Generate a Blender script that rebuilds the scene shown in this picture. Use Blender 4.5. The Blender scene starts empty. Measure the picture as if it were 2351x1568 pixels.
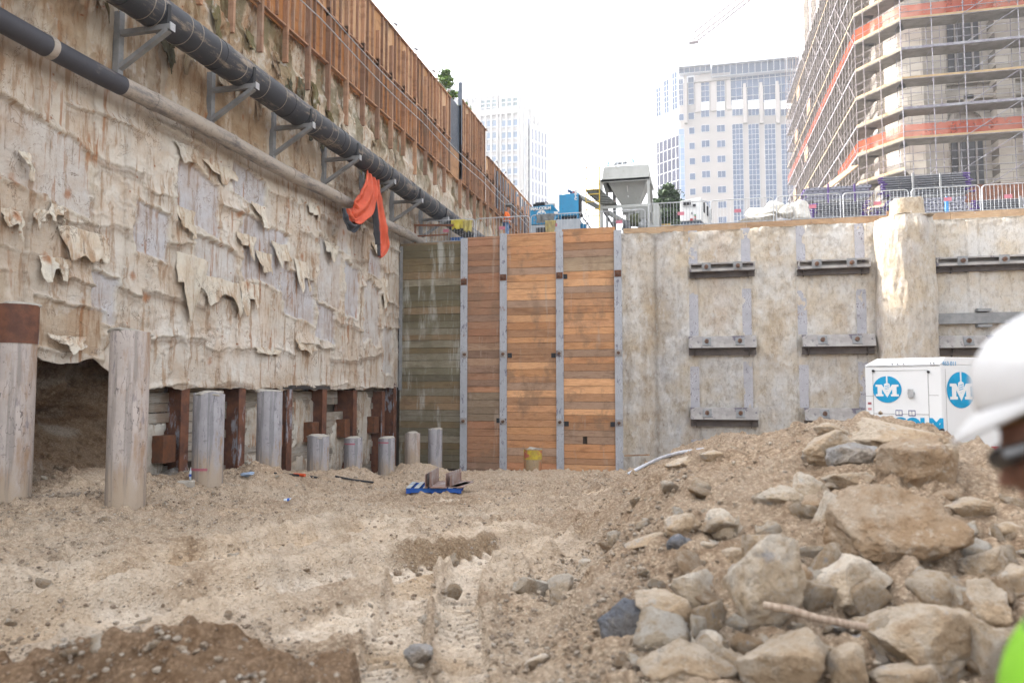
import bpy, bmesh, math, random
import numpy as np
from mathutils import Vector, Matrix, Euler
R = math.radians
S = bpy.context.scene
COL = S.collection
rnd = random.Random(7)
# ---------- camera geometry (metres; X right along the end wall, Y towards it, Z up) ----------
F, CX, CY = 1700.0, 1175.5, 784.0
PIT = math.atan(106 / 1700.0); YAW = R(13.6); CZ = 3.7
def ray(px, py):
    x = (px - CX) / F; y = -(py - CY) / F
    f = math.cos(PIT) - y * math.sin(PIT); up = math.sin(PIT) + y * math.cos(PIT)
    return (-f * math.sin(YAW) + x * math.cos(YAW), f * math.cos(YAW) + x * math.sin(YAW), up)
def hX(px, py, X): d = ray(px, py); t = X / d[0]; return Vector((X, d[1] * t, CZ + d[2] * t))
def hY(px, py, Y): d = ray(px, py); t = Y / d[1]; return Vector((d[0] * t, Y, CZ + d[2] * t))
def hZ(px, py, Z): d = ray(px, py); t = (Z - CZ) / d[2]; return Vector((d[0] * t, d[1] * t, Z))
def hD(px, py, D):
    d = ray(px, py); t = D / (-d[0] * math.sin(YAW) + d[1] * math.cos(YAW)); return Vector((d[0] * t, d[1] * t, CZ + d[2] * t))
def UD(X, Y): return X * math.cos(YAW) + Y * math.sin(YAW), -X * math.sin(YAW) + Y * math.cos(YAW)
def XY(u, d): return u * math.cos(YAW) - d * math.sin(YAW), u * math.sin(YAW) + d * math.cos(YAW)
# ---------- numpy noise ----------
def _h(ix, iy, iz):
    n = (ix * 374761393 + iy * 668265263 + iz * 2147483647 + 1013) & 0xffffffff
    n = ((n ^ (n >> 13)) * 1274126177) & 0xffffffff
    n = ((n ^ (n >> 16)) * 2246822519) & 0xffffffff
    return ((n ^ (n >> 15)) & 0xffff) / 65535.0
def vn(x, y, z=0.0):
    x, y, z = np.broadcast_arrays(np.asarray(x, float), np.asarray(y, float), np.asarray(z, float))
    xi = np.floor(x).astype(np.int64); yi = np.floor(y).astype(np.int64); zi = np.floor(z).astype(np.int64)
    a = x - xi; b = y - yi; c = z - zi
    a = a * a * (3 - 2 * a); b = b * b * (3 - 2 * b); c = c * c * (3 - 2 * c)
    def L(p, q, t): return p + (q - p) * t
    r0 = L(L(_h(xi, yi, zi), _h(xi + 1, yi, zi), a), L(_h(xi, yi + 1, zi), _h(xi + 1, yi + 1, zi), a), b)
    r1 = L(L(_h(xi, yi, zi + 1), _h(xi + 1, yi, zi + 1), a), L(_h(xi, yi + 1, zi + 1), _h(xi + 1, yi + 1, zi + 1), a), b)
    return L(r0, r1, c) * 2 - 1
def fbm(x, y, z=0.0, o=4, g=0.5):
    s = 0; am = 1; t = 0; x = np.asarray(x, float); y = np.asarray(y, float); z = np.asarray(z, float)
    for i in range(o):
        s = s + am * vn(x + 17.3 * i, y - 9.1 * i, z + 5.7 * i); t += am; am *= g
        x = x * 2.03; y = y * 2.03; z = z * 2.03
    return s / t
def ss(a, b, x): t = np.clip((x - a) / (b - a), 0, 1); return t * t * (3 - 2 * t)
# ---------- objects ----------
def tag(o, label=None, cat=None, group=None, kind=None):
    if label: o['label'] = label
    if cat: o['category'] = cat
    if group: o['group'] = group
    if kind: o['kind'] = kind
    return o
def empty(name, loc, label=None, cat=None, group=None, rz=0.0):
    o = bpy.data.objects.new(name, None); COL.objects.link(o)
    o.location = loc; o.rotation_euler = (0, 0, rz); o.empty_display_size = .2
    return tag(o, label, cat, group)
def copy_tree(o, parent=None):
    c = o.copy(); COL.objects.link(c)
    if parent: c.parent = parent
    for ch in list(KIDS.get(o.name, [])): copy_tree(ch, c)
    return c
KIDS = {}
DEFC = {'lagging_timber': (.46, .24, .11), 'framing_timber': (.45, .26, .14), 'coping_timber': (.46, .31, .19), 'shotcrete': (.46, .42, .36), 'old_lagging': (.4, .36, .3), 'limestone': (.4, .33, .26), 'purple_tube': (.3, .3, .32)}
def par(o, p):
    o.parent = p; KIDS.setdefault(p.name, []).append(o); return o
class MB:
    def __init__(s): s.v = []; s.f = []; s.c = []; s.cur = None
    def col(s, c): s.cur = c; return s
    def add(s, vs, fs):
        b = len(s.v); s.v += [tuple(p) for p in vs]
        for f in fs: s.f.append(tuple(b + i for i in f)); s.c.append(s.cur or (1, 1, 1))
        return s
    def box(s, a, b, M=None):
        x0, y0, z0 = a; x1, y1, z1 = b
        vs = [Vector(p) for p in ((x0, y0, z0), (x1, y0, z0), (x1, y1, z0), (x0, y1, z0), (x0, y0, z1), (x1, y0, z1), (x1, y1, z1), (x0, y1, z1))]
        if M: vs = [M @ p for p in vs]
        return s.add(vs, [(0, 3, 2, 1), (4, 5, 6, 7), (0, 1, 5, 4), (1, 2, 6, 5), (2, 3, 7, 6), (3, 0, 4, 7)])
    def hexa(s, b4, t4):
        return s.add(list(b4) + list(t4), [(0, 3, 2, 1), (4, 5, 6, 7), (0, 1, 5, 4), (1, 2, 6, 5), (2, 3, 7, 6), (3, 0, 4, 7)])
    def bar(s, p, q, w, h=None, up=(0, 0, 1)):
        p = Vector(p); q = Vector(q); d = (q - p); L = d.length; d.normalize(); up = Vector(up)
        if abs(d.dot(up)) > .98: up = Vector((0, 1, 0))
        x = d.cross(up).normalized(); z = x.cross(d).normalized(); h = h or w
        M = Matrix((x, d, z)).transposed().to_4x4(); M.translation = p
        return s.box((-w / 2, 0, -h / 2), (w / 2, L, h / 2), M)
    def tube(s, pts, r, n=8, cap=True, closed=False):
        pts = [Vector(p) for p in pts]; N = len(pts); vs = []; fs = []
        rr = r if hasattr(r, '__len__') else [r] * N
        prev = None
        for i, p in enumerate(pts):
            if closed: d = pts[(i + 1) % N] - pts[i - 1]
            else: d = pts[min(i + 1, N - 1)] - pts[max(i - 1, 0)]
            d.normalize()
            if prev is None:
                a = Vector((0, 0, 1)) if abs(d.z) < .9 else Vector((1, 0, 0))
                x = d.cross(a).normalized()
            else: x = (prev - d * prev.dot(d)).normalized()
            prev = x; y = d.cross(x)
            for k in range(n):
                t = 2 * math.pi * k / n; vs.append(p + (x * math.cos(t) + y * math.sin(t)) * rr[i])
        M = N if closed else N - 1
        for i in range(M):
            j = (i + 1) % N
            for k in range(n): fs.append((i * n + k, i * n + (k + 1) % n, j * n + (k + 1) % n, j * n + k))
        if cap and not closed: fs.append(tuple(range(n - 1, -1, -1))); fs.append(tuple((N - 1) * n + k for k in range(n)))
        return s.add(vs, fs)
    def cyl(s, p, q, r, n=10): return s.tube([p, q], r, n)
    def poly(s, pts2, th, M):   # extruded outline in local xy, thickness along +z
        n = len(pts2); vs = [M @ Vector((x, y, 0)) for x, y in pts2] + [M @ Vector((x, y, th)) for x, y in pts2]
        return s.add(vs, [tuple(range(n - 1, -1, -1)), tuple(range(n, 2 * n))] + [(i, (i + 1) % n, n + (i + 1) % n, n + i) for i in range(n)])
    def build(s, name, m, parent=None, off=(0, 0, 0), smooth=False, bevel=0):
        me = bpy.data.meshes.new(name); off = Vector(off)
        vs = [(p[0] - off.x, p[1] - off.y, p[2] - off.z) for p in s.v]
        me.from_pydata(vs, [], s.f); me.update()
        dc = DEFC.get(m.name) if m else None
        if dc: s.c = [dc if c == (1, 1, 1) else c for c in s.c]
        if any(c != (1, 1, 1) for c in s.c):
            at = me.color_attributes.new('col', 'FLOAT_COLOR', 'CORNER'); arr = []
            for f, c in zip(s.f, s.c): arr += [c[0], c[1], c[2], 1.0] * len(f)
            at.data.foreach_set('color', arr)
        if m: me.materials.append(m)
        if smooth:
            me.polygons.foreach_set('use_smooth', [True] * len(me.polygons))
            me.set_sharp_from_angle(angle=R(40))
        o = bpy.data.objects.new(name, me); COL.objects.link(o)
        if parent: par(o, parent)
        else: o.location = off
        if bevel:
            b = o.modifiers.new('bevel', 'BEVEL'); b.width = bevel; b.segments = 2; b.limit_method = 'ANGLE'
        return o
def npmesh(name, V, Fq, m, parent=None, off=(0, 0, 0), cols=None, smooth=True):
    """V (n,3) array, Fq (k,3|4) int array, cols (n,3) point colours"""
    me = bpy.data.meshes.new(name); V = np.asarray(V, float) - np.array(off)[None]; n, k = len(V), Fq.shape[1]
    me.vertices.add(n); me.vertices.foreach_set('co', V.ravel().astype(np.float32))
    me.loops.add(Fq.size); me.loops.foreach_set('vertex_index', Fq.ravel().astype(np.int32))
    me.polygons.add(len(Fq)); me.polygons.foreach_set('loop_start', np.arange(0, Fq.size, k, dtype=np.int32))
    me.update(calc_edges=True); me.validate()
    me.polygons.foreach_set('use_smooth', np.full(len(me.polygons), smooth))
    if cols is not None:
        at = me.color_attributes.new('col', 'FLOAT_COLOR', 'POINT')
        at.data.foreach_set('color', np.concatenate([cols, np.ones((n, 1))], 1).ravel().astype(np.float32))
    if m: me.materials.append(m)
    o = bpy.data.objects.new(name, me); COL.objects.link(o)
    if parent: par(o, parent)
    else: o.location = off
    return o
def gridF(nu, nv):
    i = np.arange(nu - 1)[:, None] * nv + np.arange(nv - 1)[None]
    i = i.ravel(); return np.stack([i, i + nv, i + nv + 1, i + 1], 1)
# ---------- materials ----------
class N:
    def __init__(s, name):
        s.m = bpy.data.materials.new(name); s.m.use_nodes = True; s.t = s.m.node_tree; s.b = s.t.nodes['Principled BSDF']
        s.tc = s.t.nodes.new('ShaderNodeTexCoord'); s.co = s.tc.outputs['Object']
    def n(s, k, **kw):
        o = s.t.nodes.new('ShaderNode' + k)
        for a, b in kw.items(): setattr(o, a, b)
        return o
    def l(s, a, b): s.t.links.new(a, b)
    def map(s, sc, loc=(0, 0, 0), rot=(0, 0, 0)):
        m = s.n('Mapping'); s.l(s.co, m.inputs[0]); m.inputs['Scale'].default_value = sc; m.inputs['Location'].default_value = loc; m.inputs['Rotation'].default_value = rot
        return m.outputs[0]
    def noise(s, scale, detail=6, rough=.6, sc=(1, 1, 1), loc=(0, 0, 0), dist=0):
        t = s.n('TexNoise'); s.l(s.map(sc, loc), t.inputs['Vector']); t.inputs['Scale'].default_value = scale
        t.inputs['Detail'].default_value = detail; t.inputs['Roughness'].default_value = rough; t.inputs['Distortion'].default_value = dist
        return t.outputs['Fac']
    def vor(s, scale, sc=(1, 1, 1), feat='F1', rand=1, out='Distance'):
        t = s.n('TexVoronoi', feature=feat); s.l(s.map(sc), t.inputs['Vector']); t.inputs['Scale'].default_value = scale
        t.inputs['Randomness'].default_value = rand; return t.outputs[out]
    def ramp(s, fac, a, b, ca=0.0, cb=1.0):
        r = s.n('MapRange', clamp=True, interpolation_type='SMOOTHSTEP'); s.l(fac, r.inputs['Value'])
        r.inputs['From Min'].default_value = a; r.inputs['From Max'].default_value = b
        r.inputs['To Min'].default_value = ca; r.inputs['To Max'].default_value = cb; return r.outputs[0]
    def mix(s, fac, a, b, mode='MIX'):
        x = s.n('Mix', data_type='RGBA', blend_type=mode)
        for sock, v in ((x.inputs[0], fac), (x.inputs[6], a), (x.inputs[7], b)):
            if isinstance(v, (int, float)): sock.default_value = v
            elif isinstance(v, tuple): sock.default_value = (*v, 1)
            else: s.l(v, sock)
        return x.outputs[2]
    def math(s, op, a, b=0.0):
        x = s.n('Math', operation=op)
        for i, v in enumerate((a, b)):
            if isinstance(v, (int, float)): x.inputs[i].default_value = v
            else: s.l(v, x.inputs[i])
        return x.outputs[0]
    def attr(s, name='col'):
        a = s.n('Attribute', attribute_name=name); return a.outputs['Color']
    def sep(s):
        a = s.n('SeparateXYZ'); s.l(s.co, a.inputs[0]); return a.outputs
    def fin(s, col, rough=.85, bump=None, bs=.3, bd=.01, metal=0, spec=.3, **kw):
        B = s.b.inputs
        if isinstance(col, tuple): B['Base Color'].default_value = (*col, 1)
        else: s.l(col, B['Base Color'])
        if isinstance(rough, (int, float)): B['Roughness'].default_value = rough
        else: s.l(rough, B['Roughness'])
        B['Metallic'].default_value = metal; B['Specular IOR Level'].default_value = spec
        if bump is not None:
            b = s.n('Bump'); b.inputs['Strength'].default_value = bs; b.inputs['Distance'].default_value = bd
            s.l(bump, b.inputs['Height']); s.l(b.outputs[0], B['Normal'])
        return s.m
def dirty(name, c1, c2, scale=2.0, sc=(1, 1, 1), rough=.85, bs=.4, bd=.01, bscale=25, c3=None, t3=(.55, .62), s3=3, sc3=(1, 1, 1), metal=0, spec=.3, attr=False, mm=(.35, .65)):
    g = N(name); a = g.noise(scale, 8, .65, sc)
    col = g.mix(g.ramp(a, *mm), c1, c2)
    if c3: col = g.mix(g.ramp(g.noise(s3, 8, .7, sc3, (3, 7, 1)), *t3), col, c3)
    if attr: col = g.mix(1.0, col, g.attr(), 'MULTIPLY')
    return g.fin(col, rough, g.noise(bscale, 6, .7, sc) if bs else None, bs, bd, metal, spec)
def flat(name, c, rough=.5, metal=0, spec=.4):
    return dirty(name, c, tuple(x * .8 for x in c), 4, rough=rough, bs=.05, metal=metal, spec=spec)
# ---------- materials of the place ----------
def m_ground():
    g = N('dirt'); n1 = g.noise(1.3, 8, .7); n2 = g.noise(14, 8, .75); n3 = g.noise(70, 5, .8)
    base = g.attr()
    col = g.mix(g.ramp(n1, .3, .7), base, g.mix(1.0, base, (1.12, 1.08, 1.02), 'MULTIPLY'))
    col = g.mix(g.ramp(n2, .36, .56), g.mix(1.0, col, (.78, .74, .70), 'MULTIPLY'), col)  # hollows between clods darkened, crevice shade in the colour
    col = g.mix(g.ramp(n3, .52, .7, 0, .5), col, g.mix(1.0, col, (.55, .52, .5), 'MULTIPLY'))
    pe = g.vor(22, rand=1)
    col = g.mix(g.ramp(pe, .12, .2, .35, 0), col, (.52, .46, .39))
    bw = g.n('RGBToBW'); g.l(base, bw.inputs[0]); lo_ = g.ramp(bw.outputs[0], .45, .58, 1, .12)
    cb = g.vor(34, rand=1); cb2 = g.vor(13, rand=1)  # cell edges darkened below: shade between crumbs put into the colour
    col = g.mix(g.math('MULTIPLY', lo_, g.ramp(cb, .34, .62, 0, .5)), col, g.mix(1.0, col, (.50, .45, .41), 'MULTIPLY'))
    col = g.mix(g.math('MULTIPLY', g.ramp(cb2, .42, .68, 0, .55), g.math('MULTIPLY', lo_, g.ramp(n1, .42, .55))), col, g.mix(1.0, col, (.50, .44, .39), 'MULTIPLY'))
    h = g.math('ADD', g.math('MULTIPLY', n2, 1.0), g.math('MULTIPLY', n3, .5))
    h = g.math('ADD', h, g.ramp(cb, 0, .6, .5, 0))
    h = g.math('ADD', h, g.ramp(pe, .05, .3, .6, 0))
    return g.fin(col, .95, h, .9, .05, spec=.1)
def m_sheet():
    """weathered geotextile / shotcrete face of the left wall: colour comes from the mesh, dirt, streaks and nail rust from here"""
    g = N('weathered_fabric'); base = g.attr()
    blot = g.noise(.9, 9, .7); strk = g.noise(1.6, 8, .7, (1, 2.5, .35)); fine = g.noise(9, 8, .75, (1, 1, .6))
    col = g.mix(g.ramp(blot, .40, .66, 0, .6), base, g.mix(1.0, base, (.80, .64, .50), 'MULTIPLY'))
    col = g.mix(g.ramp(strk, .50, .62, 0, .8), col, g.mix(1.0, col, (.62, .47, .35), 'MULTIPLY'))
    col = g.mix(g.ramp(fine, .5, .75, 0, .5), col, g.mix(1.0, col, (.60, .54, .48), 'MULTIPLY'))
    col = g.mix(g.ramp(g.noise(2.3, 6, .6, (1, 1, .7), (9, 2, 4)), .58, .68, 0, .55), col, (.56, .52, .47))
    v = g.vor(2.6, (0.01, 1, 1), rand=.75)   # nail heads with rust halo
    col = g.mix(g.ramp(v, .035, .11, .75, 0), col, (.30, .10, .035))
    col = g.mix(g.ramp(v, .02, .04, 1, 0), col, (.09, .04, .025))
    v2 = g.vor(1.0, (0.01, 1, .8), rand=1); rn = g.noise(6, 6, .8)
    rr = g.math('ADD', v2, g.math('MULTIPLY', rn, .22))
    col = g.mix(g.ramp(rr, .13, .25, .8, 0), col, (.33, .13, .045))
    # rust runs below some nails
    run = g.noise(7, 3, .5, (1, 1, .09)); runm = g.noise(1.1, 4, .6, (1, 1, .5), (4, 4, 4))
    col = g.mix(g.math('MULTIPLY', g.ramp(run, .56, .68, 0, .8), g.ramp(runm, .5, .6)), col, (.33, .155, .07))
    # thin dark cracks, drips and small scars
    cr1 = g.noise(1.7, 9, .62, (1, 1, .8), (2, 9, 3), dist=.8); cr1 = g.math('ABSOLUTE', g.math('SUBTRACT', cr1, .5))
    msk = g.ramp(g.noise(.8, 4, .6, loc=(6, 1, 6)), .46, .60)
    col = g.mix(g.math('MULTIPLY', g.ramp(cr1, .002, .010, .85, 0), msk), col, (.17, .12, .085))
    dr = g.noise(9, 4, .6, (1, 1, .05), (7, 3, 3)); dm = g.noise(1.3, 5, .65, (1, 1, .8), (3, 3, 9))
    col = g.mix(g.math('MULTIPLY', g.ramp(dr, .62, .68, 0, .8), g.ramp(dm, .5, .6)), col, (.24, .19, .15))
    col = g.mix(g.ramp(g.noise(16, 7, .8, (1, 1, .8), (2, 2, 8)), .62, .70, 0, .7), col, (.30, .25, .20))
    wv = g.noise(60, 3, .6, (1, 1, 1)); cr = g.noise(3.2, 8, .7, (1, 1, 1.6), dist=.6)
    h = g.math('ADD', g.math('MULTIPLY', wv, .15), g.math('ADD', cr, g.math('MULTIPLY', fine, .5)))
    return g.fin(col, .9, h, 1.0, .05, spec=.15)
def m_plank(name, vert=False, mossy=False):
    g = N(name); base = g.attr()
    gr = g.noise(3, 8, .7, (12, 12, .8) if vert else (1, 1, 14)); gr2 = g.noise(1.2, 6, .6, (.7, 1, 3), (5, 5, 5)); kn = g.vor(2.3, (1, 1, 3.2), rand=1)
    col = g.mix(g.ramp(gr, .35, .7, 0, .7), base, g.mix(1.0, base, (.62, .52, .45), 'MULTIPLY'))
    col = g.mix(g.ramp(gr2, .5, .66, 0, .55), col, g.mix(1.0, col, (.55, .5, .48), 'MULTIPLY'))
    col = g.mix(g.ramp(kn, .03, .07, .8, 0), col, g.mix(1.0, base, (.3, .22, .18), 'MULTIPLY'))
    st = g.noise(2.6, 6, .7, (1, 1, .12), (1, 2, 3)); sm = g.noise(.7, 4, .6, (1, 1, .6), (7, 7, 2))
    if mossy:
        col = g.mix(g.ramp(g.noise(1.1, 7, .65), .4, .65, 0, .6), col, (.125, .105, .065))
        col = g.mix(g.math('MULTIPLY', g.ramp(st, .5, .66, 0, .75), g.ramp(sm, .4, .55)), col, (.42, .42, .38))
    else:
        col = g.mix(g.math('MULTIPLY', g.ramp(st, .54, .66, 0, .6), g.ramp(sm, .44, .58)), col, (.42, .33, .26))
        col = g.mix(g.ramp(g.noise(.9, 8, .7, (1, 1, .7), (4, 9, 9)), .50, .64, 0, .6), col, (.22, .145, .095))
        col = g.mix(g.ramp(g.noise(26, 5, .8, (1, 1, 2.5)), .6, .7, 0, .5), col, (.16, .10, .065))
    h = g.math('ADD', gr, g.math('MULTIPLY', g.noise(12, 5, .7, (1, 1, 6)), .5))
    return g.fin(col, .8, h, .5, .012, spec=.2)
def m_steel(name='painted_steel', base=(.35, .36, .385), mark=(.13, .12, .16), rust=(.2, .085, .04), rt=(.62, .68), sc=(1, 1, .35), wv=.8, mud=False):
    g = N(name); a = g.noise(1.5, 8, .7); b = g.noise(6, 8, .75, sc, (2, 2, 2)); c = g.noise(2.2, 7, .7, sc, (8, 1, 5))
    col = g.mix(g.ramp(a, .35, .65), base, tuple(x * 1.25 for x in base))
    col = g.mix(g.ramp(b, .56, .64, 0, .85), col, mark)
    col = g.mix(g.ramp(c, *rt), col, rust)
    w = g.n('TexWave', wave_type='BANDS', bands_direction='X'); g.l(g.map((1, 1, .4)), w.inputs[0])
    w.inputs['Scale'].default_value = 3.1; w.inputs['Distortion'].default_value = 22; w.inputs['Detail'].default_value = 3; w.inputs['Detail Scale'].default_value = 1.6
    col = g.mix(g.math('MULTIPLY', g.ramp(w.outputs['Fac'], .955, .99, 0, wv), g.ramp(a, .48, .58)), col, (.06, .045, .045))
    if mud:
        zz = g.math('ADD', g.sep()[2], g.math('MULTIPLY', g.noise(3, 6, .7, (1, 1, .4)), 1.6)); col = g.mix(g.ramp(zz, 1.35, 2.0, .9, 0), col, (.40, .32, .24))
        col = g.mix(g.ramp(g.noise(4, 6, .7, (1, 1, .07), (2, 5, 1)), .52, .62, 0, .6), col, tuple(x * .5 for x in base)); col = g.mix(g.ramp(g.noise(9, 7, .8), .58, .66, 0, .6), col, (.13, .115, .11))
    return g.fin(col, .7, b, .3, .006, spec=.3)
def m_shot():
    g = N('shotcrete'); base = g.attr()
    a = g.noise(.7, 8, .65); b = g.noise(5, 9, .75, (1, 1, .55)); c = g.noise(22, 6, .75, (1, 1, .4)); st = g.noise(2.2, 7, .7, (1, 1, .14), (3, 3, 3))
    col = g.mix(g.ramp(a, .35, .65), base, g.mix(1.0, base, (.90, .80, .66), 'MULTIPLY'))
    col = g.mix(g.ramp(b, .47, .64, 0, .7), col, g.mix(1.0, col, (.64, .60, .56), 'MULTIPLY'))
    col = g.mix(g.ramp(st, .58, .7, 0, .28), col, (.36, .25, .16))
    col = g.mix(g.ramp(c, .55, .66, 0, .6), col, g.mix(1.0, col, (.5, .46, .42), 'MULTIPLY'))
    col = g.mix(g.ramp(g.noise(3.1, 7, .7, (1, 1, .5), (8, 8, 1)), .54, .64, 0, .6), col, (.60, .58, .55))
    h = g.math('ADD', b, g.math('MULTIPLY', c, .55))
    return g.fin(col, .92, h, 1.0, .06, spec=.12)
def m_rock():
    g = N('limestone'); base = g.attr()
    o = g.n('ObjectInfo'); a = g.noise(2.2, 9, .7); b = g.noise(9, 9, .75); c = g.noise(45, 5, .75)
    col = g.mix(g.ramp(a, .42, .58), base, g.mix(1.0, base, (.86, .76, .64), 'MULTIPLY'))
    col = g.mix(g.ramp(b, .5, .7, 0, .7), col, g.mix(1.0, col, (.62, .56, .52), 'MULTIPLY'))
    col = g.mix(g.ramp(g.noise(3, 6, .7, loc=(5, 5, 5)), .6, .68, 0, .8), col, (.35, .34, .34))
    col = g.mix(g.ramp(g.noise(30, 6, .8, loc=(2, 4, 2)), .56, .66, 0, .55), col, g.mix(1.0, col, (.45, .40, .36), 'MULTIPLY'))
    col = g.mix(g.ramp(g.noise(13, 7, .75, loc=(9, 4, 2)), .53, .63, 0, .45), col, (.60, .54, .46))
    col = g.mix(g.ramp(g.noise(4, 6, .7, loc=(1, 8, 2)), .64, .7, 0, .6), col, (.55, .53, .50))
    h = g.math('ADD', b, g.math('MULTIPLY', c, .45))
    h = g.math('ADD', h, g.math('MULTIPLY', g.noise(20, 6, .75, loc=(3, 3, 3)), .6))
    return g.fin(col, .9, h, 1.0, .05, spec=.12)
def m_pipe(name, dark, dust, th=(.45, .6), ax=(1, .25, 1)):
    g = N(name); a = g.noise(2.0, 9, .75, ax); b = g.noise(14, 6, .8, (1, 1, .3)); s = g.sep()
    col = g.mix(g.ramp(a, *th), dark, dust)
    col = g.mix(g.ramp(b, .55, .65, 0, .5), col, tuple(x * .6 for x in dark))
    return g.fin(col, .6, b, .25, .006, spec=.4)
G_DIRT = m_ground(); SHEET = m_sheet(); PLANK = m_plank('lagging_timber'); MOSSY = m_plank('mossy_timber', mossy=True)
STEEL = m_steel(); SHOT = m_shot(); ROCK = m_rock()
RUST = dirty('rusted_steel', (.095, .045, .032), (.19, .08, .045), 3, c3=(.30, .30, .33), t3=(.56, .62), s3=1.5, sc3=(1, 1, .3), rough=.8)
RUSTY = dirty('rust_plate', (.17, .065, .03), (.10, .05, .03), 6, rough=.85)
GALV = dirty('galvanised_tube', (.36, .37, .39), (.50, .51, .52), 5, rough=.45, bs=.1, metal=.6)
GREYST = dirty('grey_steel', (.20, .205, .21), (.28, .28, .28), 3, c3=(.20, .12, .07), t3=(.62, .70), rough=.6, bs=.2, metal=.2)
WALER = dirty('waler_steel', (.27, .25, .24), (.38, .36, .34), 2.5, c3=(.115, .10, .125), t3=(.55, .60), s3=2, rough=.65, bs=.2)
BOLT = dirty('bolt_steel', (.22, .10, .05), (.10, .08, .07), 20, rough=.7, bs=.3)
BLACKM = flat('black_rubber', (.025, .025, .028), .7)
WOOD = m_plank('framing_timber', vert=True)
# ---------- terrain ----------
_gd = [0, 4, 8, 12, 16, 22, 26, 30, 34]; _gz = [2.08, 2.05, 1.92, 1.66, 1.35, .92, .52, .12, .02]
_ru = [-1, .7, 1.05, 1.5, 1.9, 2.4, 2.9, 3.5, 3.95, 4.3, 4.8, 5.6, 6.6, 8]; _rz = [0, 0, .45, .95, 1.12, 1.25, 1.40, 1.47, 1.30, .95, .55, .3, .1, 0]
_wd = [0, 2.4, 3.1, 3.8, 5, 6, 7, 8, 9.2, 11, 12]; _ww = [0, 0, .1, .25, .6, .85, 1, .85, .45, .1, 0]
def GB(X, Y):       # smooth base + heaps
    X = np.asarray(X, float); Y = np.asarray(Y, float); u, d = UD(X, Y)
    z = np.interp(d, _gd, _gz)
    z = z + .42 * ss(-8.0, -10.7, X) * ss(8.4, 11.2, Y) * (1 - ss(17, 23, Y))
    z = z - .35 * ss(-11.2, -12.2, X)
    up = u + .25 * np.clip(7 - d, 0, 4) * (u < 3.5) * 1.0
    up = np.where(u < 3.5, np.minimum(up, 3.5), up)
    z = z + np.interp(up, _ru, _rz) * np.interp(d, _wd, _ww)
    def bump(cu, cd, ru, rd, h, p=1.0):
        q = ((u - cu) / ru) ** 2 + ((d - cd) / rd) ** 2
        return h * np.exp(-q ** p)
    z = z + bump(4.1, 14.6, 1.9, 2.6, 1.05) + bump(7.2, 16.5, 2.6, 3, 1.15) + bump(2.6, 19, 1.6, 2, .35)
    z = z + bump(-1.95, 4.0, .8, .38, .33) + bump(-2.9, 3.7, .6, .3, .08) + bump(-1.0, 3.6, .8, .4, .2)
    z = z + bump(-5.7, 17.2, .7, .6, .38) + bump(-4.2, 20.5, .9, .8, .35) + bump(-2.9, 24, 1.0, .8, .55) + bump(-3.7, 27.5, 1.3, 1.1, .55) + bump(-1.2, 26, 1.6, 1.2, .25) + bump(1.8, 25, 2.5, 1.2, .3)
    z = z + bump(-8.4, 14.3, 1.2, .8, .25)
    return z
def hG(px, py, off=0.0):
    d = ray(px, py); t0 = 2.0
    for i in range(700):
        t = t0 + i * .05
        if CZ + d[2] * t < float(GB(d[0] * t, d[1] * t)) + off: break
    return Vector((d[0] * t, d[1] * t, CZ + d[2] * t))
# wheel and crawler tracks: (pixels of the photographed track centre, half width, rut depth, cleat spacing, chevron)
TR = [
 ([(-60, 1395), (200, 1345), (420, 1300), (620, 1262), (800, 1222), (930, 1195)], .50, .13, .17, .35),
 ([(-80, 1475), (200, 1425), (450, 1385), (700, 1340), (900, 1305), (1080, 1280), (1230, 1245), (1340, 1222)], .52, .17, .19, .4),
 ([(640, 1500), (760, 1440), (900, 1400), (1010, 1362)], .3, .06, .17, .2),
 ([(905, 1700), (905, 1568), (905, 1480), (918, 1400), (955, 1330), (1010, 1285)], .20, .10, .125, .8),
 ([(1065, 1700), (1055, 1568), (1052, 1480), (1050, 1400), (1065, 1335), (1110, 1290)], .17, .08, .125, -.8),
 ([(870, 1165), (1060, 1150), (1250, 1145), (1420, 1125)], .28, .03, .2, .3),
 ([(740, 1190), (880, 1195), (1050, 1185), (1180, 1178)], .25, .035, .2, .3)]
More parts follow.
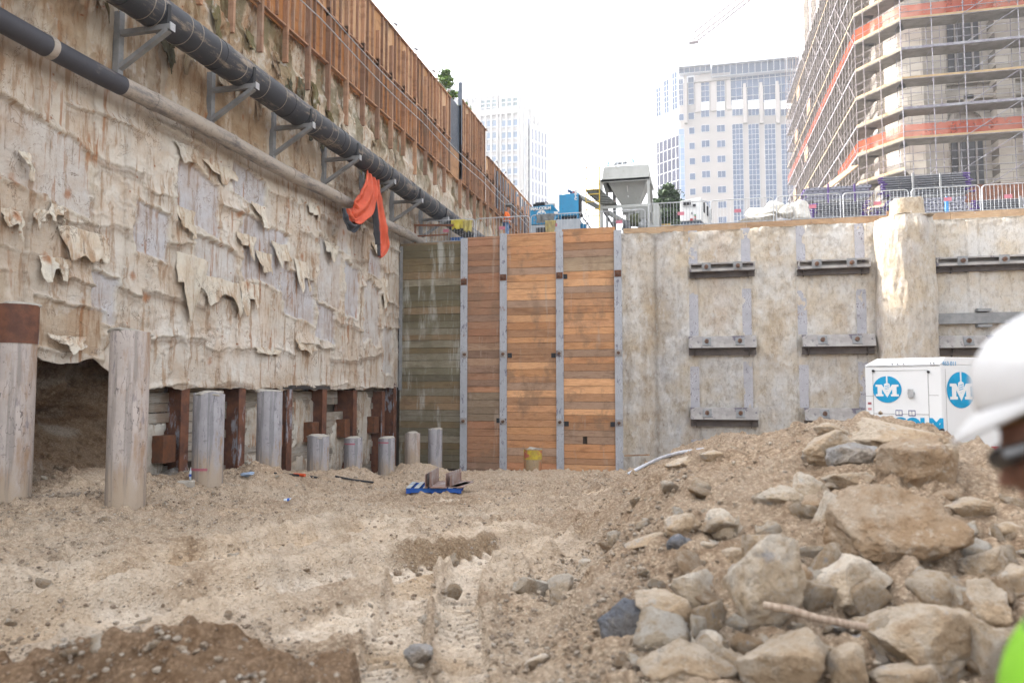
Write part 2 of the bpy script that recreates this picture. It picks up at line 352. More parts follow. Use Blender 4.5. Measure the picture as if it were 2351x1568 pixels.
def track_fields(X, Y):
    h = np.zeros_like(X); lite = np.zeros_like(X); calm = np.zeros_like(X); cut = np.zeros_like(X)
    wob = .05 * fbm(X * 1.2, Y * 1.2, 3.3, 3)
    for k, (px, w, dep, per, chev) in enumerate(TR):
        P = []
        for a, b in px:
            p = hG(a, b); P.append((p.x, p.y))
        P = np.array(P); sacc = 0
        best = np.full(X.shape, 9.); tt = np.zeros_like(X); sv = np.zeros_like(X)
        for a, b in zip(P[:-1], P[1:]):
            e = b - a; L = np.hypot(*e); e = e / L
            s = np.clip((X - a[0]) * e[0] + (Y - a[1]) * e[1], 0, L)
            rx = X - a[0] - s * e[0]; ry = Y - a[1] - s * e[1]; dd = np.hypot(rx, ry); sg = np.sign(rx * -e[1] + ry * e[0])
            m = dd < best; best = np.where(m, dd, best); tt = np.where(m, dd * sg, tt); sv = np.where(m, sacc + s, sv); sacc += L
        tt = tt + wob; a_ = np.abs(tt); ins = 1 - ss(w * .85, w * 1.08, a_)
        ends = ss(0, .5, sv) * (1 - ss(sacc - .6, sacc, sv))
        vis = ins * ends
        cl = np.clip(np.sin(2 * math.pi * (sv / per + chev * a_ / w)) * 1.6, -1, 1)
        wear = .35 + .65 * ss(-.25, .3, fbm(X * .9 + 11, Y * .9, k, 3))
        h = h + vis * (-dep + cl * (.032 if k < 3 else .045) * wear) + ends * dep * (.7 if k < 3 else .3) * np.exp(-((a_ - w * 1.3) / (w * .28)) ** 2) * (1 + .6 * fbm(X * 3, Y * 3, k, 3))
        lite = np.maximum(lite, (k < 2) * .42 * ends * np.exp(-(a_ / (w * 2.0)) ** 2)); lite = np.maximum(lite, vis * (.55 + .45 * wear) * (1 if k < 5 else .6)); calm = np.maximum(calm, vis)
        if k == 1:   # cleat-printed berm on the far side of the main rut
            seg = ss(.56 * sacc, .64 * sacc, sv) * (1 - ss(.86 * sacc, .92 * sacc, sv)); side = ss(w * .75, w * 1.2, tt) * (1 - ss(w * 1.7, w * 2.6, tt))
            h = h + seg * side * .05; edge = seg * np.exp(-((tt - w * .9) / .07) ** 2)
            h = h + edge * .035 * np.sign(cl); cut = np.maximum(cut, seg * ss(w * .78, w * .88, tt) * (1 - ss(w * 1.05, w * 1.15, tt)))
    return h, lite, calm, cut
def terrain(name, xs, ys, lo=False):
    X, Y = np.meshgrid(xs, ys, indexing='ij'); u, d = UD(X, Y)
    z = GB(X, Y); base = z.copy()
    if not lo: th, lite, calm, cut = track_fields(X, Y)
    else: th = lite = calm = cut = np.zeros_like(X)
    n1 = fbm(X * .55, Y * .55, 0, 4); n2 = fbm(X * 2.3, Y * 2.3, 1, 4); n3 = fbm(X * 7.5, Y * 7.5, 2, 4, .6)
    clod = np.clip(fbm(X * 5.2, Y * 5.2, 7, 3) - .08, 0, 1)
    q = (1 - .93 * calm)
    z = z + .07 * n1 * (1 - .5 * calm) + q * (.06 * n2 + .055 * n3 + .17 * clod) + th
    z = z + q * .06 * np.clip(fbm(X * 13, Y * 13, 9, 3) - .02, 0, 1)
    soil = np.exp(-(((u + 1.95) / 1.05) ** 2 + ((d - 3.95) / .5) ** 2)) + .8 * np.exp(-(((u + 2.9) / .8) ** 2 + ((d - 3.5) / .42) ** 2)) + .75 * np.exp(-(((u + .9) / .9) ** 2 + ((d - 3.45) / .45) ** 2))
    soil = ss(.28, .72, soil + .3 * n2 + .3 * n3)
    heap = np.clip((np.interp(np.where(u < 3.5, np.minimum(u + .25 * np.clip(7 - d, 0, 4), 3.5), u), _ru, _rz) * np.interp(d, _wd, _ww)) / .5, 0, 1)
    heap = np.maximum(heap, np.exp(-(((u - 4.1) / 2.2) ** 2 + ((d - 14.6) / 3) ** 2)) * 1.2); heap = np.clip(heap, 0, 1)
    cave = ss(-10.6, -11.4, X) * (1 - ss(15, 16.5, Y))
    C = np.array([.60, .485, .37])[None, None] * np.ones(X.shape + (1,))
    def mixc(c, m): return C * (1 - m[..., None]) + np.array(c) * m[..., None]
    C = mixc((.50, .39, .285), ss(-.1, .5, n1) * .7)
    C = mixc((.63, .525, .41), ss(.0, .45, fbm(X * .35 + 3, Y * .35, 4, 3)) * .6 * (1 - heap))
    C = mixc((.50, .395, .295), heap * .85)
    C = mixc((.81, .70, .575), np.clip(lite * 1.25, 0, 1) * ss(-.6, .05, fbm(X * 1.4, Y * 1.4, 6, 4)))
    C = mixc((.60, .45, .30), lite * ss(.02, .3, fbm(X * 1.1 + 4, Y * 1.1, 8, 3)) * .85)
    C = mixc((.44, .33, .22), cut * .85)
    C = mixc((.27, .175, .105), soil * .85)
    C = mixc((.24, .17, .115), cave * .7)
    V = np.stack([X, Y, z], -1).reshape(-1, 3)
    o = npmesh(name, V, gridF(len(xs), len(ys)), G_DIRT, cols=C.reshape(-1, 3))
    return o
def spaced(a, b, f0, f1):   # steps growing from f0 to f1
    out = [a]; 
    while out[-1] < b: out.append(out[-1] + f0 + (f1 - f0) * (out[-1] - a) / (b - a))
    return np.array(out)
ys = spaced(1.0, 30.2, .012, .06)
xs = np.concatenate([np.arange(-13.6, -3.5, .034), np.arange(-3.5, 5.5, .018), np.arange(5.5, 18, .05)])
tag(terrain('pit_ground', xs, ys), kind='structure')
tag(terrain('pit_ground_behind', np.arange(-13.6, 18.01, .5), np.array([-14, -10, -7, -5, -3, -2, -1, 0, .5, 1.02]), True), kind='structure')
tag(MB().box((-12.45, 30.0, 9.0), (700, 900, 9.85)).build('street', dirty('street_asphalt', (.2, .19, .18), (.27, .26, .24), .5)), kind='structure')
tag(MB().box((-700, -40, 9.0), (-13.6, 900, 14.4)).build('upper_street', dirty('upper_asphalt', (.1, .1, .1), (.15, .15, .15), .5)), kind='structure')
tag(MB().box((18.05, -40, 9.0), (700, 30.0, 9.85)).build('side_street', dirty('side_asphalt', (.2, .19, .18), (.27, .26, .24), .5)), kind='structure')
# ---------- rocks ----------
ico = {}
def icov(sub):
    if sub not in ico:
        b = bmesh.new(); bmesh.ops.create_icosphere(b, subdivisions=sub, radius=1)
        ico[sub] = (np.array([v.co[:] for v in b.verts]), np.array([[v.index for v in f.verts] for f in b.faces])); b.free()
    return ico[sub]
def rock_v(seed, sub, size, nplanes=13, rough=.06, flatz=1.0):
    V, Fc = icov(sub); r = np.random.RandomState(seed)
    pn = r.normal(size=(nplanes, 3)); pn /= np.linalg.norm(pn, axis=1)[:, None]; pd = r.uniform(.52, 1.0, nplanes)
    dots = np.clip(V @ pn.T, 1e-3, None); rad = (pd[None] / dots)
    rad = (np.sum(np.minimum(rad, 3) ** -60.0, axis=1)) ** (-1 / 60.0); rad = np.minimum(rad, 1.3)
    P = V * rad[:, None]
    o = r.uniform(0, 50, 3)
    f = fbm(P[:, 0] * 1.3 + o[0], P[:, 1] * 1.3 + o[1], P[:, 2] * 1.3 + o[2], 3)
    f2 = fbm(P[:, 0] * 4 + o[1], P[:, 1] * 4 + o[2], P[:, 2] * 4 + o[0], 4, .6) if sub > 2 else 0
    P = P * (1 + rough * 1.5 * f + rough * 1.2 * f2 - rough * .9 * np.abs(fbm(P[:, 0] * 2.6 + o[2], P[:, 1] * 2.6, P[:, 2] * 2.6, 3)))[:, None]
    if sub > 2: P = P * (1 + .045 * np.floor(5 * fbm(P[:, 0] * 1.7 + o[0], P[:, 1] * 1.7, P[:, 2] * 2.6 + o[1], 3))[:, None] / 2)
    if sub > 4: P = P * (1 + .012 * fbm(P[:, 0] * 11, P[:, 1] * 11, P[:, 2] * 11, 3, .6))[:, None]
    ext = P.max(0) - P.min(0); P = (P - (P.max(0) + P.min(0)) / 2) / ext[None]
    return P * np.array(size)[None], Fc
TONE = {'tan': (.56, .47, .37), 'brown': (.46, .36, .265), 'pale': (.66, .59, .50), 'grey': (.40, .385, .375), 'blue': (.21, .225, .26), 'white': (.60, .55, .48)}
def rockobj(name, seed, px, py, w, h, tone, rot=0, label=None, dep=None, group=None, sink=.25, sub=5, npl=13, cat='boulder'):
    g = hG(px, min(py + h * .30, 1900)); u, d = UD(g.x, g.y); d = d + .1 * w * d / F
    if dep: d = dep
    wm, hm = w * d / F, h * d / F; c = hD(px, py, d)
    P, Fc = rock_v(seed, sub, (wm, (wm + hm) * .48, hm), npl)
    ro = np.array(Matrix.Rotation(R(rot), 3, 'Y') @ Matrix.Rotation(0, 3, 'Z')) if rot else np.eye(3)
    if rot:
        P = P @ ro.T; e = P.max(0) - P.min(0); P = P * (np.array([wm, e[1], hm]) / e)
    Rz = np.array(Matrix.Rotation(YAW, 3, 'Z')); P = P @ Rz.T
    cols = np.tile(np.array(TONE[tone]), (len(P), 1)) * rnd.uniform(.9, 1.1)
    o = npmesh(name, P, Fc, ROCK, cols=cols); o.location = c
    return tag(o, label, cat, group or 'broken rock in the spoil heap')
BR = [ # px, py, w, h, tone, rot, seed, label
 (2045, 1232, 245, 215, 'brown', 12, 3, 'largest brown boulder of the rubble heap, rough faced with grey patches'),
 (2108, 1078, 165, 150, 'brown', -20, 5, 'broad brown slab leaning just above the largest boulder'),
 (2065, 1010, 215, 85, 'tan', 14, 8, 'long pale tan rock capping the crest of the heap in front of the trailer'),
 (2165, 1065, 80, 90, 'tan', 30, 9, 'tan rock at the right end of the crest below the trailer corner'),
 (1895, 1030, 118, 82, 'tan', -14, 10, 'tan rock with a white band at the left shoulder of the crest'),
 (1912, 992, 88, 46, 'tan', 10, 12, 'small tan rock topmost on the left shoulder of the crest'),
 (1962, 1055, 118, 82, 'grey', -24, 13, 'blue grey slab tilted between the two crest rocks'),
 (2022, 1068, 52, 56, 'pale', 20, 15, 'small pale rock wedged between the grey slab and the brown slab'),
 (1945, 1110, 106, 50, 'tan', -4, 16, 'flat tan rock lying under the blue grey slab'),
 (1858, 1130, 78, 86, 'pale', 8, 17, 'pale flat topped slab left of the flat tan rock'),
 (1795, 1155, 104, 78, 'pale', 14, 18, 'speckled pale rock with grey flecks on the left slope of the heap'),
 (1901, 1190, 64, 112, 'pale', 12, 20, 'upright narrow rock with a white broken face'),
 (1862, 1163, 60, 50, 'brown', 0, 21, 'small brown rock under the pale flat topped slab'),
 (1665, 1205, 80, 74, 'pale', 0, 22, 'rounded pale rock alone on the brown slope'),
 (1562, 1254, 60, 54, 'blue', 20, 24, 'dark blue grey wedge with a sharp point'),
 (1630, 1256, 66, 30, 'pale', -6, 25, 'flattish pale stone beside the dark blue wedge'),
 (1566, 1208, 78, 62, 'tan', -18, 26, 'tan angular slab above the dark blue wedge'),
 (1492, 1243, 112, 40, 'tan', -20, 27, 'long thin tan slab at the left foot of the heap'),
 (1690, 1275, 60, 34, 'tan', 0, 28, 'small tan rock half buried right of the flattish pale stone'),
 (1742, 1342, 150, 238, 'pale', 24, 29, 'tall pale slab leaning to the right in the middle of the heap'),
 (1826, 1325, 76, 68, 'brown', 0, 31, 'round brown rock right of the tall leaning slab'),
 (1865, 1338, 30, 40, 'tan', 0, 32, 'small tan stone between the round brown rock and the veined rock'),
 (1942, 1342, 168, 138, 'pale', -12, 33, 'pale pointed rock with a white vein'),
 (2130, 1462, 285, 152, 'tan', 4, 35, 'big rounded boulder at the lower right of the heap'),
 (1795, 1532, 210, 150, 'tan', -6, 36, 'broad tan boulder at the bottom edge under the steel bar'),
 (1565, 1530, 190, 112, 'tan', 8, 37, 'broad tan boulder at the bottom edge, left of the other one'),
 (1435, 1432, 124, 112, 'blue', 12, 39, 'blue and brown boulder at the lower left of the heap'),
 (1525, 1412, 128, 102, 'tan', -8, 40, 'tan boulder touching the blue and brown one'),
 (1598, 1365, 128, 110, 'pale', 20, 41, 'pale flaked boulder behind the tan boulder'),
 (1618, 1425, 74, 62, 'tan', 0, 42, 'small tan rock left of the foot of the tall leaning slab'),
 (1624, 1484, 88, 62, 'pale', 0, 43, 'pale rock above the broad boulder at the bottom edge'),
 (1405, 1492, 62, 44, 'white', 0, 44, 'small whitish lump below the blue and brown boulder'),
 (1943, 1532, 78, 112, 'tan', 6, 45, 'upright tan rock at the bottom edge beside the broad tan boulder'),
 (1898, 1502, 44, 42, 'tan', 0, 46, 'little tan stone left of the upright bottom rock'),
 (1992, 1502, 92, 72, 'grey', 0, 47, 'grey rock between the upright bottom rock and the big rounded boulder'),
 (1955, 1445, 110, 34, 'grey', 6, 48, 'flat grey flagstone under the end of the steel bar'),
 (2255, 1300, 124, 82, 'tan', -14, 49, 'tan rock at the right side near the person'),
 (2232, 1172, 124, 54, 'tan', 12, 50, 'low tan rock on the right slope beneath the trailer'),
 (2158, 1148, 64, 44, 'brown', 0, 51, 'dark brown rock in the gap right of the brown slab'),
 (2296, 1225, 96, 54, 'tan', -8, 52, 'tan rock low beside the face of the person'),
 (2248, 1402, 104, 138, 'tan', 18, 53, 'tall tan rock behind the big rounded boulder'),
 (2188, 1352, 60, 46, 'grey', 0, 54, 'small blue grey stone above the big rounded boulder'),
 (2062, 1354, 66, 50, 'tan', 0, 55, 'small tan rock directly under the largest boulder'),
 (2300, 1490, 150, 110, 'tan', 0, 56, 'brown rock at the bottom right corner by the vest'),
 (2075, 1555, 150, 60, 'tan', 0, 57, 'rock at the bottom edge under the big rounded boulder'),
 (2325, 1350, 90, 100, 'tan', 10, 58, 'rock at the right edge above the vest'),
 (2105, 1172, 60, 40, 'brown', 0, 59, 'small brown rock tucked right behind the largest boulder'),
 (1578, 1064, 92, 34, 'tan', -12, 60, 'low tan rock on the far mound below the white hose'),
 (1640, 1052, 66, 34, 'tan', 6, 61, 'small tan rock beside the low one on the far mound'),
 (1408, 1240, 30, 48, 'white', 10, 62, 'small whitish stone at the left toe of the heap'),
 (1345, 1300, 40, 34, 'white', 0, 63, 'small whitish stone on the flat ground left of the heap'),
 (1220, 1348, 84, 56, 'white', 0, 64, 'whitish rock half buried on the flat ground'),
 (1290, 1345, 58, 52, 'white', -14, 65, 'broken whitish rock next to the half buried one'),
 (1235, 1520, 60, 40, 'pale', 0, 66, 'pale stone near the bottom beside the tread marks'),
 (960, 1506, 66, 50, 'grey', 0, 67, 'grey stone at the bottom beside the dark soil mound')]
for q in BR:
    px, py, w, h, tone, rot, seed, lab = q
    rockobj('boulder' if w > 70 else 'rock', seed, px, py, w * 1.06, h * 1.08, tone, rot, lab, cat='boulder' if w > 70 else 'rock', sub=6 if w > 100 else 5, npl=8 if tone in ('pale', 'blue', 'grey') else 10)
# loose stones, shared meshes
proto = []
for s in range(9):
    P, Fc = rock_v(200 + s, 4, (1, .85 + .1 * (s % 3), .6 + .1 * (s % 4)), 8, .05)
    tn = ('tan', 'brown', 'pale', 'tan', 'tan', 'brown', 'white', 'tan', 'pale')[s]
    o = npmesh('stone', P, Fc, ROCK, cols=np.tile(np.array(TONE[tn]), (len(P), 1))); proto.append(o.data); bpy.data.objects.remove(o)
def stone(x, y, sz, k, name, label, group):
    o = bpy.data.objects.new(name, proto[k % 9]); COL.objects.link(o)
    o.location = (x, y, float(GB(x, y)) + .12 * sz + .02); o.scale = (sz, sz * rnd.uniform(.7, 1), sz * rnd.uniform(.6, .9))
    o.rotation_euler = (rnd.uniform(-.5, .5), rnd.uniform(-.5, .5), rnd.uniform(0, 6.3)); return tag(o, label, 'stone', group)
cnt = 0; tries = 0
while cnt < 110 and tries < 4000:
    tries += 1; px = rnd.uniform(1380, 2350); py = rnd.uniform(1120, 1565)
    if px < 1380 + (1300 - py) * .3: continue
    g = hG(px, py); sz = rnd.choice([.08, .1, .12, .15, .2, .26]) * rnd.uniform(.8, 1.2); stone(g.x, g.y, sz, rnd.randrange(9), 'stone', 'small loose stone lying among the boulders of the rubble heap', 'small stones on the rubble heap'); cnt += 1
cnt = 0
while cnt < 60:
    px = rnd.uniform(0, 1500); py = 1095 + 470 * rnd.random() ** 1.3
    g = hG(px, py); sz = rnd.choice([.06, .08, .1, .13, .17]); stone(g.x, g.y, sz, rnd.choice([2, 5, 6, 7, 8, 3]), 'stone', 'small pale stone scattered on the open pit floor', 'stones scattered on the pit floor'); cnt += 1
cnt = 0; r5 = random.Random(21)
while cnt < 22:
    px = r5.uniform(1480, 2345); py = r5.uniform(1250, 1560)
    if px < 1480 + (1480 - py) * 1.2: continue
    g = hG(px, py); sz = r5.choice([.16, .2, .26, .34]); o = stone(g.x, g.y, sz, r5.choice([0, 2, 3, 4, 7, 8]), 'stone', 'medium stone packed between the big boulders at the lower right', 'medium stones between the boulders'); o.rotation_euler = (r5.uniform(-1.5, 1.5), r5.uniform(-1.5, 1.5), r5.uniform(0, 6)); cnt += 1
# gravel and clods: far too many to count, one mesh
V0, F0 = icov(1); r = np.random.RandomState(3); VV = []; FF = []; CC = []; nb = 0
NG = 24000
uu = r.uniform(0, 1, NG); pxs = r.uniform(-60, 2400, NG); pys = 1093 + 600 * uu ** 1.5
D0 = np.array([ray(a, b) for a, b in zip(pxs, pys)]); zz = np.full(NG, 1.9)
for _ in range(4):
    t = (zz - CZ) / D0[:, 2]; gx = D0[:, 0] * t; gy = D0[:, 1] * t; zz = GB(gx, gy)
ONT = track_fields(gx[:, None], gy[:, None])[2][:, 0]
for i in range(NG):
    x, y = gx[i], gy[i]
    if y > 29.4 or x < -12.3 or y < 1.5 or (ONT[i] > .3 and r.rand() < .85): continue
    u, d = UD(x, y); sz = r.choice([.006, .009, .013, .02]) * r.uniform(.7, 1.3) * (.8 + d * .04)
    P = V0 * (1 + r.uniform(-.25, .25, (len(V0), 1))) * np.array([1, r.uniform(.6, 1), r.uniform(.5, .8)]) * sz
    a = r.uniform(0, 6.28); c, s_ = math.cos(a), math.sin(a); P = P @ np.array([[c, s_, 0], [-s_, c, 0], [0, 0, 1]])
    VV.append(P + np.array([x, y, zz[i] + .01 + r.uniform(0, .05)])); FF.append(F0 + nb); nb += len(V0)
    k = r.randint(0, 6); CC.append(np.tile(np.array([(.50, .42, .34), (.56, .48, .39), (.45, .37, .29), (.60, .53, .45), (.47, .41, .35), (.50, .42, .33)][k]), (len(V0), 1)))
CC = CC
tag(npmesh('gravel', np.concatenate(VV), np.concatenate(FF), G_DIRT, cols=np.concatenate(CC), smooth=False), kind='stuff')
# ================= left shoring wall =================
WX = -12.15
sw = empty('shoring_wall', (WX, 20, 0), 'tall shoring wall on the left covered in torn weathered cream fabric', 'shoring wall')
WO = (WX, 20, 0)
rs = np.random.RandomState(11)
BAY = 2.28; Y0 = 5.2
ROWS = [3.72, 4.85, 6.05, 7.25, 8.45, 9.6, 10.9, 12.4]
def wall_fields(Y, Z):
    y = Y + .06 * fbm(Y * 1.5, Z * 1.5, 5, 3); z = Z + .05 * fbm(Y * 1.3, Z * 1.3, 15, 3)
    D = .05 * fbm(Y * .5, Z * .5, 1, 3) + .022 * fbm(Y * 2.2, Z * 1.6, 2, 4) + .008 * fbm(Y * 9, Z * 7, 3, 3, .6)
    ck = fbm(Y * 1.6, Z * 2.2, 22, 4, .6); D = D + .03 * np.clip(1 - np.abs(ck) * 9, 0, 1) * ss(-.1, .2, fbm(Y * .6, Z * .6, 23, 2))
    C = np.ones(Y.shape + (1,)) * np.array([.60, .55, .48])
    def mixc(c, m):
        nonlocal C
        C = C * (1 - m[..., None]) + np.array(c) * m[..., None]
    n = fbm(Y * .45, Z * .45, 8, 4)
    mixc((.70, .665, .61), ss(-.05, .35, n) * .8 * ss(12, 17, Y))
    mixc((.50, .42, .33), ss(.0, .4, fbm(Y * .6 + 7, Z * .8, 9, 4)) * .5)
    b = np.floor((y - Y0) / BAY).astype(int); fy = (y - Y0) / BAY - b
    low = ss(11.2, 10.2, Z)          # fabric rows only below the pipes
    shade_stain = np.zeros_like(Y); lip = np.zeros_like(Y)
    Dg, Yg_, Zg_, yg, zg_, fg = D, Y, Z, y, z, fy
    yc0 = Yg_[:, 0]
    for k in range(30):
        ii = np.where((yc0 > Y0 + k * BAY - .35) & (yc0 < Y0 + (k + 1) * BAY + .35))[0]
        qa = rs.uniform(0, 1, (len(ROWS), 8)); qb = rs.uniform(0, 1, (3, 5))
        if len(ii) == 0: continue
        sl_ = slice(ii[0], ii[-1] + 1); Y, Z, y, z = Yg_[sl_], Zg_[sl_], yg[sl_], zg_[sl_]; fy = (y - Y0) / BAY - k; inb = (fy >= 0) & (fy < 1); D = Dg[sl_].copy(); lipm = np.zeros_like(D)
        for r_, zr in enumerate(ROWS):
            q = qa[r_]
            if q[0] < .08 or (zr > 10.5 and q[0] < .5): continue
            zh = zr + (q[1] - .5) * .5 * (r_ > 0) + .16 * (q[2] - .3) * np.sin(math.pi * np.clip(fy, 0, 1)) + .13 * fbm(Y * 1.7 + k, 3.1 * r_ + 0 * Y, 4, 3) + (fy - .5) * (q[3] - .5) * .5
            a = (.05 + .15 * q[4] ** 2) * (.45 + 1.1 * np.abs(fbm(Y * 1.3 + 5 * k, r_ + 0 * Y, 6, 3))) * (1.0 if zr < 10 else .5)
            up = np.clip(1 - (z - zh) / (.14 + .3 * q[5]), 0, 1) ** 1.6
            D = D + inb * (z > zh) * up * a * (1 if r_ > 0 else .6)
            lipm = np.maximum(lipm, inb * np.exp(-((z - zh - .03) / .03) ** 2) * .5)
            shade_stain[sl_] = np.maximum(shade_stain[sl_], inb * np.exp(-np.abs(z - zh + .10) / .09) * (z < zh) * (.3 + .5 * q[6]))
        for e in range(3):   # vertical seams and hanging folds
            q = qb[e]; ye = .03 + .33 * e + (q[0] - .5) * .14
            zlo, zhi = 3.7 + q[1] * 3, 11 - q[2] * 4
            t = (fy - ye) * BAY + .08 * fbm(Z * 1.6 + k * 3, e + 0 * Z, 8, 4)
            vm = ss(zlo - .1, zlo + .1, Z) * (1 - ss(zhi - .3, zhi, Z)) * inb
            D = D + (t > 0) * np.exp(-t / .10) * (.03 + .07 * q[3]) * vm * (.5 + np.abs(fbm(Z * 2.2, 0 * Z, k + e, 2)))
            shade_stain[sl_] = np.maximum(shade_stain[sl_], (t < 0) * np.exp(t / .05) * vm * (.2 + .5 * q[4]))
        Dg[sl_] = D; lip[sl_] = np.maximum(lip[sl_], lipm)
    D, Y, Z, y, z, fy = Dg, Yg_, Zg_, yg, zg_, fg
    mixc((.66, .62, .54), lip); mixc((.20, .145, .10), shade_stain)  # dark under hems and beside folds: crevice shade painted in with dirt
    # smooth lilac panels where the cloth has been ripped away, with bunched ragged rims
    rips = [(11.2, 8.2, 1.5, .75), (14.6, 7.3, .55, .6), (16.2, 8.45, .9, .75), (17.0, 6.8, .9, .7), (19.3, 7.6, 1.2, .9), (21.2, 6.6, 1.0, .7), (23.3, 7.6, .9, 1.1), (23.0, 5.9, .7, .6),
            (25.0, 7.2, .6, 1.0), (26.8, 6.6, .8, 1.2), (27.0, 8.6, .6, .5), (13.2, 5.6, .35, .5), (28.4, 5.2, .5, .9), (10.0, 5.2, .9, .7), (18.4, 9.4, .8, .45), (24.2, 9.2, .5, .6), (12.3, 4.9, .9, .5)]
    for i, (cy, cz, ry, rz) in enumerate(rips):
        w = .22 * fbm(Y * 1.8, Z * 1.8, 40 + i, 4, .6)
        m = np.maximum(np.abs(Y - cy) / ry, np.abs(Z - cz + .12 * (Y - cy)) / rz) + w * 1.1
        ins = 1 - ss(.93, .99, m); rim = np.exp(-((m - 1.05) / .07) ** 2) * (.5 + .9 * np.clip(fbm(Y * 4, Z * 4, 60 + i, 3), -.4, 1))
        D = D * (1 - ins) + ins * (-.04 + .004 * fbm(Y * 9, Z * 9, i, 2)) + rim * .085 * (1 + .8 * fbm(Y * 8, Z * 3, i, 3))
        tone = (.505, .50, .525) if i % 3 else (.56, .545, .53)
        if i in (13, 16): tone = (.47, .38, .28)
        mixc(tone, ins * .85); mixc((.60, .57, .49), rim * .7)
    # upper brown concrete zone, mossy under the timber
    up = ss(9.9, 10.8, Z + .35 * fbm(Y * .8, Z * .8, 70, 3)); mixc((.37, .265, .16), up * .85 * (1 - .6 * ss(19, 26, Y)))
    mixc((.27, .245, .21), up * ss(.02, .25, fbm(Y * 1.1, Z * .4, 71, 4)) * .6 * ss(12.9, 11.8, Z))
    pale = up * ss(.0, .25, fbm(Y * 1.5, Z * .7, 72, 4)); mixc((.66, .60, .50), pale * .55)
    mos = ss(12.3, 13.9, Z + .9 * fbm(Y * 2.6, Z * .5, 73, 4)); mixc((.145, .125, .06), mos * .75 * ss(-.15, .2, fbm(Y * 3, Z * .8, 74, 3)))
    D = D - .22 * ss(13.5, 14.1, Z)
    rough = up * (.045 * fbm(Y * 3, Z * 1.6, 75, 5, .6)) + mos * .11 * fbm(Y * 5, Z * 2.2, 76, 4, .6) + up * .05 * np.clip(1 - np.abs(fbm(Y * 2.2, Z * .7, 77, 4, .6)) * 7, 0, 1)
    D = D + rough * 1.3
    mixc((.46, .375, .29), ss(13.5, 9.5, Y) * .6); 
    mixc((.40, .355, .30), ss(29.9, 26.5, Y) * 0 + ss(27.6, 29.4, Y) * ss(9.4, 8.6, Z) * .45)
    return D, C
def wall_mesh(name, ya, yb, za, zb, sy, sz):
    yy = np.arange(ya, yb + sy, sy); zz = np.arange(za, zb + sz, sz); Y, Z = np.meshgrid(yy, zz, indexing='ij')
    D, C = wall_fields(Y, Z)
    zb0 = 3.70 + .10 * fbm(Y * 2.1, 0 * Y, 88, 4) + .14 * (rs.rand() - .5)
    if za < 4: # ragged bottom hem
        Zm = np.maximum(Z, zb0 + np.where(Y < 14.3, np.interp(Y, [8, 10.5, 11.3, 12.2, 13, 14.3], [.15, .75, .7, .5, .6, 0]), 0))
    else: Zm = Z
    V = np.stack([WX + D, Y, Zm], -1).reshape(-1, 3)
    o = npmesh(name, V, gridF(len(yy), len(zz))[:, ::-1], SHEET, parent=sw, off=WO, cols=C.reshape(-1, 3))
    return o
wall_mesh('fabric_face', 7.5, 29.62, 3.5, 15.2, .034, .034)
rs = np.random.RandomState(12)
wall_mesh('fabric_face', 29.62, 58, 9.5, 15.2, .09, .09)
# torn flaps: real cloth strips hanging off the face
def flap(py, pz, w, h, curl, seed, tone=(.62, .57, .48), skew=0.0, tip=.3):
    r = np.random.RandomState(seed); nu, nv = 30, 26
    U, Vv = np.meshgrid(np.linspace(-1, 1, nu), np.linspace(0, 1, nv), indexing='ij')
    rag = np.clip(.55 + .85 * fbm(U * 1.2 + seed, 0 * U, seed, 3, .42), .5, 1.1)
    yy = py + U * w / 2 * (1 - .35 * Vv * (1 - tip)) + skew * Vv * h + .07 * fbm(Vv * 2.5, U * 1.2, seed + 3, 3) + .02 * np.sin(Vv * 9 + seed)
    zz = pz + .05 * fbm(U * 2, 0 * U, seed + 9, 3) - Vv * h * rag * 1.25
    xx = .015 + .09 * Vv + curl * .55 * Vv ** 2 * (.5 + fbm(U * 1.3, Vv, seed + 7, 2)) + .055 * fbm(U * 3.4, Vv * .9, seed + 5, 3) * (.3 + Vv) + .022 * np.sin(U * (6 + seed % 5) + Vv * 2 + seed) + .02 * fbm(U * 8, Vv * 5, seed + 6, 3)
    V = np.stack([WX + .03 + np.abs(xx), yy, zz], -1).reshape(-1, 3)
    c = np.array(tone) * (1 + .1 * fbm(U * 2, Vv * 2, seed, 3))[..., None]
    o = npmesh('torn_flap', V, gridF(nu, nv), SHEET, parent=sw, off=WO, cols=np.clip(c.reshape(-1, 3), 0, 1))
    m = o.modifiers.new('thick', 'SOLIDIFY'); m.thickness = .008
def flp(px, py, wpx, hpx, curl=.12, **k):
    p = hX(px, py, WX); q = hX(px, py + hpx, WX); l = hX(px - wpx / 2, py, WX); r_ = hX(px + wpx / 2, py, WX)
    flap(p.y, p.z, abs(r_.y - l.y) * 1.25, abs(p.z - q.z), curl * .7, int(px * 7 + py) % 997, **k)
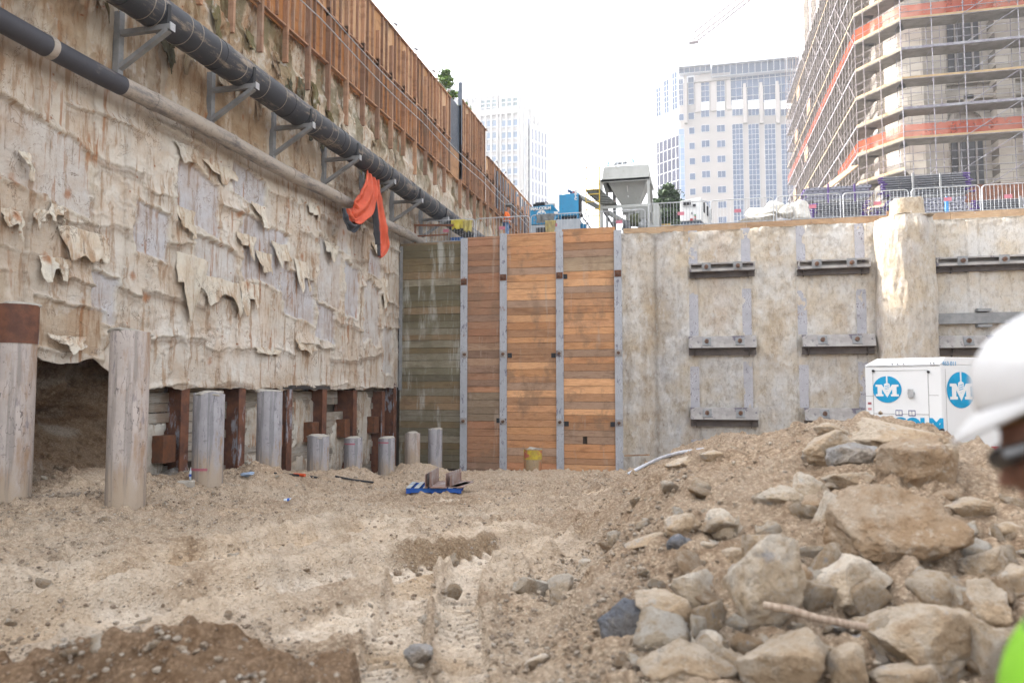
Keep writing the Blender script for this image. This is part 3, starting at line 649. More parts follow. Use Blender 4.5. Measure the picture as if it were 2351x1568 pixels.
for a in [(95, 560, 90, 75), (190, 530, 95, 55), (120, 590, 60, 45), (300, 545, 70, 60), (345, 560, 60, 45), (245, 330, 60, 60), (340, 285, 90, 40), (210, 215, 80, 40), (425, 335, 40, 60), (500, 380, 60, 40), (545, 410, 50, 45),
          (440, 590, 60, 110), (500, 640, 80, 60), (545, 620, 30, 90), (570, 650, 35, 60), (600, 580, 30, 50), (640, 560, 30, 60), (690, 600, 25, 60), (735, 690, 26, 60), (775, 640, 26, 55), (835, 640, 22, 60), (760, 560, 26, 40), (860, 560, 18, 40),
          (815, 690, 20, 40), (700, 780, 40, 40), (770, 795, 34, 45), (835, 800, 30, 30), (415, 800, 30, 60), (515, 800, 70, 24), (612, 800, 50, 22), (150, 770, 70, 36), (105, 670, 30, 60), (50, 350, 26, 50), (90, 480, 26, 46), (130, 470, 26, 40),
          (655, 500, 26, 50), (720, 470, 26, 44), (560, 540, 36, 44), (20, 480, 40, 60), (880, 640, 12, 50), (865, 740, 14, 46), (590, 470, 30, 40), (830, 500, 20, 40), (420, 480, 40, 50)]:
    i = a[0]
    if (a[0] * 3 + a[1]) % 10 in (1, 2, 4, 5, 7, 9): continue
    flp(a[0], a[1], a[2], a[3], .10 + .10 * ((i * 13) % 7) / 7, skew=((i * 7) % 9 - 4) * .07, tip=.15 + .5 * ((i * 5) % 6) / 6, tone=[(.62, .57, .48), (.57, .53, .46), (.66, .61, .52), (.52, .49, .42)][i % 4])
rq = random.Random(5)
for k in range(46):
    y_ = rq.uniform(12, 29.5); z_ = rq.uniform(11.9, 13.9); flap(y_, z_, rq.uniform(.15, .5), rq.uniform(.25, .9), .07, 900 + k, skew=rq.uniform(-.2, .2), tip=rq.uniform(.1, .5), tone=rq.choice([(.16, .14, .07), (.30, .24, .16), (.10, .095, .06), (.40, .34, .26)]))
# lower exposed lagging, steel piles and the muddy recess
LX = -12.62
mb = MB(); z = 0.2; k = 0
while z < 3.9:
    hh = rnd.uniform(.22, .30)
    for ya, yb in ((14.2, 16.4), (16.4, 18.9), (18.9, 21.4), (21.4, 23.9), (23.9, 26.4), (26.4, 28.2), (28.2, 29.6)):
        c = rnd.choice([(.34, .31, .26), (.27, .25, .21), (.40, .37, .32), (.20, .18, .14), (.36, .34, .30)]); mb.col(c)
        yc_ = ya + (yb - ya) * rnd.choice([1, 1, 1, .45, .7, .1]); mb.box((LX - .1, ya + .02, z), (LX + rnd.uniform(-.03, .03), yc_ - .02, z + hh - rnd.uniform(.012, .03)))
    z += hh
LAGL = m_plank('old_lagging')
mb.build('timber_lagging', LAGL, parent=sw, off=WO)
cl = MB().col((.62, .58, .5)); ys_ = np.arange(14.0, 29.7, .07)   # cement splatter crust over the boards
def hbeam(px, z0, z1, col=RUST, w=.30, side=1):
    y = hX(px, 950, WX).y; m = MB()
    m.box((LX - .28, y - .012, z0), (WX - .03, y + .012, z1)); m.box((WX - .03, y - w / 2, z0), (WX, y + w / 2, z1)); m.box((LX - .30, y - w / 2, z0), (LX - .28, y + w / 2, z1))
    return m.build('steel_pile', col, parent=sw, off=WO), y
PY = []
for px, zt in ((425, 3.83), (556, 3.68), (665, 3.68), (745, 3.66), (815, 3.60), (880, 3.55), (907, 3.9)):
    o, y = hbeam(px, .1, zt); PY.append(y)
    if px in (425, 665, 745, 815, 880):
        MB().box((LX + .02, y - .62, 1.9), (WX - .10, y - .17, 2.55)).build('rust_block', RUSTY, parent=sw, off=WO, bevel=.01)
a, b = hX(655, 880, WX).y, hX(752, 880, WX).y
MB().bar((WX - .05, a - .15, 3.72), (WX - .05, b + .2, 3.70), .12, .12).build('black_timber', dirty('charred_timber', (.03, .028, .028), (.07, .06, .055), 5), parent=sw, off=WO)
cl_m = dirty('cement_splatter', (.55, .51, .44), (.40, .37, .32), 3, bs=.7, bd=.03)
rr = np.random.RandomState(5)
for k, (y_, sz) in enumerate(((15.3, .5), (16.0, .7), (17.6, .45), (18.3, .55), (20.6, .5), (22.9, .6), (24.9, .5), (27.2, .55), (15.8, .35), (19.9, .4))):
    P, Fc = rock_v(500 + k, 5, (sz * 1.1, sz * 1.6, sz), 9); o = npmesh('rock', P, Fc, ROCK, cols=np.tile([.27, .25, .23], (len(P), 1))); o.location = (WX - .12, y_, float(GB(WX, y_)) + sz * .28); tag(o, 'dark grey rock lying in the recess at the foot of the left wall', 'rock', 'dark rocks in the recess behind the piles')
for cy, cz, ry, rz in ((17.6, .9, .7, .7), (20.0, 2.6, .9, .9), (20.1, 1.1, .9, .8), (22.6, 2.5, .9, .9), (22.7, 1.0, 1.0, .7), (25.1, 1.6, .9, 1.2), (27.3, 2.4, .8, 1.2), (27.3, 1.2, .7, .7), (15.2, 2.2, .7, .7), (17.5, 2.6, .6, .6)):
    yy = np.arange(cy - ry, cy + ry, .05); zz = np.arange(cz - rz, cz + rz, .05); Y, Z = np.meshgrid(yy, zz, indexing='ij')
    m = 1 - np.maximum(np.abs(Y - cy) / ry, np.abs(Z - cz) / rz) + .55 * fbm(Y * 2.2, Z * 2.2, cy, 4, .6) - .25
    V = np.stack([LX + np.clip(m, -.15, .14) * .35 + .02 * fbm(Y * 6, Z * 6, 1, 3), Y, Z], -1).reshape(-1, 3)
    c = np.array([.52, .49, .43]) * (1 + .2 * fbm(Y * 2, Z * 2, 9, 4))[..., None]
    npmesh('cement_crust', V, gridF(len(yy), len(zz))[:, ::-1], SHEET, parent=sw, off=WO, cols=c.reshape(-1, 3))
# backing concrete behind the fabric (keeps daylight out of gaps)
MB().box((-13.6, 5, 5.0), (WX - .35, 58, 15.2)).box((-13.6, 14.2, 3.9), (WX - .45, 29.6, 5.0)).box((-13.4, 14.0, -.5), (LX - .4, 29.6, 4.0)).build('backing_concrete', dirty('backing', (.2, .17, .13), (.12, .10, .08), 2), parent=sw, off=WO)
# cave of bare soil at the foot of the wall
yy = np.arange(7.0, 14.6, .045); zz = np.arange(.9, 5.3, .045); Y, Z = np.meshgrid(yy, zz, indexing='ij')
cav = 1.0 * np.exp(-(((Y - 12.3) / 1.5) ** 2 + ((Z - 3.3) / .95) ** 2)) + .55 * np.exp(-(((Y - 13.3) / .8) ** 2 + ((Z - 3.2) / 1.2) ** 2))
D = -.12 - cav + .30 * fbm(Y * 1.0, Z * 1.4, 1, 3) + .34 * fbm(Y * 2.6, Z * 3, 2, 5, .65) + .12 * np.clip(fbm(Y * 9, Z * 9, 7, 3), 0, 1) + .3 * ss(2.6, 1.2, Z) + .05 * np.abs(fbm(Y * 7, Z * 8, 3, 3))
C = np.ones(Y.shape + (1,)) * np.array([.23, .165, .11]); m = ss(.0, .3, fbm(Y * 1.6, Z * 2.5, 4, 4)); C = C * (1 - m[..., None] * .7) + np.array([.36, .32, .27]) * m[..., None] * .7
m = ss(.1, .3, fbm(Y * 1.1 + 4, Z * 1.9, 5, 4)); C = C * (1 - m[..., None] * .6) + np.array([.13, .075, .04]) * m[..., None] * .6
D = np.minimum(D, -.02)
tag(npmesh('soil_bank', np.stack([WX + D, Y, Z], -1).reshape(-1, 3), gridF(len(yy), len(zz))[:, ::-1], G_DIRT, cols=C.reshape(-1, 3)), kind='structure')
# ================= concrete and pipe piles standing in front =================
PILEM = m_steel('pile_concrete', (.31, .30, .315), (.17, .16, .18), (.30, .22, .16), (.58, .64), (1, 1, .25), wv=.25, mud=True)
PILEW = m_steel('pile_pale', (.40, .35, .32), (.25, .22, .225), (.34, .23, .155), (.50, .66), (1, 1, .25), wv=.7, mud=True)
RUB = dirty('broken_concrete', (.46, .42, .36), (.36, .33, .29), 8, bs=.8, bd=.03)
PINK = flat('marking_paint', (.42, .13, .17), .8)
def pile(cx, wpx, ty, by, dep, label, mat=PILEM, tops=.05, band=None, cap=None):
    D = dep; rad = wpx / 2 / F * D; c = hD(cx, 890, D); zt = hD(cx, ty, D).z; zb = hD(cx, by, D).z - .5
    e = empty('pipe_pile', (c.x, c.y, zb), label, 'pile', 'cut off piles along the left wall')
    n = 40; hs_ = 30; T, H = np.meshgrid(np.linspace(0, 2 * math.pi, n + 1), np.linspace(0, 1, hs_), indexing='ij')
    sd = cx * .1; ring = rad * (1 + .012 * fbm(np.cos(T) * 2, np.sin(T) * 2, H * 6 + sd, 3))
    topn = tops * (.4 + fbm(np.cos(T) * 1.6, np.sin(T) * 1.6, sd, 3)) * (H > .97)
    V = np.stack([ring * np.cos(T), ring * np.sin(T), H * (zt - zb) + topn], -1).reshape(-1, 3)
    npmesh('shaft', V, gridF(n + 1, hs_)[:, ::-1], mat, parent=e)
    P, Fc = rock_v(int(cx), 4, (rad * 2.0, rad * 2.0, .14 + tops), 24, .09); P = P + np.array([0, 0, zt - zb - .01])
    npmesh('broken_top', P, Fc, RUB, parent=e)
    if band:
        for bz, m_ in band:
            bb = MB(); z_ = bz - zb; k0 = 3.6
            pts = [((rad + .004) * math.cos(a), (rad + .004) * math.sin(a)) for a in np.linspace(k0 + YAW, k0 + 1.5 + YAW, 14)]
            for p, q in zip(pts[:-1], pts[1:]): bb.add([(p[0], p[1], z_), (q[0], q[1], z_ + .01), (q[0], q[1], z_ + .06), (p[0], p[1], z_ + .05)], [(0, 1, 2, 3)])
            bb.build('paint_band', m_, parent=e)
    return e, rad, zb, zt
e, rad, zb, zt = pile(33, 84, 704, 1148, 12.3, 'thick pile at the left edge with a rusted steel collar on top', PILEW)
m = MB(); m.tube([(0, 0, zt - zb - .62), (0, 0, zt - zb + .02)], rad + .012, 32, cap=False); m.tube([(0, 0, zt - zb + .02), (0, 0, zt - zb - .62)], rad - .01, 32, cap=False); m.build('steel_collar', RUST, parent=e, smooth=True)
pile(296, 84, 766, 1138, 12.3, 'tall pale pile with peeling face right of the muddy hollow', PILEW)
pile(481, 68, 908, 1095, 15.5, 'broad grey pile with a slanting chipped top and a pink paint line', PILEM, .1, [(hD(481, 1078, 15.5).z, PINK)])
pile(620, 56, 900, 1088, 18.2, 'dark grey pile standing between two rusty beams, pink line at its foot', PILEM, .04, [(hD(620, 1076, 18.2).z, PINK)])
pile(733, 49, 1002, 1092, 21.2, 'short pile stub with rust stains, first of the low stubs after the tall piles')
pile(813, 41, 1006, 1094, 24.9, 'short pile stub with faint pink rings, second of the low stubs', band=[(hD(813, 1020, 24.9).z, PINK)])
pile(889, 38, 1006, 1092, 26.2, 'short pile stub with an orange paint fleck, third of the low stubs', band=[(hD(889, 1017, 26.2).z, PINK)])
pile(948, 35, 995, 1062, 27.6, 'tan pile stub on the little earth bank in front of the green timber', PILEW)
pile(1000, 32, 988, 1092, 28.2, 'slim crack veined pile stub with a round white top behind the pallet', PILEM, .1)
YEL = m_steel('yellow_pile', (.30, .22, .13), (.13, .12, .12), (.36, .15, .07), (.5, .6))
e, rad, zb, zt = pile(1223, 41, 1032, 1098, 25.5, 'rusty pile stub with a yellow painted top in front of the orange timber', YEL)
MB().tube([(0, 0, zt - zb - .32), (0, 0, zt - zb + .0)], rad + .008, 32, cap=False).build('yellow_band', dirty('yellow_paint', (.55, .42, .04), (.35, .25, .06), 5, c3=(.4, .12, .08), t3=(.5, .56)), parent=e, smooth=True)
# ================= end wall: soldier piles and timber lagging =================
EY = 29.6
ew = empty('lagging_wall', (-7.5, EY, 0), 'soldier pile wall with horizontal timber boards between five grey steel posts', 'timber wall'); EO = (-7.5, EY, 0)
PX = [-9.21, -7.51, -5.15, -2.79]
secs = [(-12.08, -9.31, 'mossy'), (-9.11, -7.61, 'red'), (-7.41, -5.25, 'orange'), (-5.05, -2.90, 'orange')]
PAL = {'mossy': [(.20, .15, .085), (.15, .125, .075), (.25, .175, .105), (.17, .155, .11), (.25, .225, .17)],
       'red': [(.40, .21, .125), (.35, .20, .125), (.44, .24, .14), (.38, .25, .165), (.31, .20, .14)],
       'orange': [(.62, .335, .165), (.55, .285, .14), (.70, .40, .21), (.58, .32, .17), (.44, .25, .14), (.43, .29, .20)]}
ZT = [9.89, 10.02, 10.08, 10.16]
for i, (xa, xb, kd) in enumerate(secs):
    mb = MB(); z = .05 if i else .35; k = 0
    while z < ZT[i] - .05:
        hh = rnd.choice([.27, .30, .30, .31, .24]); z2 = min(z + hh, ZT[i]); c = rnd.choice(PAL[kd]); f = rnd.uniform(.85, 1.15)
        if i == 0 and z > 4.2: c = tuple(p + q for p, q in zip(c, (.02, .02, .01)))
        if i == 1 and 2.3 < z < 3.4: c = (.30, .23, .16)
        if i == 3 and 8.3 < z < 8.8: c = (.40, .30, .20)
        if i == 2 and z < .5: c = (.52, .26, .14)
        mb.col(tuple(min(1, p * f) for p in c)); dy = rnd.uniform(-.012, .012); g = rnd.uniform(.006, .016)
        if i == 3 and z <= 1.75 < z2:     # a board with a dark square hole
            mb.box((xa, EY - .02 + dy, z), (-4.25, EY + .08, z2 - g)); mb.box((-4.07, EY - .02 + dy, z), (xb, EY + .08, z2 - g))
        elif i == 2 and z < .34:                       # notched bottom board
            mb.box((xa + .25, EY - .02, z + .1), (xb - .2, EY + .08, z2 - g))
        else:
            t = rnd.uniform(-.004, .004); mb.hexa([(xa, EY - .02 + dy, z - t), (xb, EY - .02 + dy, z + t), (xb, EY + .08, z + t), (xa, EY + .08, z - t)], [(xa, EY - .02 + dy, z2 - g - t), (xb, EY - .02 + dy, z2 - g + t), (xb, EY + .08, z2 - g + t), (xa, EY + .08, z2 - g - t)])
        z = z2
    mb.build('timber_boards', MOSSY if i == 0 else PLANK, parent=ew, off=EO)
MB().box((-13, EY + .12, -1), (18, EY + .3, 9.7)).build('earth_backing', dirty('dark_earth', (.05, .04, .03), (.08, .06, .045), 3), parent=ew, off=EO)
def anchor(par_, x, z, y=EY - .10, off=EO, s=.13, m=GREYST, tilt=0):
    M = Matrix.Translation((x, y, z)) @ Matrix.Rotation(R(tilt), 4, 'X')
    o = MB().box((-s, -.03, -s), (s, 0, s), M).build('anchor_plate', m, parent=par_, off=off, bevel=.004)
    b = MB(); c0 = M @ Vector((0, -.03, 0)); b.cyl(c0, M @ Vector((0, -.11, 0)), s * .48, 10)
    for k in range(6):
        a = k * 1.047; b.cyl(M @ Vector((s * .2 * math.cos(a), -.10, s * .2 * math.sin(a))), M @ Vector((s * .2 * math.cos(a), -.155, s * .2 * math.sin(a))), s * .07, 5)
    nb_ = b.build('anchor_head', BOLT, off=off); nb_.location = (0, 0, 0); nb_.parent = o
for j, x in enumerate([-12.03] + PX):
    w = .30 if j else .14; zt = [9.75, 9.98, 10.1, 10.05, 10.0][j]; m = MB(); z = -.2 if j else 3.6
    m.box((x - w / 2, EY - .10, z), (x + w / 2, EY - .075, zt)); m.box((x - .012, EY - .075, z), (x + .012, EY + .12, zt))
    o = m.build('soldier_pile', STEEL if j else GREYST, parent=ew, off=EO)
    if j:
        for z_, dx in ((8.12 if j == 1 else 8.25, 0), (5.08, [0, .05, 0, -.02, 0][j]), (2.32, 0)): anchor(ew, x + dx, z_, m=RUSTY if z_ > 7 else WALER)
sp = MB()
for x, z_ in ((-7.25, 5.02), (-5.42, 5.0), (-4.93, 8.2), (-4.9, 2.25), (-3.05, 2.25), (-7.72, 2.35)): sp.box((x - .09, EY - .045, z_ - .09), (x + .09, EY - .03, z_ + .1))
sp.build('dark_notch', BLACKM, parent=ew, off=EO)
# ================= end wall: shotcrete =================
cw = empty('shotcrete_wall', (5, EY, 0), 'rough grey and cream sprayed concrete wall behind the steel walers', 'concrete wall'); CO = (5, EY, 0)
xx = np.arange(-2.68, 16, .042); zz = np.arange(-.3, 9.98, .042); X, Z = np.meshgrid(xx, zz, indexing='ij')
def shot_D(X, Z):
    D = .06 * fbm(X * .7, Z * .5, 1, 3) + .06 * fbm(X * 2, Z * 1.4, 2, 4) + .05 * fbm(X * 5, Z * 2.6, 3, 4, .65)
    D = D + .16 * np.exp(-((X + 2.2) / .28) ** 2) + .10 * np.exp(-((X + 1.75 + .05 * np.sin(Z)) / .14) ** 2) * .6 - .10 * np.exp(-((X + 1.35 + .05 * fbm(Z, 0 * Z, 5, 2)) / .10) ** 2)
    D = D + .06 * ss(-1.2, -.9, X) + .03 * np.exp(-((X + .45) / .06) ** 2) * -1
    rec = ss(8.3, 8.6, X) * .10; D = D * (1 - .6 * ss(8.3, 8.6, X)) - rec
    D = D + (.10 * fbm(X * 2.2, Z * 2.2, 12, 4, .6)) * ss(9.0, 9.7, Z)
    for x in (.13, 2.1, 4.1, 6.15, 9.9): D = D * (1 - .8 * (np.abs(X - x) < .19)) + .0
    return D
D = shot_D(X, Z); ztop = 9.80 + .1 * fbm(X * 1.6, 0 * X, 5, 5, .65) + .03 * fbm(X * 8, 0 * X, 6, 3); Zm = np.minimum(Z, ztop)
C = np.ones(X.shape + (1,)) * np.array([.62, .60, .57])
def mx(c, m):
    global C
    C = C * (1 - m[..., None]) + np.array(c) * m[..., None]
mx((.52, .52, .53), ss(.1, -.9, X) * ss(-1.6, -1.2, X) + 0 * X); mx((.50, .50, .52), ss(-.2, .25, fbm(X * .5, Z * .5, 30, 4)) * .6 * ss(6, 3, Z)); mx((.50, .495, .48), ss(6.5, 2.5, Z) * .5)
mx((.66, .62, .56), ss(5.5, 9, Z) * ss(-.3, .4, fbm(X * .6, Z * .6, 31, 4) + .1) * .7); mx((.42, .34, .26), ss(.1, .45, fbm(X * 1.3, Z * .8, 32, 4)) * .35)
mx((.42, .34, .25), np.exp(-((X + 1.6) / .4) ** 2) * .55); mx((.50, .36, .25), np.exp(-((X - 1.1) / .4) ** 2) * ss(4, 8, Z) * .3); mx((.3, .285, .26), np.exp(-((X + 1.33) / .07) ** 2) * .5)
npmesh('sprayed_face', np.stack([X, EY - .06 - D, Zm], -1).reshape(-1, 3), gridF(len(xx), len(zz)), SHOT, parent=cw, off=CO, cols=C.reshape(-1, 3))
MB().box((-2.6, EY + .08, 9.3), (16, EY + .5, 9.83)).build('ledge', SHOT, parent=cw, off=CO)
PS = m_steel('embedded_steel', (.36, .355, .38), (.17, .15, .17), (.30, .24, .2), (.6, .66), (1, 1, 1))
for x in (.13, 2.1, 4.1, 6.15, 9.9):
    for z0, z1 in ((8.5, 9.75), (5.7, 7.3), (2.95, 4.5), (.1, 1.6)):
        if x > 9 and z0 < 8: continue
        MB().box((x - .17, EY - .075 - (0 if x < 8.4 else -.22), z0), (x + .17, EY - .05 + (.2 if x > 8.4 else 0), z1 + rnd.uniform(0, .2))).build('steel_pile', PS, parent=cw, off=CO)
# round drilled shaft
sc_ = empty('concrete_shaft', (7.58, EY - .35, 0), 'massive round rough concrete shaft standing proud of the end wall', 'concrete shaft')
T, H = np.meshgrid(np.linspace(0, 2 * math.pi, 150), np.linspace(-.2, 9.83, 200), indexing='ij')
rad = .98 + .06 * fbm(np.cos(T) * 2, np.sin(T) * 2, H * .5, 4) + .07 * fbm(np.cos(T) * 6, np.sin(T) * 6, H * 1.1, 4, .65) + .06 * fbm(T * 1, H * .6, 4, 3) - .10 * ss(9.3, 9.83, H)
C = np.ones(T.shape + (1,)) * np.array([.54, .51, .47]); m = ss(-.1, .4, fbm(np.cos(T) * 1.5, np.sin(T) * 1.5, H * .5, 4))[..., None]; C = C * (1 - m * .7) + np.array([.44, .425, .44]) * m * .7
npmesh('shaft', np.stack([rad * np.cos(T), rad * np.sin(T), H], -1).reshape(-1, 3), gridF(150, 200)[:, ::-1], SHOT, parent=sc_, cols=C.reshape(-1, 3))
P, Fc = rock_v(91, 5, (1.8, 1.8, .34), 30, .05); P[:, 2] += 9.76; npmesh('crown', P, Fc, SHOT, parent=sc_, cols=np.tile([.46, .41, .35], (len(P), 1)))
T, H = np.meshgrid(np.linspace(0, 2 * math.pi, 80), np.linspace(0, 1.3, 40), indexing='ij'); hh = np.minimum(H, 1.0); sq = (np.abs(np.cos(T)) ** 5 + np.abs(np.sin(T)) ** 5) ** (-1 / 5.)
rr_ = .52 * (1 - np.clip(H - 1, 0, .3) / .3) * (sq * (1 + .05 * fbm(np.cos(T) * 3, np.sin(T) * 3, hh * 3, 4))) * (1.04 - .10 * hh)
npmesh('cap_block', np.stack([.12 + rr_ * np.cos(T), rr_ * np.sin(T), 9.78 + hh * .72 + .03 * fbm(np.cos(T) * rr_ * 6, np.sin(T) * rr_ * 6, 0, 3)], -1).reshape(-1, 3), gridF(80, 40)[:, ::-1], SHOT, parent=sc_, cols=np.tile([.5, .43, .34], (80 * 40, 1)))
# walers
WDARK = dirty('flange_shade', (.13, .11, .10), (.09, .075, .07), 3, rough=.7)  # underside shade of the walers put into a darker steel colour
def waler(x0, x1, zt, h, label, openf=False, dz=0, plates=(), tilt=24, y=EY - .12):
    L = x1 - x0; e = empty('steel_waler', (x0, y, zt - h), label, 'steel beam', 'steel walers bolted to the end wall'); O = (x0, y, zt - h)
    d = .42; m = MB()
    if openf:   # pair of channels with an open slot between them
        m.box((x0, y - d, zt - .06), (x1, y - d + .012, zt + .0)); m.box((x0, y - d, zt - h * .62), (x1, y - d + .012, zt - h * .62 + .10))
        m.box((x0, y - d + .012, zt - .012), (x1, y, zt)); m.box((x0, y - d + .012, zt - h * .62), (x1, y, zt - h * .62 + .012))
        m.box((x0, y - d, zt - h * .62 + .1), (x0 + .06, y - d + .012, zt - .06)); m.box((x1 - .06, y - d, zt - h * .62 + .1), (x1, y - d + .012, zt - .06))
        m.box((x0 + .01, y - .14, zt - h * .6), (x1 - .01, y - .13, zt - .02))
    else:       # sloping front plate
        m.hexa([(x0, y - d, zt - h * .62), (x1, y - d, zt - h * .62), (x1, y - d + .014, zt - h * .62), (x0, y - d + .014, zt - h * .62)], [(x0, y - d + .17, zt), (x1, y - d + .17, zt), (x1, y - d + .184, zt), (x0, y - d + .184, zt)])
        m.box((x0, y - d + .184, zt - .012), (x1, y, zt))
    m.build('front_plate', WALER, parent=e, off=O, bevel=.003)
    MB().hexa([(x0, y - .16, zt - h), (x1, y - .16, zt - h), (x1, y, zt - h), (x0, y, zt - h)], [(x0, y - .16, zt - h + .02), (x1, y - .16, zt - h + .02), (x1, y, zt - h + .02), (x0, y, zt - h + .02)]).box((x0, y - .15, zt - h + .02), (x1, y - .138, zt - h * .62 - .002)).box((x0, y - d + .02, zt - h * .62 - .016), (x1, y - .0, zt - h * .62 - .003)).build('lower_flange', WDARK, parent=e, off=O)
    for fx in (.09, .9):
        xx_ = x0 + L * fx; MB().hexa([(xx_ - .012, y - .14, zt - h - .05), (xx_ + .012, y - .14, zt - h - .05), (xx_ + .012, y - .02, zt - h - .05), (xx_ - .012, y - .02, zt - h - .05)], [(xx_ - .012, y - d + .03, zt - h * .62 - .018), (xx_ + .012, y - d + .03, zt - h * .62 - .018), (xx_ + .012, y - .02, zt - h * .62 - .018), (xx_ - .012, y - .02, zt - h * .62 - .018)]).build('stiffener', WDARK, parent=e, off=O)
    for fx in plates: anchor(e, x0 + L * fx, zt - h * .30, y=y - d + (.0 if openf else .085), off=O, s=.165, tilt=0 if openf else -22)
    return e
waler(-.01, 2.40, 8.46, .52, 'open slotted steel waler, top row, left of the two between timber and shaft', True, plates=(.26, .74))
waler(3.92, 6.42, 8.42, .52, 'open slotted steel waler, top row, next to the round shaft', True, plates=(.26, .74))
waler(-.08, 2.40, 5.66, .72, 'sloping steel waler with two blue grey plates, middle row left', plates=(.27, .76))
waler(4.02, 6.52, 5.66, .72, 'sloping steel waler, middle row, next to the round shaft', plates=(.28, .75))
waler(-.05, 2.42, 2.95, .72, 'dark purplish steel waler, bottom row left, above the far mound', plates=(.25, .74))
waler(4.04, 6.5, 2.95, .72, 'pale and dark steel waler, bottom row, half hidden by the rubble and trailer', plates=(.28, .78))
waler(8.62, 14.6, 8.36, .5, 'long open slotted waler right of the round shaft', True, plates=(.14, .36, .6), y=EY + .02)
waler(8.55, 14.6, 5.55, .7, 'long sloping waler right of the shaft, above the white trailer', plates=(.17, .5), y=EY + .02)
m = MB(); m.box((8.6, EY - .22, 5.98), (15, EY - .20, 6.36)).box((8.6, EY - .2, 5.98), (15, EY + .1, 6.0)).box((8.6, EY - .2, 6.34), (15, EY + .1, 6.36))
tag(m.build('steel_channel', GREYST, off=(8.6, EY - .2, 6)), 'plain dark steel channel running right from the shaft between two walers', 'steel beam')
for z_ in (5.84, 6.40): tag(MB().box((9.9, EY - .3, z_), (10.35, EY + .1, z_ + .10)).build('timber_packer', GREYST, off=(10, EY, z_)), 'stacked packer plate ' + ('under' if z_ < 6 else 'on top of') + ' the plain dark steel channel', 'packer')
# coping board along the edge of the street
COP = m_plank('coping_timber')
mb = MB(); x = -2.6
while x < 16:
    mb.col(rnd.choice([(.42, .29, .18), (.46, .33, .21), (.38, .26, .16)])); mb.box((x, EY + .45, 9.86), (min(x + 2.4, 16) - .01, EY + .49, 10.16)); x += 2.4
tag(mb.build('kick_board', COP, off=(-2.6, EY + .45, 9.86)), 'long orange brown timber kick board along the street edge under the barriers', 'timber board')
# ================= timber fence on top of the left wall =================
WC = [(.44, .255, .155), (.38, .215, .13), (.50, .30, .185), (.35, .21, .14), (.42, .26, .17), (.28, .17, .115)]
def tfence(ya, yb, zt, label, gap=False, sheetm=None):
    e = empty('timber_fence', (-12.3, (ya + yb) / 2, 13.4), label, 'timber fence'); O = (-12.3, (ya + yb) / 2, 13.4); xb = -12.17
    def bld(m, nm): return m.build(nm, WOOD, parent=e, off=O)
    pl = MB(); y = ya
    while y < yb:
        for z0, z1 in ((14.75 + .12 * rnd.random(), 16.7), (16.72, zt - .02)):
            if gap and z0 > 16 and ya + 4 < y: continue
            c = rnd.choice([(.56, .36, .21), (.60, .40, .25), (.48, .27, .13)]) if z0 > 16 else rnd.choice([(.38, .17, .06), (.42, .20, .08), (.33, .17, .08)])
            pl.col(c); pl.box((xb - .03, y + .004, z0), (xb, min(y + 1.2, yb) - .004, z1))
        y += 1.2
    bld(pl, 'plywood_panel')
    y = ya; k = 0
    while y < yb:
        m = MB().col(rnd.choice(WC)); lng = k % 3 == 0; w = .045 if not lng else .10
        z0 = 13.45 + rnd.uniform(-.25, .35) if lng else 14.95 + rnd.uniform(0, .1); z1 = zt - .05 if not lng else zt + rnd.choice([-.5, 0, -.9, 0])
        if lng: m.box((xb + .002, y - w / 2, z0), (xb + .17, y + w / 2, 16.9)); m.col(rnd.choice(WC)); m.box((xb + .004, y - w / 2 + .0, 16.6), (xb + .15, y + w / 2, z1))
        else: m.box((xb + .002, y - w / 2, z0), (xb + .10, y + w / 2, z1))
        bld(m, 'stud'); y += .46; k += 1
    for zz_, w in ((zt - .05, .10), (16.72, .10), (14.9, .11)):
        m = MB(); y = ya
        while y < yb: m.col(rnd.choice(WC)); m.box((xb + .001, y, zz_ - .02 + rnd.uniform(-.01, .01) * (zz_ < 16)), (xb + w + .02, min(y + 3.6, yb) - .01, zz_ + .03)); y += 3.6
        bld(m, 'rail')
    return e, O, bld
e1, O1, bl = tfence(11.8, 36.3, 18.97, 'long orange brown timber stud fence on top of the left wall')
e2, O2, bl2 = tfence(37.9, 43.3, 19.6, 'taller short stretch of timber fence behind the tree, before the step down')
e3, O3, bl3 = tfence(43.5, 57.2, 18.05, 'far lower stretch of timber fence with open gaps and grey posts', gap=True)
NAVY = dirty('navy_sheet', (.06, .075, .10), (.09, .105, .13), 2, rough=.4, bs=.1)
m = MB()
for k in range(8): m.box((-12.17, 36.3 + k * .2, 16.4), (-12.12, 36.3 + k * .2 + .15, 19.0))
m.box((-12.2, 36.3, 16.4), (-12.175, 37.9, 19.0)); m.box((-12.19, 37.85, 15.0), (-12.0, 38.0, 20.4))
tag(m.build('metal_gate', NAVY, off=(-12.4, 37, 16.4)), 'ribbed dark navy metal panel with a tall post set into the timber fence', 'metal panel')
MB().box((-12.17, 36.3, 14.9), (-12.13, 37.9, 16.4)).build('infill_board', WOOD, parent=e1, off=O1)
y = 45.0
while y < 57:
    MB().box((-12.12, y, 15.3), (-12.06, y + .3, 17.75)).build('grey_post', NAVY, parent=e3, off=O3); y += .75
for k, (z0, z1) in enumerate(((16.45, 16.3), (15.95, 15.9))):
    pts = [(-11.85 + .05 * math.sin(t * 9), 12 + 44 * t, z0 - .12 * abs(math.sin(t * 14)) + (z1 - z0) * t) for t in np.linspace(0, 1, 60)]
    tag(MB().tube(pts, .022, 6).build('steel_cable', GALV, off=pts[0], smooth=True), ('upper' if k == 0 else 'lower') + ' steel safety cable strung along the face of the timber fence', 'cable')
ls = empty('lamp_string', (-12.2, 13, 18.9), 'string of small work lamps on a wire along the top edge of the timber fence', 'lamp string'); LO = (-12.2, 13, 18.9)
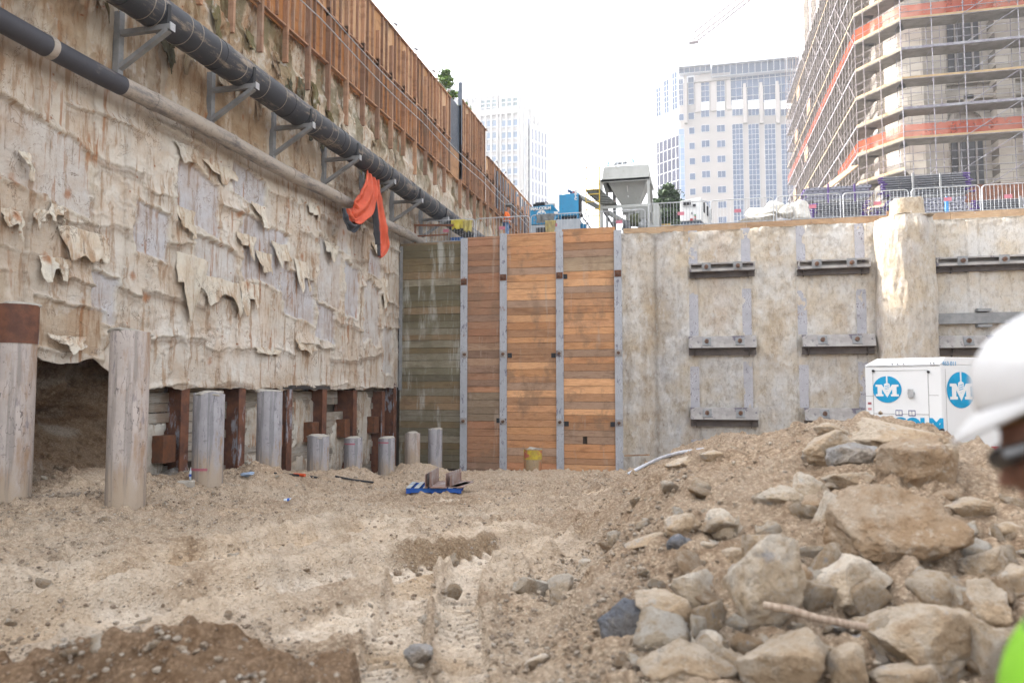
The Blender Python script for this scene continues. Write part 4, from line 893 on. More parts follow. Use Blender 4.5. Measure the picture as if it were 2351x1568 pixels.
MB().tube([(-12.12, y_, 19.13 + .04 * math.sin(y_ * 3)) for y_ in np.arange(13, 36.5, .8)], .012, 5).build('wire', GALV, parent=ls, off=LO)
for y in np.arange(14, 57, 2.4):
    zt_ = 19.0 if y < 37.5 else (19.65 if y < 43.3 else 18.1)
    if y < 36.5 or y > 44: MB().tube([(-12.1, y, zt_ - .05), (-12.05, y + .05, zt_ + .12), (-12.0, y + .28, zt_ + .14)], [.03, .03, .07], 8).build('lamp', GALV, parent=ls, off=LO, smooth=True)
# ================= pipes, brackets, tarp =================
DUSTP = m_pipe('black_pipe', (.035, .037, .045), (.25, .20, .15), (.52, .66), (1.5, .35, 1.5)); DUST2 = m_pipe('dusty_pipe', (.16, .145, .14), (.36, .31, .26), (.38, .52)); BLKP = m_pipe('black_small', (.045, .045, .055), (.2, .17, .15), (.6, .72))
bp = empty('drain_pipe', (-11.2, 20, 11.85), 'large black pipe with dust bands running along brackets on the left wall', 'pipe'); BO = (-11.2, 20, 11.85)
MB().tube([(-11.2, y, 11.85 - .004 * (y - 10)) for y in np.arange(8, 41, 1.5)], .385, 28).build('pipe_body', DUSTP, parent=bp, off=BO, smooth=True)
y = 9.0; WIRE = flat('tie_wire', (.42, .36, .3), .5, .6)
while y < 40:
    yc = y + rnd.uniform(-.2, .2); r_ = .392; ti = rnd.uniform(-.06, .06)
    pts = [(-11.2 + r_ * math.cos(a), yc + ti * math.cos(a) * 2, 11.85 - .004 * (yc - 10) + r_ * math.sin(a)) for a in np.linspace(0, 2 * math.pi, 28, endpoint=False)]
    MB().tube(pts, .008, 5, closed=True).build('band', WIRE, parent=bp, off=BO); y += rnd.choice([.55, .7, .9])
for y in (12.3, 15.4, 18.6, 21.7, 24.8, 27.9, 31): MB().tube([(-11.2, y, 11.85 - .004 * (y - 10)), (-11.2, y + .28, 11.85 - .004 * (y - 10))], .40, 28, cap=True).build('coupling', DUSTP, parent=bp, off=BO, smooth=True)
sp_ = empty('return_pipe', (-11.75, 20, 10.15), 'thinner dusty pipe running below the large black pipe', 'pipe'); SO = (-11.75, 20, 10.15)
zz_ = lambda y: 10.12 + .004 * (y - 10) + .03 * math.sin(y * .9)
MB().tube([(-11.7, y, zz_(y)) for y in np.arange(7.5, 13.1, .5)], .205, 24).build('black_section', BLKP, parent=sp_, off=SO, smooth=True)
MB().tube([(-11.7, y, zz_(y)) for y in np.arange(13.0, 31.8, .6)], .20, 24).build('dusty_section', DUST2, parent=sp_, off=SO, smooth=True)
for y in (11.1, 13.9, 16.8, 19.8, 22.8, 25.8, 28.7): MB().tube([(-11.7, y, zz_(y)), (-11.7, y + .14, zz_(y))], .218, 24).build('collar', DUST2, parent=sp_, off=SO, smooth=True)
LB = ['steel bracket nearest the camera under the black pipe', 'second steel bracket from the left under the black pipe', 'steel bracket left of the orange tarp, third from the left under the pipe', 'steel bracket just left of the orange tarp, under the black pipe', 'steel bracket with the orange tarp hanging behind it', 'steel bracket just right of the orange tarp', 'steel bracket behind the barrier with the yellow rain gear']
def bracket(y, lab):
    e = empty('pipe_bracket', (WX, y, 10.7), lab, 'bracket', 'brackets carrying the black pipe'); O = (WX, y, 10.7)
    MB().box((WX, y - .075, 10.45), (WX + .16, y + .075, 11.9)).build('upright', GREYST, parent=e, off=O, bevel=.005)
    MB().box((WX + .1, y - .06, 11.36), (-10.72, y + .06, 11.48)).build('arm', GREYST, parent=e, off=O, bevel=.005)
    MB().bar((WX + .1, y, 10.62), (-10.80, y, 11.36), .13, .10).build('brace', GREYST, parent=e, off=O, bevel=.005)
    MB().box((-10.72, y - .08, 11.33), (-10.70, y + .08, 11.5)).build('end_plate', GALV, parent=e, off=O)
    MB().hexa([(-11.1, y - .05, 11.48), (-10.8, y - .05, 11.48), (-10.8, y + .05, 11.48), (-11.1, y + .05, 11.48)], [(-10.84, y - .05, 11.86), (-10.79, y - .05, 11.92), (-10.79, y + .05, 11.92), (-10.84, y + .05, 11.86)]).build('saddle', BLACKM, parent=e, off=O)
for k in range(7): bracket(hX(*[(393, 42), (588, 185), (718, 282), (825, 358), (905, 418), (968, 460), (1028, 502)][k], -10.75).y, LB[k])
# orange and black tarp draped over both pipes
TARP = N('tarp_cloth'); TARP = TARP.fin(TARP.mix(TARP.ramp(TARP.noise(2.5, 6, .6), .3, .7), TARP.attr(), TARP.mix(1.0, TARP.attr(), (.8, .72, .7), 'MULTIPLY')), .55, TARP.noise(9, 4, .6, (1, 1, .3)), .4, .03, spec=.3)
tp = empty('tarpaulin', hX(845, 480, -11.3), 'crumpled orange tarpaulin with dark lining hanging from the two pipes', 'tarpaulin'); TO = tuple(tp.location)
def strip(pts, wid, seed, colA=(.62, .11, .05), colB=(.05, .055, .065), split=.72, fold=.12):
    n = 60; nv = 26; P = [Vector(p) for p in pts]; t = np.linspace(0, len(P) - 1, n); idx = np.minimum(t.astype(int), len(P) - 2); fr = t - idx
    Pc = np.array([P[i].lerp(P[i + 1], float(f)) for i, f in zip(idx, fr)]); W = np.interp(t, range(len(wid)), wid)
    k = np.ones(7) / 7; Pc = np.stack([np.convolve(np.pad(Pc[:, i], 3, 'edge'), k, 'valid') for i in range(3)], 1)
    tg = np.gradient(Pc, axis=0); tg /= np.linalg.norm(tg, axis=1)[:, None]; nx = np.array([1.0, -.25, 0]); sd = np.cross(tg, nx); sd /= np.linalg.norm(sd, axis=1)[:, None]
    v = np.linspace(-1, 1, nv); U, Vv = np.meshgrid(t, v, indexing='ij')
    bl_ = fold * np.sin(Vv * 6.5 + seed + .5 * np.sin(U * 1.3)) * (.6 + .4 * fbm(U, Vv, seed, 2)) + .05 * fbm(U * 2.5, Vv * 3, seed, 3)
    V = Pc[:, None, :] + sd[:, None, :] * (W[:, None] * v[None] / 2)[..., None] + nx[None, None] * bl_[..., None]
    C = np.where((Vv > split)[..., None], np.array(colB), np.array(colA)) * (1 + .2 * fbm(U, Vv * 2, seed, 3))[..., None]
    o = npmesh('cloth', V.reshape(-1, 3), gridF(n, nv), TARP, parent=tp, off=TO, cols=np.clip(C.reshape(-1, 3), 0, 1)); m = o.modifiers.new('thick', 'SOLIDIFY'); m.thickness = .012
Q = lambda px, py, X: hX(px, py, X)
strip([Q(848, 398, -11.15), Q(852, 430, -10.95), Q(838, 470, -11.1), Q(815, 492, -11.2), Q(806, 478, -11.3)], [.5, .75, .95, .8, .25], 2, split=2)
strip([Q(862, 410, -11.1), Q(870, 470, -11.05), Q(878, 530, -11.05), Q(880, 565, -11.1), Q(872, 592, -11.15)], [.45, .6, .85, .8, .15], 4, split=.62)
strip([Q(792, 478, -11.3), Q(796, 500, -11.25), Q(808, 520, -11.2), Q(828, 508, -11.25)], [.3, .5, .5, .25], 7, split=-.35)
# ================= street edge =================
SZ = 9.86
def PXY(px, py, Y): p = hY(px, py, Y); return p
def text(s, size, m, M, name='lettering', parent=None, off=None, bold=0.0, shear=0.0, ex=.004, sx=1.0, align='CENTER'):
    cu = bpy.data.curves.new('t', 'FONT'); cu.body = s; cu.size = size; cu.extrude = ex; cu.offset = bold; cu.shear = shear; cu.align_x = align; cu.align_y = 'CENTER'; cu.resolution_u = 4
    o = bpy.data.objects.new('t', cu); COL.objects.link(o); bpy.context.view_layer.update()
    me = bpy.data.meshes.new_from_object(o.evaluated_get(bpy.context.evaluated_depsgraph_get())); bpy.data.objects.remove(o)
    me.name = name; me.transform(Matrix.Diagonal((sx, 1, 1, 1)))
    T = Matrix.Translation(-Vector(off)) @ M if off is not None else M
    me.transform(T); me.materials.clear(); me.materials.append(m)
    q = bpy.data.objects.new(name, me); COL.objects.link(q)
    if parent: par(q, parent)
    return q
def faceS(x, y, z): return Matrix.Translation((x, y, z)) @ Matrix.Rotation(math.pi / 2, 4, 'X')      # faces -Y
# crowd barriers
TAG = flat('sign_pink', (.55, .19, .24), .6)
bar_lab = ['steel crowd barrier at the corner, yellow rain gear hung over it', 'steel crowd barrier in front of the worker in the orange vest', 'steel crowd barrier before the blue machines with a grey and yellow coat over it',
 'steel crowd barrier in front of the silo ladder and auger', 'steel crowd barrier right of the silo, before the evergreen and the white generator', 'steel crowd barrier between the white generator and the white sacks',
 'steel crowd barrier in front of the rolled white sacks', 'steel crowd barrier before the left stack of purple tubes', 'steel crowd barrier directly left of the block on top of the round shaft', 'steel crowd barrier with the blue post just behind it', 'rightmost steel crowd barrier']
def barrier(x0, x1, y0, z0, lab):
    L = x1 - x0; e = empty('crowd_barrier', (x0, y0, z0), lab, 'barrier', 'steel crowd barriers along the street edge'); H = 1.1; r = .14
    pts = [(0, 0, .0), (0, 0, H - r)] + [(r - r * math.cos(a), 0, H - r + r * math.sin(a)) for a in np.linspace(.2, 1.57, 5)] + [(L - r + r * math.sin(a), 0, H - r + r * math.cos(a)) for a in np.linspace(0, 1.4, 5)] + [(L, 0, H - r), (L, 0, 0)]
    MB().tube(pts, .021, 8).build('frame', GALV, parent=e, smooth=True)
    m = MB(); m.tube([(0, 0, .17), (L, 0, .17)], .017, 6); k = int(L / .125)
    for i in range(1, k): m.tube([(L * i / k, 0, .17), (L * i / k, 0, H - .01)], .0085, 5)
    m.build('infill_bars', GALV, parent=e, smooth=True)
    for x in (.28, L - .28): MB().tube([(x, -.0, .17), (x, -.02, .03), (x, -.28, .012)], .016, 6).tube([(x, 0, .17), (x, .02, .03), (x, .28, .012)], .016, 6).build('foot', GALV, parent=e, smooth=True)
    sx_ = L * .5 + rnd.uniform(-.25, .2); MB().box((sx_ - .13, -.03, .56), (sx_ + .13, -.022, .70)).build('sign_plate', TAG, parent=e)
for k, (a, b) in enumerate([(979, 1089), (1093, 1216), (1219, 1346), (1351, 1481), (1489, 1628), (1632, 1776), (1783, 1930), (1937, 2087), (2094, 2252), (2257, 2408)]):
    y = 30.32 + (k % 2) * .05; barrier(hY(a, 500, y).x, hY(b, 500, y).x, y, SZ + (.02 if k < 4 else .22), bar_lab[k])
def drape(name, cx, cz, y, w, h, m, lab, cat, seed, col=(1, 1, 1)):
    U, V = np.meshgrid(np.linspace(-1, 1, 24), np.linspace(0, 1, 24), indexing='ij')
    rg = h * (1 - .35 * np.abs(fbm(U * 1.8, 0 * U, seed, 3))); back = V < .15
    z = cz - np.abs(V - .15) * rg; x = cx + U * w / 2 * (1 - .25 * V * (.5 + fbm(V * 2, U, seed + 1, 2)))
    yy = y - .04 - .03 * np.sin(U * 6 + seed) * V - .05 * fbm(U * 3, V * 2, seed + 2, 3) + np.where(back, .09, 0)
    P = np.stack([x, yy, z], -1).reshape(-1, 3)
    o = npmesh(name, P, gridF(24, 24), m, off=(cx, y, cz - h), cols=np.tile(np.array(col), (len(P), 1))); s_ = o.modifiers.new('t', 'SOLIDIFY'); s_.thickness = .015
    return tag(o, lab, cat)
YC = dirty('yellow_oilskin', (.55, .47, .06), (.42, .34, .07), 4, rough=.5, bs=.3); GC = dirty('grey_cloth', (.22, .23, .23), (.13, .14, .14), 5, rough=.9, bs=.4); YB = dirty('dirty_yellow_cloth', (.42, .34, .12), (.28, .24, .14), 5)
p = hY(1052, 507, 30.3); drape('rain_jacket', p.x, p.z + .03, 30.28, .62, .52, YC, 'bright yellow rain jacket hung over the barrier at the corner', 'jacket', 3)
p = hY(1074, 508, 30.3); drape('rain_trousers', p.x, p.z + .02, 30.25, .42, .62, dirty('dull_yellow', (.45, .38, .12), (.36, .3, .12), 5), 'dull yellow rain trousers next to the bright yellow jacket', 'trousers', 5)
p = hY(1252, 495, 30.3); drape('work_coat', p.x, p.z + .05, 30.28, .8, .5, GC, 'crumpled grey work coat hung over the barrier by the blue machines', 'coat', 8)
p = hY(1262, 505, 30.3); drape('yellow_rag', p.x + .05, p.z - .05, 30.22, .45, .82, YB, 'dirty yellow oilskin hanging under the grey coat', 'oilskin', 9)
# small deck clutter by the corner
BRN = dirty('brown_rail', (.24, .10, .05), (.16, .07, .04), 4)
a = hY(950, 517, 30.1); b = hY(1040, 517, 30.1)
m = MB().bar((a.x, 30.15, a.z), (b.x, 30.15, b.z), .08); m.bar((a.x + .05, 30.15, 9.8), (a.x + .05, 30.15, a.z), .07); m.bar((a.x + .1, 30.1, a.z - .5), (b.x - .2, 30.0, a.z - .52), .06)
tag(m.build('brown_handrail', BRN, off=(a.x, 30.15, 9.8)), 'rusty brown handrail in the corner by the end of the pipes', 'handrail')
p = hY(1048, 548, 30.5); tag(MB().box((p.x - .25, 30.4, 9.86), (p.x + .3, 30.8, 10.16)).box((p.x - .27, 30.38, 10.16), (p.x + .32, 30.82, 10.22)).build('cool_box', flat('blue_plastic', (.04, .12, .32), .4), off=(p.x, 30.6, 9.86), bevel=.02), 'small blue cool box with a lid behind the corner barrier', 'cool box')
SACK = dirty('white_sack', (.62, .60, .55), (.48, .45, .40), 3, bs=.6, bd=.04, rough=.6)
def lump(name, px, py, Y, w, h, seed, lab, cat, dep=None, m=SACK, npl=16):
    P, Fc = rock_v(seed, 5, (w, dep or w * .8, h), npl, .09); c = hY(px, py, Y); P[:, 2] += 0
    o = npmesh(name, P, Fc, m); o.location = c; return tag(o, lab, cat, 'white sacks on the street' if cat == 'sack' else None)
lump('white_sack', 1190, 547, 31.0, .75, .4, 301, 'low white plastic heap at the feet of the worker', 'sack')
lump('white_sack', 1748, 492, 31.6, 1.3, .55, 302, 'folded white sack pile, leftmost of the sacks by the stacks', 'sack')
lump('white_sack', 1775, 480, 31.8, .95, .75, 303, 'bulging white bulk sack with faded print', 'sack')
lump('white_sack', 1800, 486, 31.4, .7, .62, 304, 'white bulk sack slumped against the bulging one', 'sack')
lump('white_sack', 1832, 484, 31.5, .95, .85, 305, 'cream coloured rolled sack with a hollow centre, rightmost of the sacks', 'sack')
lump('white_sack', 1740, 508, 31.2, 1.6, .35, 306, 'flattened white sack lying lowest in front of the pile', 'sack')


# --- blue power pack
BLUE = dirty('blue_paint', (.012, .25, .47), (.015, .21, .40), 1.5, c3=(.02, .16, .30), t3=(.6, .7), rough=.4, bs=.05, spec=.5); BLUED = dirty('blue_paint_dark', (.01, .17, .34), (.015, .13, .25), 2, rough=.5)
WHT = flat('white_letter', (.78, .78, .76), .6); GRT = dirty('grey_tank', (.33, .36, .39), (.42, .44, .46), 2, rough=.5)
def XZ(px, py, Y): p = hY(px, py, Y); return p.x, p.z
def zv(zx, zy): return (1850 + zx / 2.939) / 1.6333, (550 + zy / 2.939) / 1.6333
Yb = 36.2
def zp(zx, zy, Y=Yb): return XZ(*zv(zx, zy), Y)
bm_ = empty('power_pack', (*[zp(530, 900)[0]], Yb, SZ), 'blue engine power pack with a black engine on its roof and worn white lettering', 'machine'); O = tuple(bm_.location)
x0, z0 = zp(405, 862); x1, z1 = zp(650, 648); xr = zp(722, 700)[0]
MB().add([(x0, Yb, z0), (x1, Yb, z0), (xr, Yb + .1, z0 + .45), (xr, Yb + .1, z1 - .35), (x1, Yb, z1 + .04), (x0, Yb, z1 - .02), (x0, Yb + 1.6, z0), (x1, Yb + 1.6, z0), (xr, Yb + 1.6, z0 + .45), (xr, Yb + 1.6, z1 - .35), (x1, Yb + 1.6, z1 + .04), (x0, Yb + 1.6, z1 - .02)],
  [(0, 1, 2, 3, 4, 5), (11, 10, 9, 8, 7, 6), (0, 6, 7, 1), (1, 7, 8, 2), (2, 8, 9, 3), (3, 9, 10, 4), (4, 10, 11, 5), (5, 11, 6, 0)]).build('body', BLUE, parent=bm_, off=O, bevel=.02)
text('MALCOLM', .21, WHT, faceS((x0 + x1) / 2 - .02, Yb - .012, z1 - .13), parent=bm_, off=O, bold=.012, sx=1.05)
def emblem(par_, off, M, r, fg=None, bg=None):
    fg = fg or WHT; bg = bg or BLUE
    pts = [(r * math.cos(a), r * math.sin(a)) for a in np.linspace(0, 2 * math.pi, 40, endpoint=False)]
    MB().poly(pts, .004, M).build('emblem_disc', bg, parent=par_, off=off)
    M2 = M @ Matrix.Translation((0, 0, .005)); s = r
    m = MB()
    mpts = [(-.80, .36), (-.36, .36), (0, -.20), (.36, .36), (.80, .36), (.80, .20), (.66, .20), (.66, -.36), (.80, -.36), (.80, -.52), (.26, -.52), (.26, -.36), (.36, -.36), (.36, .02), (0, -.60), (-.36, .02), (-.36, -.36), (-.26, -.36), (-.26, -.52), (-.80, -.52), (-.80, -.36), (-.66, -.36), (-.66, .20), (-.80, .20)]
    m.poly([(x * s, y * s) for x, y in mpts], .003, M2)
    m.poly([(x * s, y * s) for x, y in [(-.05, 1.0), (-.05, .48), (-.20, .40), (-.20, .06), (0, -.16), (.20, .06), (.20, .40), (.05, .48), (.05, 1.0)][::-1]], .0035, M2)
    m.build('emblem_letter', fg, parent=par_, off=off)
    m = MB()
    for y in (.30, .18, .06): m.poly([(x * s, (yy) * s) for x, yy in [(-.15, y - .08), (.15, y), (.15, y + .035), (-.15, y - .045)]], .002, M2 @ Matrix.Translation((0, 0, .004)))
    m.build('emblem_lines', bg, parent=par_, off=off)
ex, ez = zp(530, 752); emblem(bm_, O, faceS(ex, Yb - .008, ez), .24, BLUE, WHT)
m = MB(); a_, b_ = zp(450, 690), zp(620, 850)
for q in ((a_[0], a_[1], b_[0], a_[1]), (a_[0], b_[1], a_[0], a_[1]), (b_[0], b_[1], b_[0], a_[1])): m.bar((q[0], Yb - .004, q[1]), (q[2], Yb - .004, q[3]), .018)
m.build('door_seam', BLUED, parent=bm_, off=O)
for q in ((455, 707), (455, 812), (602, 745)): c = zp(*q); MB().box((c[0] - .05, Yb - .03, c[1] - .03), (c[0] + .05, Yb, c[1] + .03)).build('latch', GREYST, parent=bm_, off=O)
c = zp(690, 732); MB().box((c[0] - .1, Yb - .01, c[1] - .07), (c[0] + .1, Yb + .02, c[1] + .07)).build('data_plate', WHT, parent=bm_, off=O)
eg = MB(); c = zp(500, 610); eg.box((c[0] - .22, Yb + .3, z1), (c[0] + .22, Yb + .8, z1 + .26)); eg.cyl((c[0] - .38, Yb + .5, z1 + .16), (c[0] - .2, Yb + .5, z1 + .16), .1, 12)
for k in range(5): eg.cyl((c[0] - .2 + k * .1, Yb + .28, z1 + .05), (c[0] - .2 + k * .1, Yb + .28, z1 + .28), .03, 6)
eg.tube([(c[0] + .2, Yb + .4, z1 + .22), (c[0] + .3, Yb + .4, z1 + .3), (c[0] + .4, Yb + .4, z1 + .2)], .03, 6)
eg.build('engine', BLACKM, parent=bm_, off=O, bevel=.01); MB().cyl((c[0] + .25, Yb + .5, z1 + .13), (c[0] + .72, Yb + .5, z1 + .13), .095, 14).build('air_filter', dirty('filter', (.45, .46, .44), (.3, .3, .29), 6), parent=bm_, off=O)
MB().box((x0, Yb + .04, SZ + .5), (zp(615, 900)[0], Yb + 1.5, z0 - .02)).build('skid', GRT, parent=bm_, off=O, bevel=.02)
a_, b_ = zp(470, 895), zp(602, 960); MB().box((a_[0], Yb - .0, b_[1]), (b_[0], Yb + .05, a_[1])).build('opening', BLACKM, parent=bm_, off=O)
cb = empty('control_cabinet', (zp(830, 700)[0], Yb, SZ), 'tall blue cabinet on a grey tank with vertical white letters', 'cabinet'); O = tuple(cb.location)
x0, z1 = zp(725, 530); x1, z0 = zp(938, 752)
MB().hexa([(x0, Yb, z0), (x1, Yb, z0), (x1, Yb + .9, z0), (x0, Yb + .9, z0)], [(x0, Yb, z1 - .02), (x1, Yb, z1 + .05), (x1, Yb + .9, z1 + .05), (x0, Yb + .9, z1 - .02)]).build('body', BLUE, parent=cb, off=O, bevel=.015)
MB().box((x1 + .001, Yb + .08, z0 + .05), (x1 + .06, Yb + .85, z1 - .06)).build('side_vents', BLACKM, parent=cb, off=O)
for k, ch in enumerate('MALC'): text(ch, .20, WHT, faceS(zp(907, 0)[0], Yb - .012, zp(0, 545)[1] - k * .135 * 1.0), parent=cb, off=O, bold=.01)
text('313-004', .115, WHT, faceS(zp(780, 0)[0], Yb - .012, zp(0, 541)[1]), parent=cb, off=O, bold=.004)
c = zp(768, 688); MB().cyl((c[0], Yb - .03, c[1]), (c[0], Yb, c[1]), .03, 10).build('knob', BLUED, parent=cb, off=O)
mb = MB(); zl = zp(0, 845)[1]
for x in (x0 + .02, x1 - .1): mb.box((x, Yb + .02, zl), (x + .09, Yb + .1, z0))
for x in (x0 + .02, x1 - .1): mb.box((x, Yb + .8, zl), (x + .09, Yb + .88, z0))
mb.build('legs', BLUED, parent=cb, off=O)
MB().box((x0 + .1, Yb + .3, zl), (x1 - .1, Yb + .7, z0 - .02)).build('dark_interior', BLACKM, parent=cb, off=O)
xt = zp(620, 0)[0]; MB().box((xt, Yb - .02, SZ + .4), (zp(950, 0)[0], Yb + 1.1, zl)).build('tank', GRT, parent=cb, off=O, bevel=.02)
xd, zd = zp(975, 850); tag(MB().cyl((xd, Yb + .3, SZ), (xd, Yb + .3, zd), .22, 24).cyl((xd, Yb + .3, zd - .03), (xd, Yb + .3, zd + .01), .235, 24).build('blue_drum', BLUED, off=(xd, Yb + .3, SZ)), 'dark blue steel drum beside the grey tank of the cabinet', 'drum')
a_ = zp(1000, 810); b_ = zp(1090, 930); tag(MB().tube([(a_[0] - .1, Yb, a_[1] + .3), (a_[0], Yb - .2, a_[1]), ((a_[0] + b_[0]) / 2, Yb - .3, (a_[1] + b_[1]) / 2 + .05), (b_[0], Yb - .3, b_[1])], .035, 8).build('black_hose', BLACKM, smooth=True, off=(a_[0], Yb, SZ)), 'thick black hose curving down from the blue cabinet', 'hose')
# --- worker at the street edge
def body(name, pts, edges, rad, m, loc, parent=None, sub=2):
    me = bpy.data.meshes.new(name); me.from_pydata(pts, edges, []); o = bpy.data.objects.new(name, me); COL.objects.link(o)
    o.modifiers.new('skin', 'SKIN'); sv = me.skin_vertices[0].data
    for i, r_ in enumerate(rad): sv[i].radius = (r_, r_) if not hasattr(r_, '__len__') else r_
    sv[0].use_root = True
    s_ = o.modifiers.new('sub', 'SUBSURF'); s_.levels = sub; s_.render_levels = sub
    bpy.context.view_layer.update(); dg = bpy.context.evaluated_depsgraph_get(); m2 = bpy.data.meshes.new_from_object(o.evaluated_get(dg)); m2.name = name
    bpy.data.objects.remove(o); m2.materials.clear(); m2.materials.append(m); m2.polygons.foreach_set('use_smooth', [True] * len(m2.polygons))
    q = bpy.data.objects.new(name, m2); COL.objects.link(q)
    if parent: par(q, parent)
    else: q.location = loc
    return q
def ell(c, r_, m, name, parent=None, n=3, M=None):
    V, Fc = icov(n); P = V * np.array(r_)
    if M is not None: P = P @ np.array(M).T
    return npmesh(name, P + np.array(c), Fc, m, parent=parent)
SKIN = dirty('skin_tan', (.38, .20, .13), (.33, .17, .11), 8, bs=.1, rough=.55); VEST = dirty('orange_vest', (.80, .17, .035), (.70, .14, .03), 4, bs=.3, rough=.8); JEAN = dirty('denim', (.10, .17, .30), (.15, .23, .37), 6, bs=.3); GREYH = dirty('grey_hat', (.12, .125, .12), (.17, .17, .165), 9)
wx, _ = zp(150, 800, 31.1); wz = 9.86
wk = empty('person', (wx, 31.1, wz), 'worker in orange vest, blue jeans and grey hard hat at the street edge, hands raised', 'person')
pts = [(0, 0, .98), (0, 0, 1.15), (.01, 0, 1.38), (.02, 0, 1.50), (.05, 0, 1.58), (.07, 0, 1.68), (.09, 0, 1.76),
 (-.0, -.09, .92), (.03, -.10, .50), (-.02, -.10, .08), (.10, -.10, .04), (0, .09, .92), (-.01, .11, .50), (-.05, .11, .08), (.07, .11, .04),
 (.0, -.20, 1.43), (.03, -.24, 1.16), (.25, -.14, 1.24), (.33, -.10, 1.30), (.0, .20, 1.43), (.05, .23, 1.16), (.27, .10, 1.27), (.34, .06, 1.33)]
ed = [(0, 1), (1, 2), (2, 3), (3, 4), (4, 5), (5, 6), (0, 7), (7, 8), (8, 9), (9, 10), (0, 11), (11, 12), (12, 13), (13, 14), (2, 15), (15, 16), (16, 17), (17, 18), (2, 19), (19, 20), (20, 21), (21, 22)]
rd = [(.14, .17), (.13, .16), (.13, .18), .06, .055, .085, .07, .095, .065, .045, .04, .095, .065, .045, .04, .06, .048, .035, .035, .06, .048, .035, .035]
body('body', pts, ed, rd, SKIN, None, wk)
body('jeans', [(0, 0, 1.02), (0, -.09, .92), (.03, -.10, .50), (-.02, -.10, .10), (0, .09, .92), (-.01, .11, .50), (-.05, .11, .10)], [(0, 1), (1, 2), (2, 3), (0, 4), (4, 5), (5, 6)], [(.155, .18), .11, .08, .065, .11, .08, .065], JEAN, None, wk)
body('vest', [(0, 0, .98), (0, 0, 1.15), (.0, 0, 1.40), (.0, -.19, 1.43), (.02, -.235, 1.22), (0, .19, 1.43), (.03, .235, 1.22), (.01, 0, 1.48)], [(0, 1), (1, 2), (2, 3), (3, 4), (2, 5), (5, 6), (2, 7)], [(.165, .195), (.155, .19), (.155, .2), .085, .065, .085, .065, .07], VEST, None, wk)
SILV = flat('silver_tape', (.55, .56, .55), .4)
MB().tube([(-.185 * 0 + .172 * math.cos(a), .205 * math.sin(a), 1.10) for a in np.linspace(0, 6.28, 24, endpoint=False)], .022, 5, closed=True).build('reflective_band', SILV, parent=wk)
ell((.08, 0, 1.80), (.135, .115, .10), GREYH, 'hard_hat', wk); ell((.10, 0, 1.775), (.18, .15, .018), GREYH, 'hat_brim', wk)
MB().tube([(.14, -.07, 1.70), (.165, 0, 1.69), (.14, .07, 1.70)], .018, 6).build('glasses', BLACKM, parent=wk)
for s_ in (-1, 1):
    for k in range(4): MB().tube([(.35, s_ * .08 + k * .018 - .03, 1.31), (.40, s_ * .075 + k * .016 - .03, 1.33 + k * .004), (.40, s_ * .07 + k * .014 - .03, 1.365)], .0085, 5).build('finger', GREYH, parent=wk, smooth=True)
    MB().tube([(.34, s_ * .08, 1.32), (.36, s_ * .08 - s_ * .04, 1.36)], .011, 5).build('thumb', GREYH, parent=wk, smooth=True)
# --- silo
SILO = dirty('silo_grey', (.35, .355, .335), (.41, .415, .395), 1.2, sc=(1, 1, .4), c3=(.33, .32, .28), t3=(.56, .68), rough=.6, bs=.1); YELP = flat('yellow_paint_steel', (.62, .42, .03), .5)
Ys = 37.2
def zs(zx, zy, Y=Ys): return XZ(*zv(zx, zy), Y)
si = empty('cement_silo', (zs(1450, 500)[0], Ys, SZ), 'pale grey batching silo with a tapering hopper on a steel frame', 'silo'); O = tuple(si.location)
xl, zt = zs(1215, 222); xr, zt2 = zs(1712, 186); xl0, zb_ = zs(1192, 365); xr0, zb2 = zs(1722, 338); dp = 2.6; zt = (zt + zt2) / 2; zb_ = (zb_ + zb2) / 2
MB().hexa([(xl0, Ys, zb_), (xr0, Ys, zb_), (xr0 + .1, Ys + dp, zb_), (xl0 - .1, Ys + dp, zb_)], [(xl, Ys + .1, zt), (xr, Ys + .1, zt), (xr - .02, Ys + dp, zt), (xl, Ys + dp, zt)]).build('bin', SILO, parent=si, off=O, bevel=.02)
MB().box((xl + .7, Ys + .6, zt), (xl + 1.0, Ys + .9, zt + .12)).box((xl + 1.2, Ys + .8, zt), (xl + 1.35, Ys + .9, zt + .08)).build('roof_vent', GREYST, parent=si, off=O)
hx0, hx1 = zs(1222, 0)[0], zs(1700, 0)[0]; gx0, gx1 = zs(1400, 0)[0], zs(1585, 0)[0]; hz = zs(0, 402)[1]; gz = zs(0, 690)[1]
MB().hexa([(gx0, Ys + .9, gz), (gx1, Ys + .9, gz), (gx1, Ys + 1.5, gz), (gx0, Ys + 1.5, gz)], [(hx0, Ys + .1, hz), (hx1, Ys + .1, hz), (hx1, Ys + dp - .1, hz), (hx0, Ys + dp - .1, hz)]).box((hx0, Ys + .1, hz), (hx1, Ys + dp - .1, zb_)).build('hopper', SILO, parent=si, off=O)
MB().cyl((zs(1468, 510)[0], Ys + .35, zs(0, 510)[1]), (zs(1468, 0)[0], Ys + .72, zs(0, 600)[1]), .02, 6).cyl((zs(1468, 0)[0], Ys + .64, zs(0, 598)[1]), (zs(1468, 0)[0], Ys + .7, zs(0, 608)[1]), .045, 8).build('vibrator_rod', WHT, parent=si, off=O)
xm = (gx0 + gx1) / 2; MB().box((gx0 - .02, Ys + .85, gz - .35), (gx1 + .02, Ys + 1.55, gz)).cyl((xm, Ys + 1.2, gz - .8), (xm, Ys + 1.2, gz - .3), .3, 16).build('outlet', SILO, parent=si, off=O)
for x, y in ((zs(1188, 0)[0], 0), (xr0 - .06, 0), (zs(1188, 0)[0], dp), (xr0 - .06, dp)): MB().box((x - .07, Ys + y - .06, SZ), (x + .07, Ys + y + .06, zb_ - .01)).build('leg', SILO, parent=si, off=O)
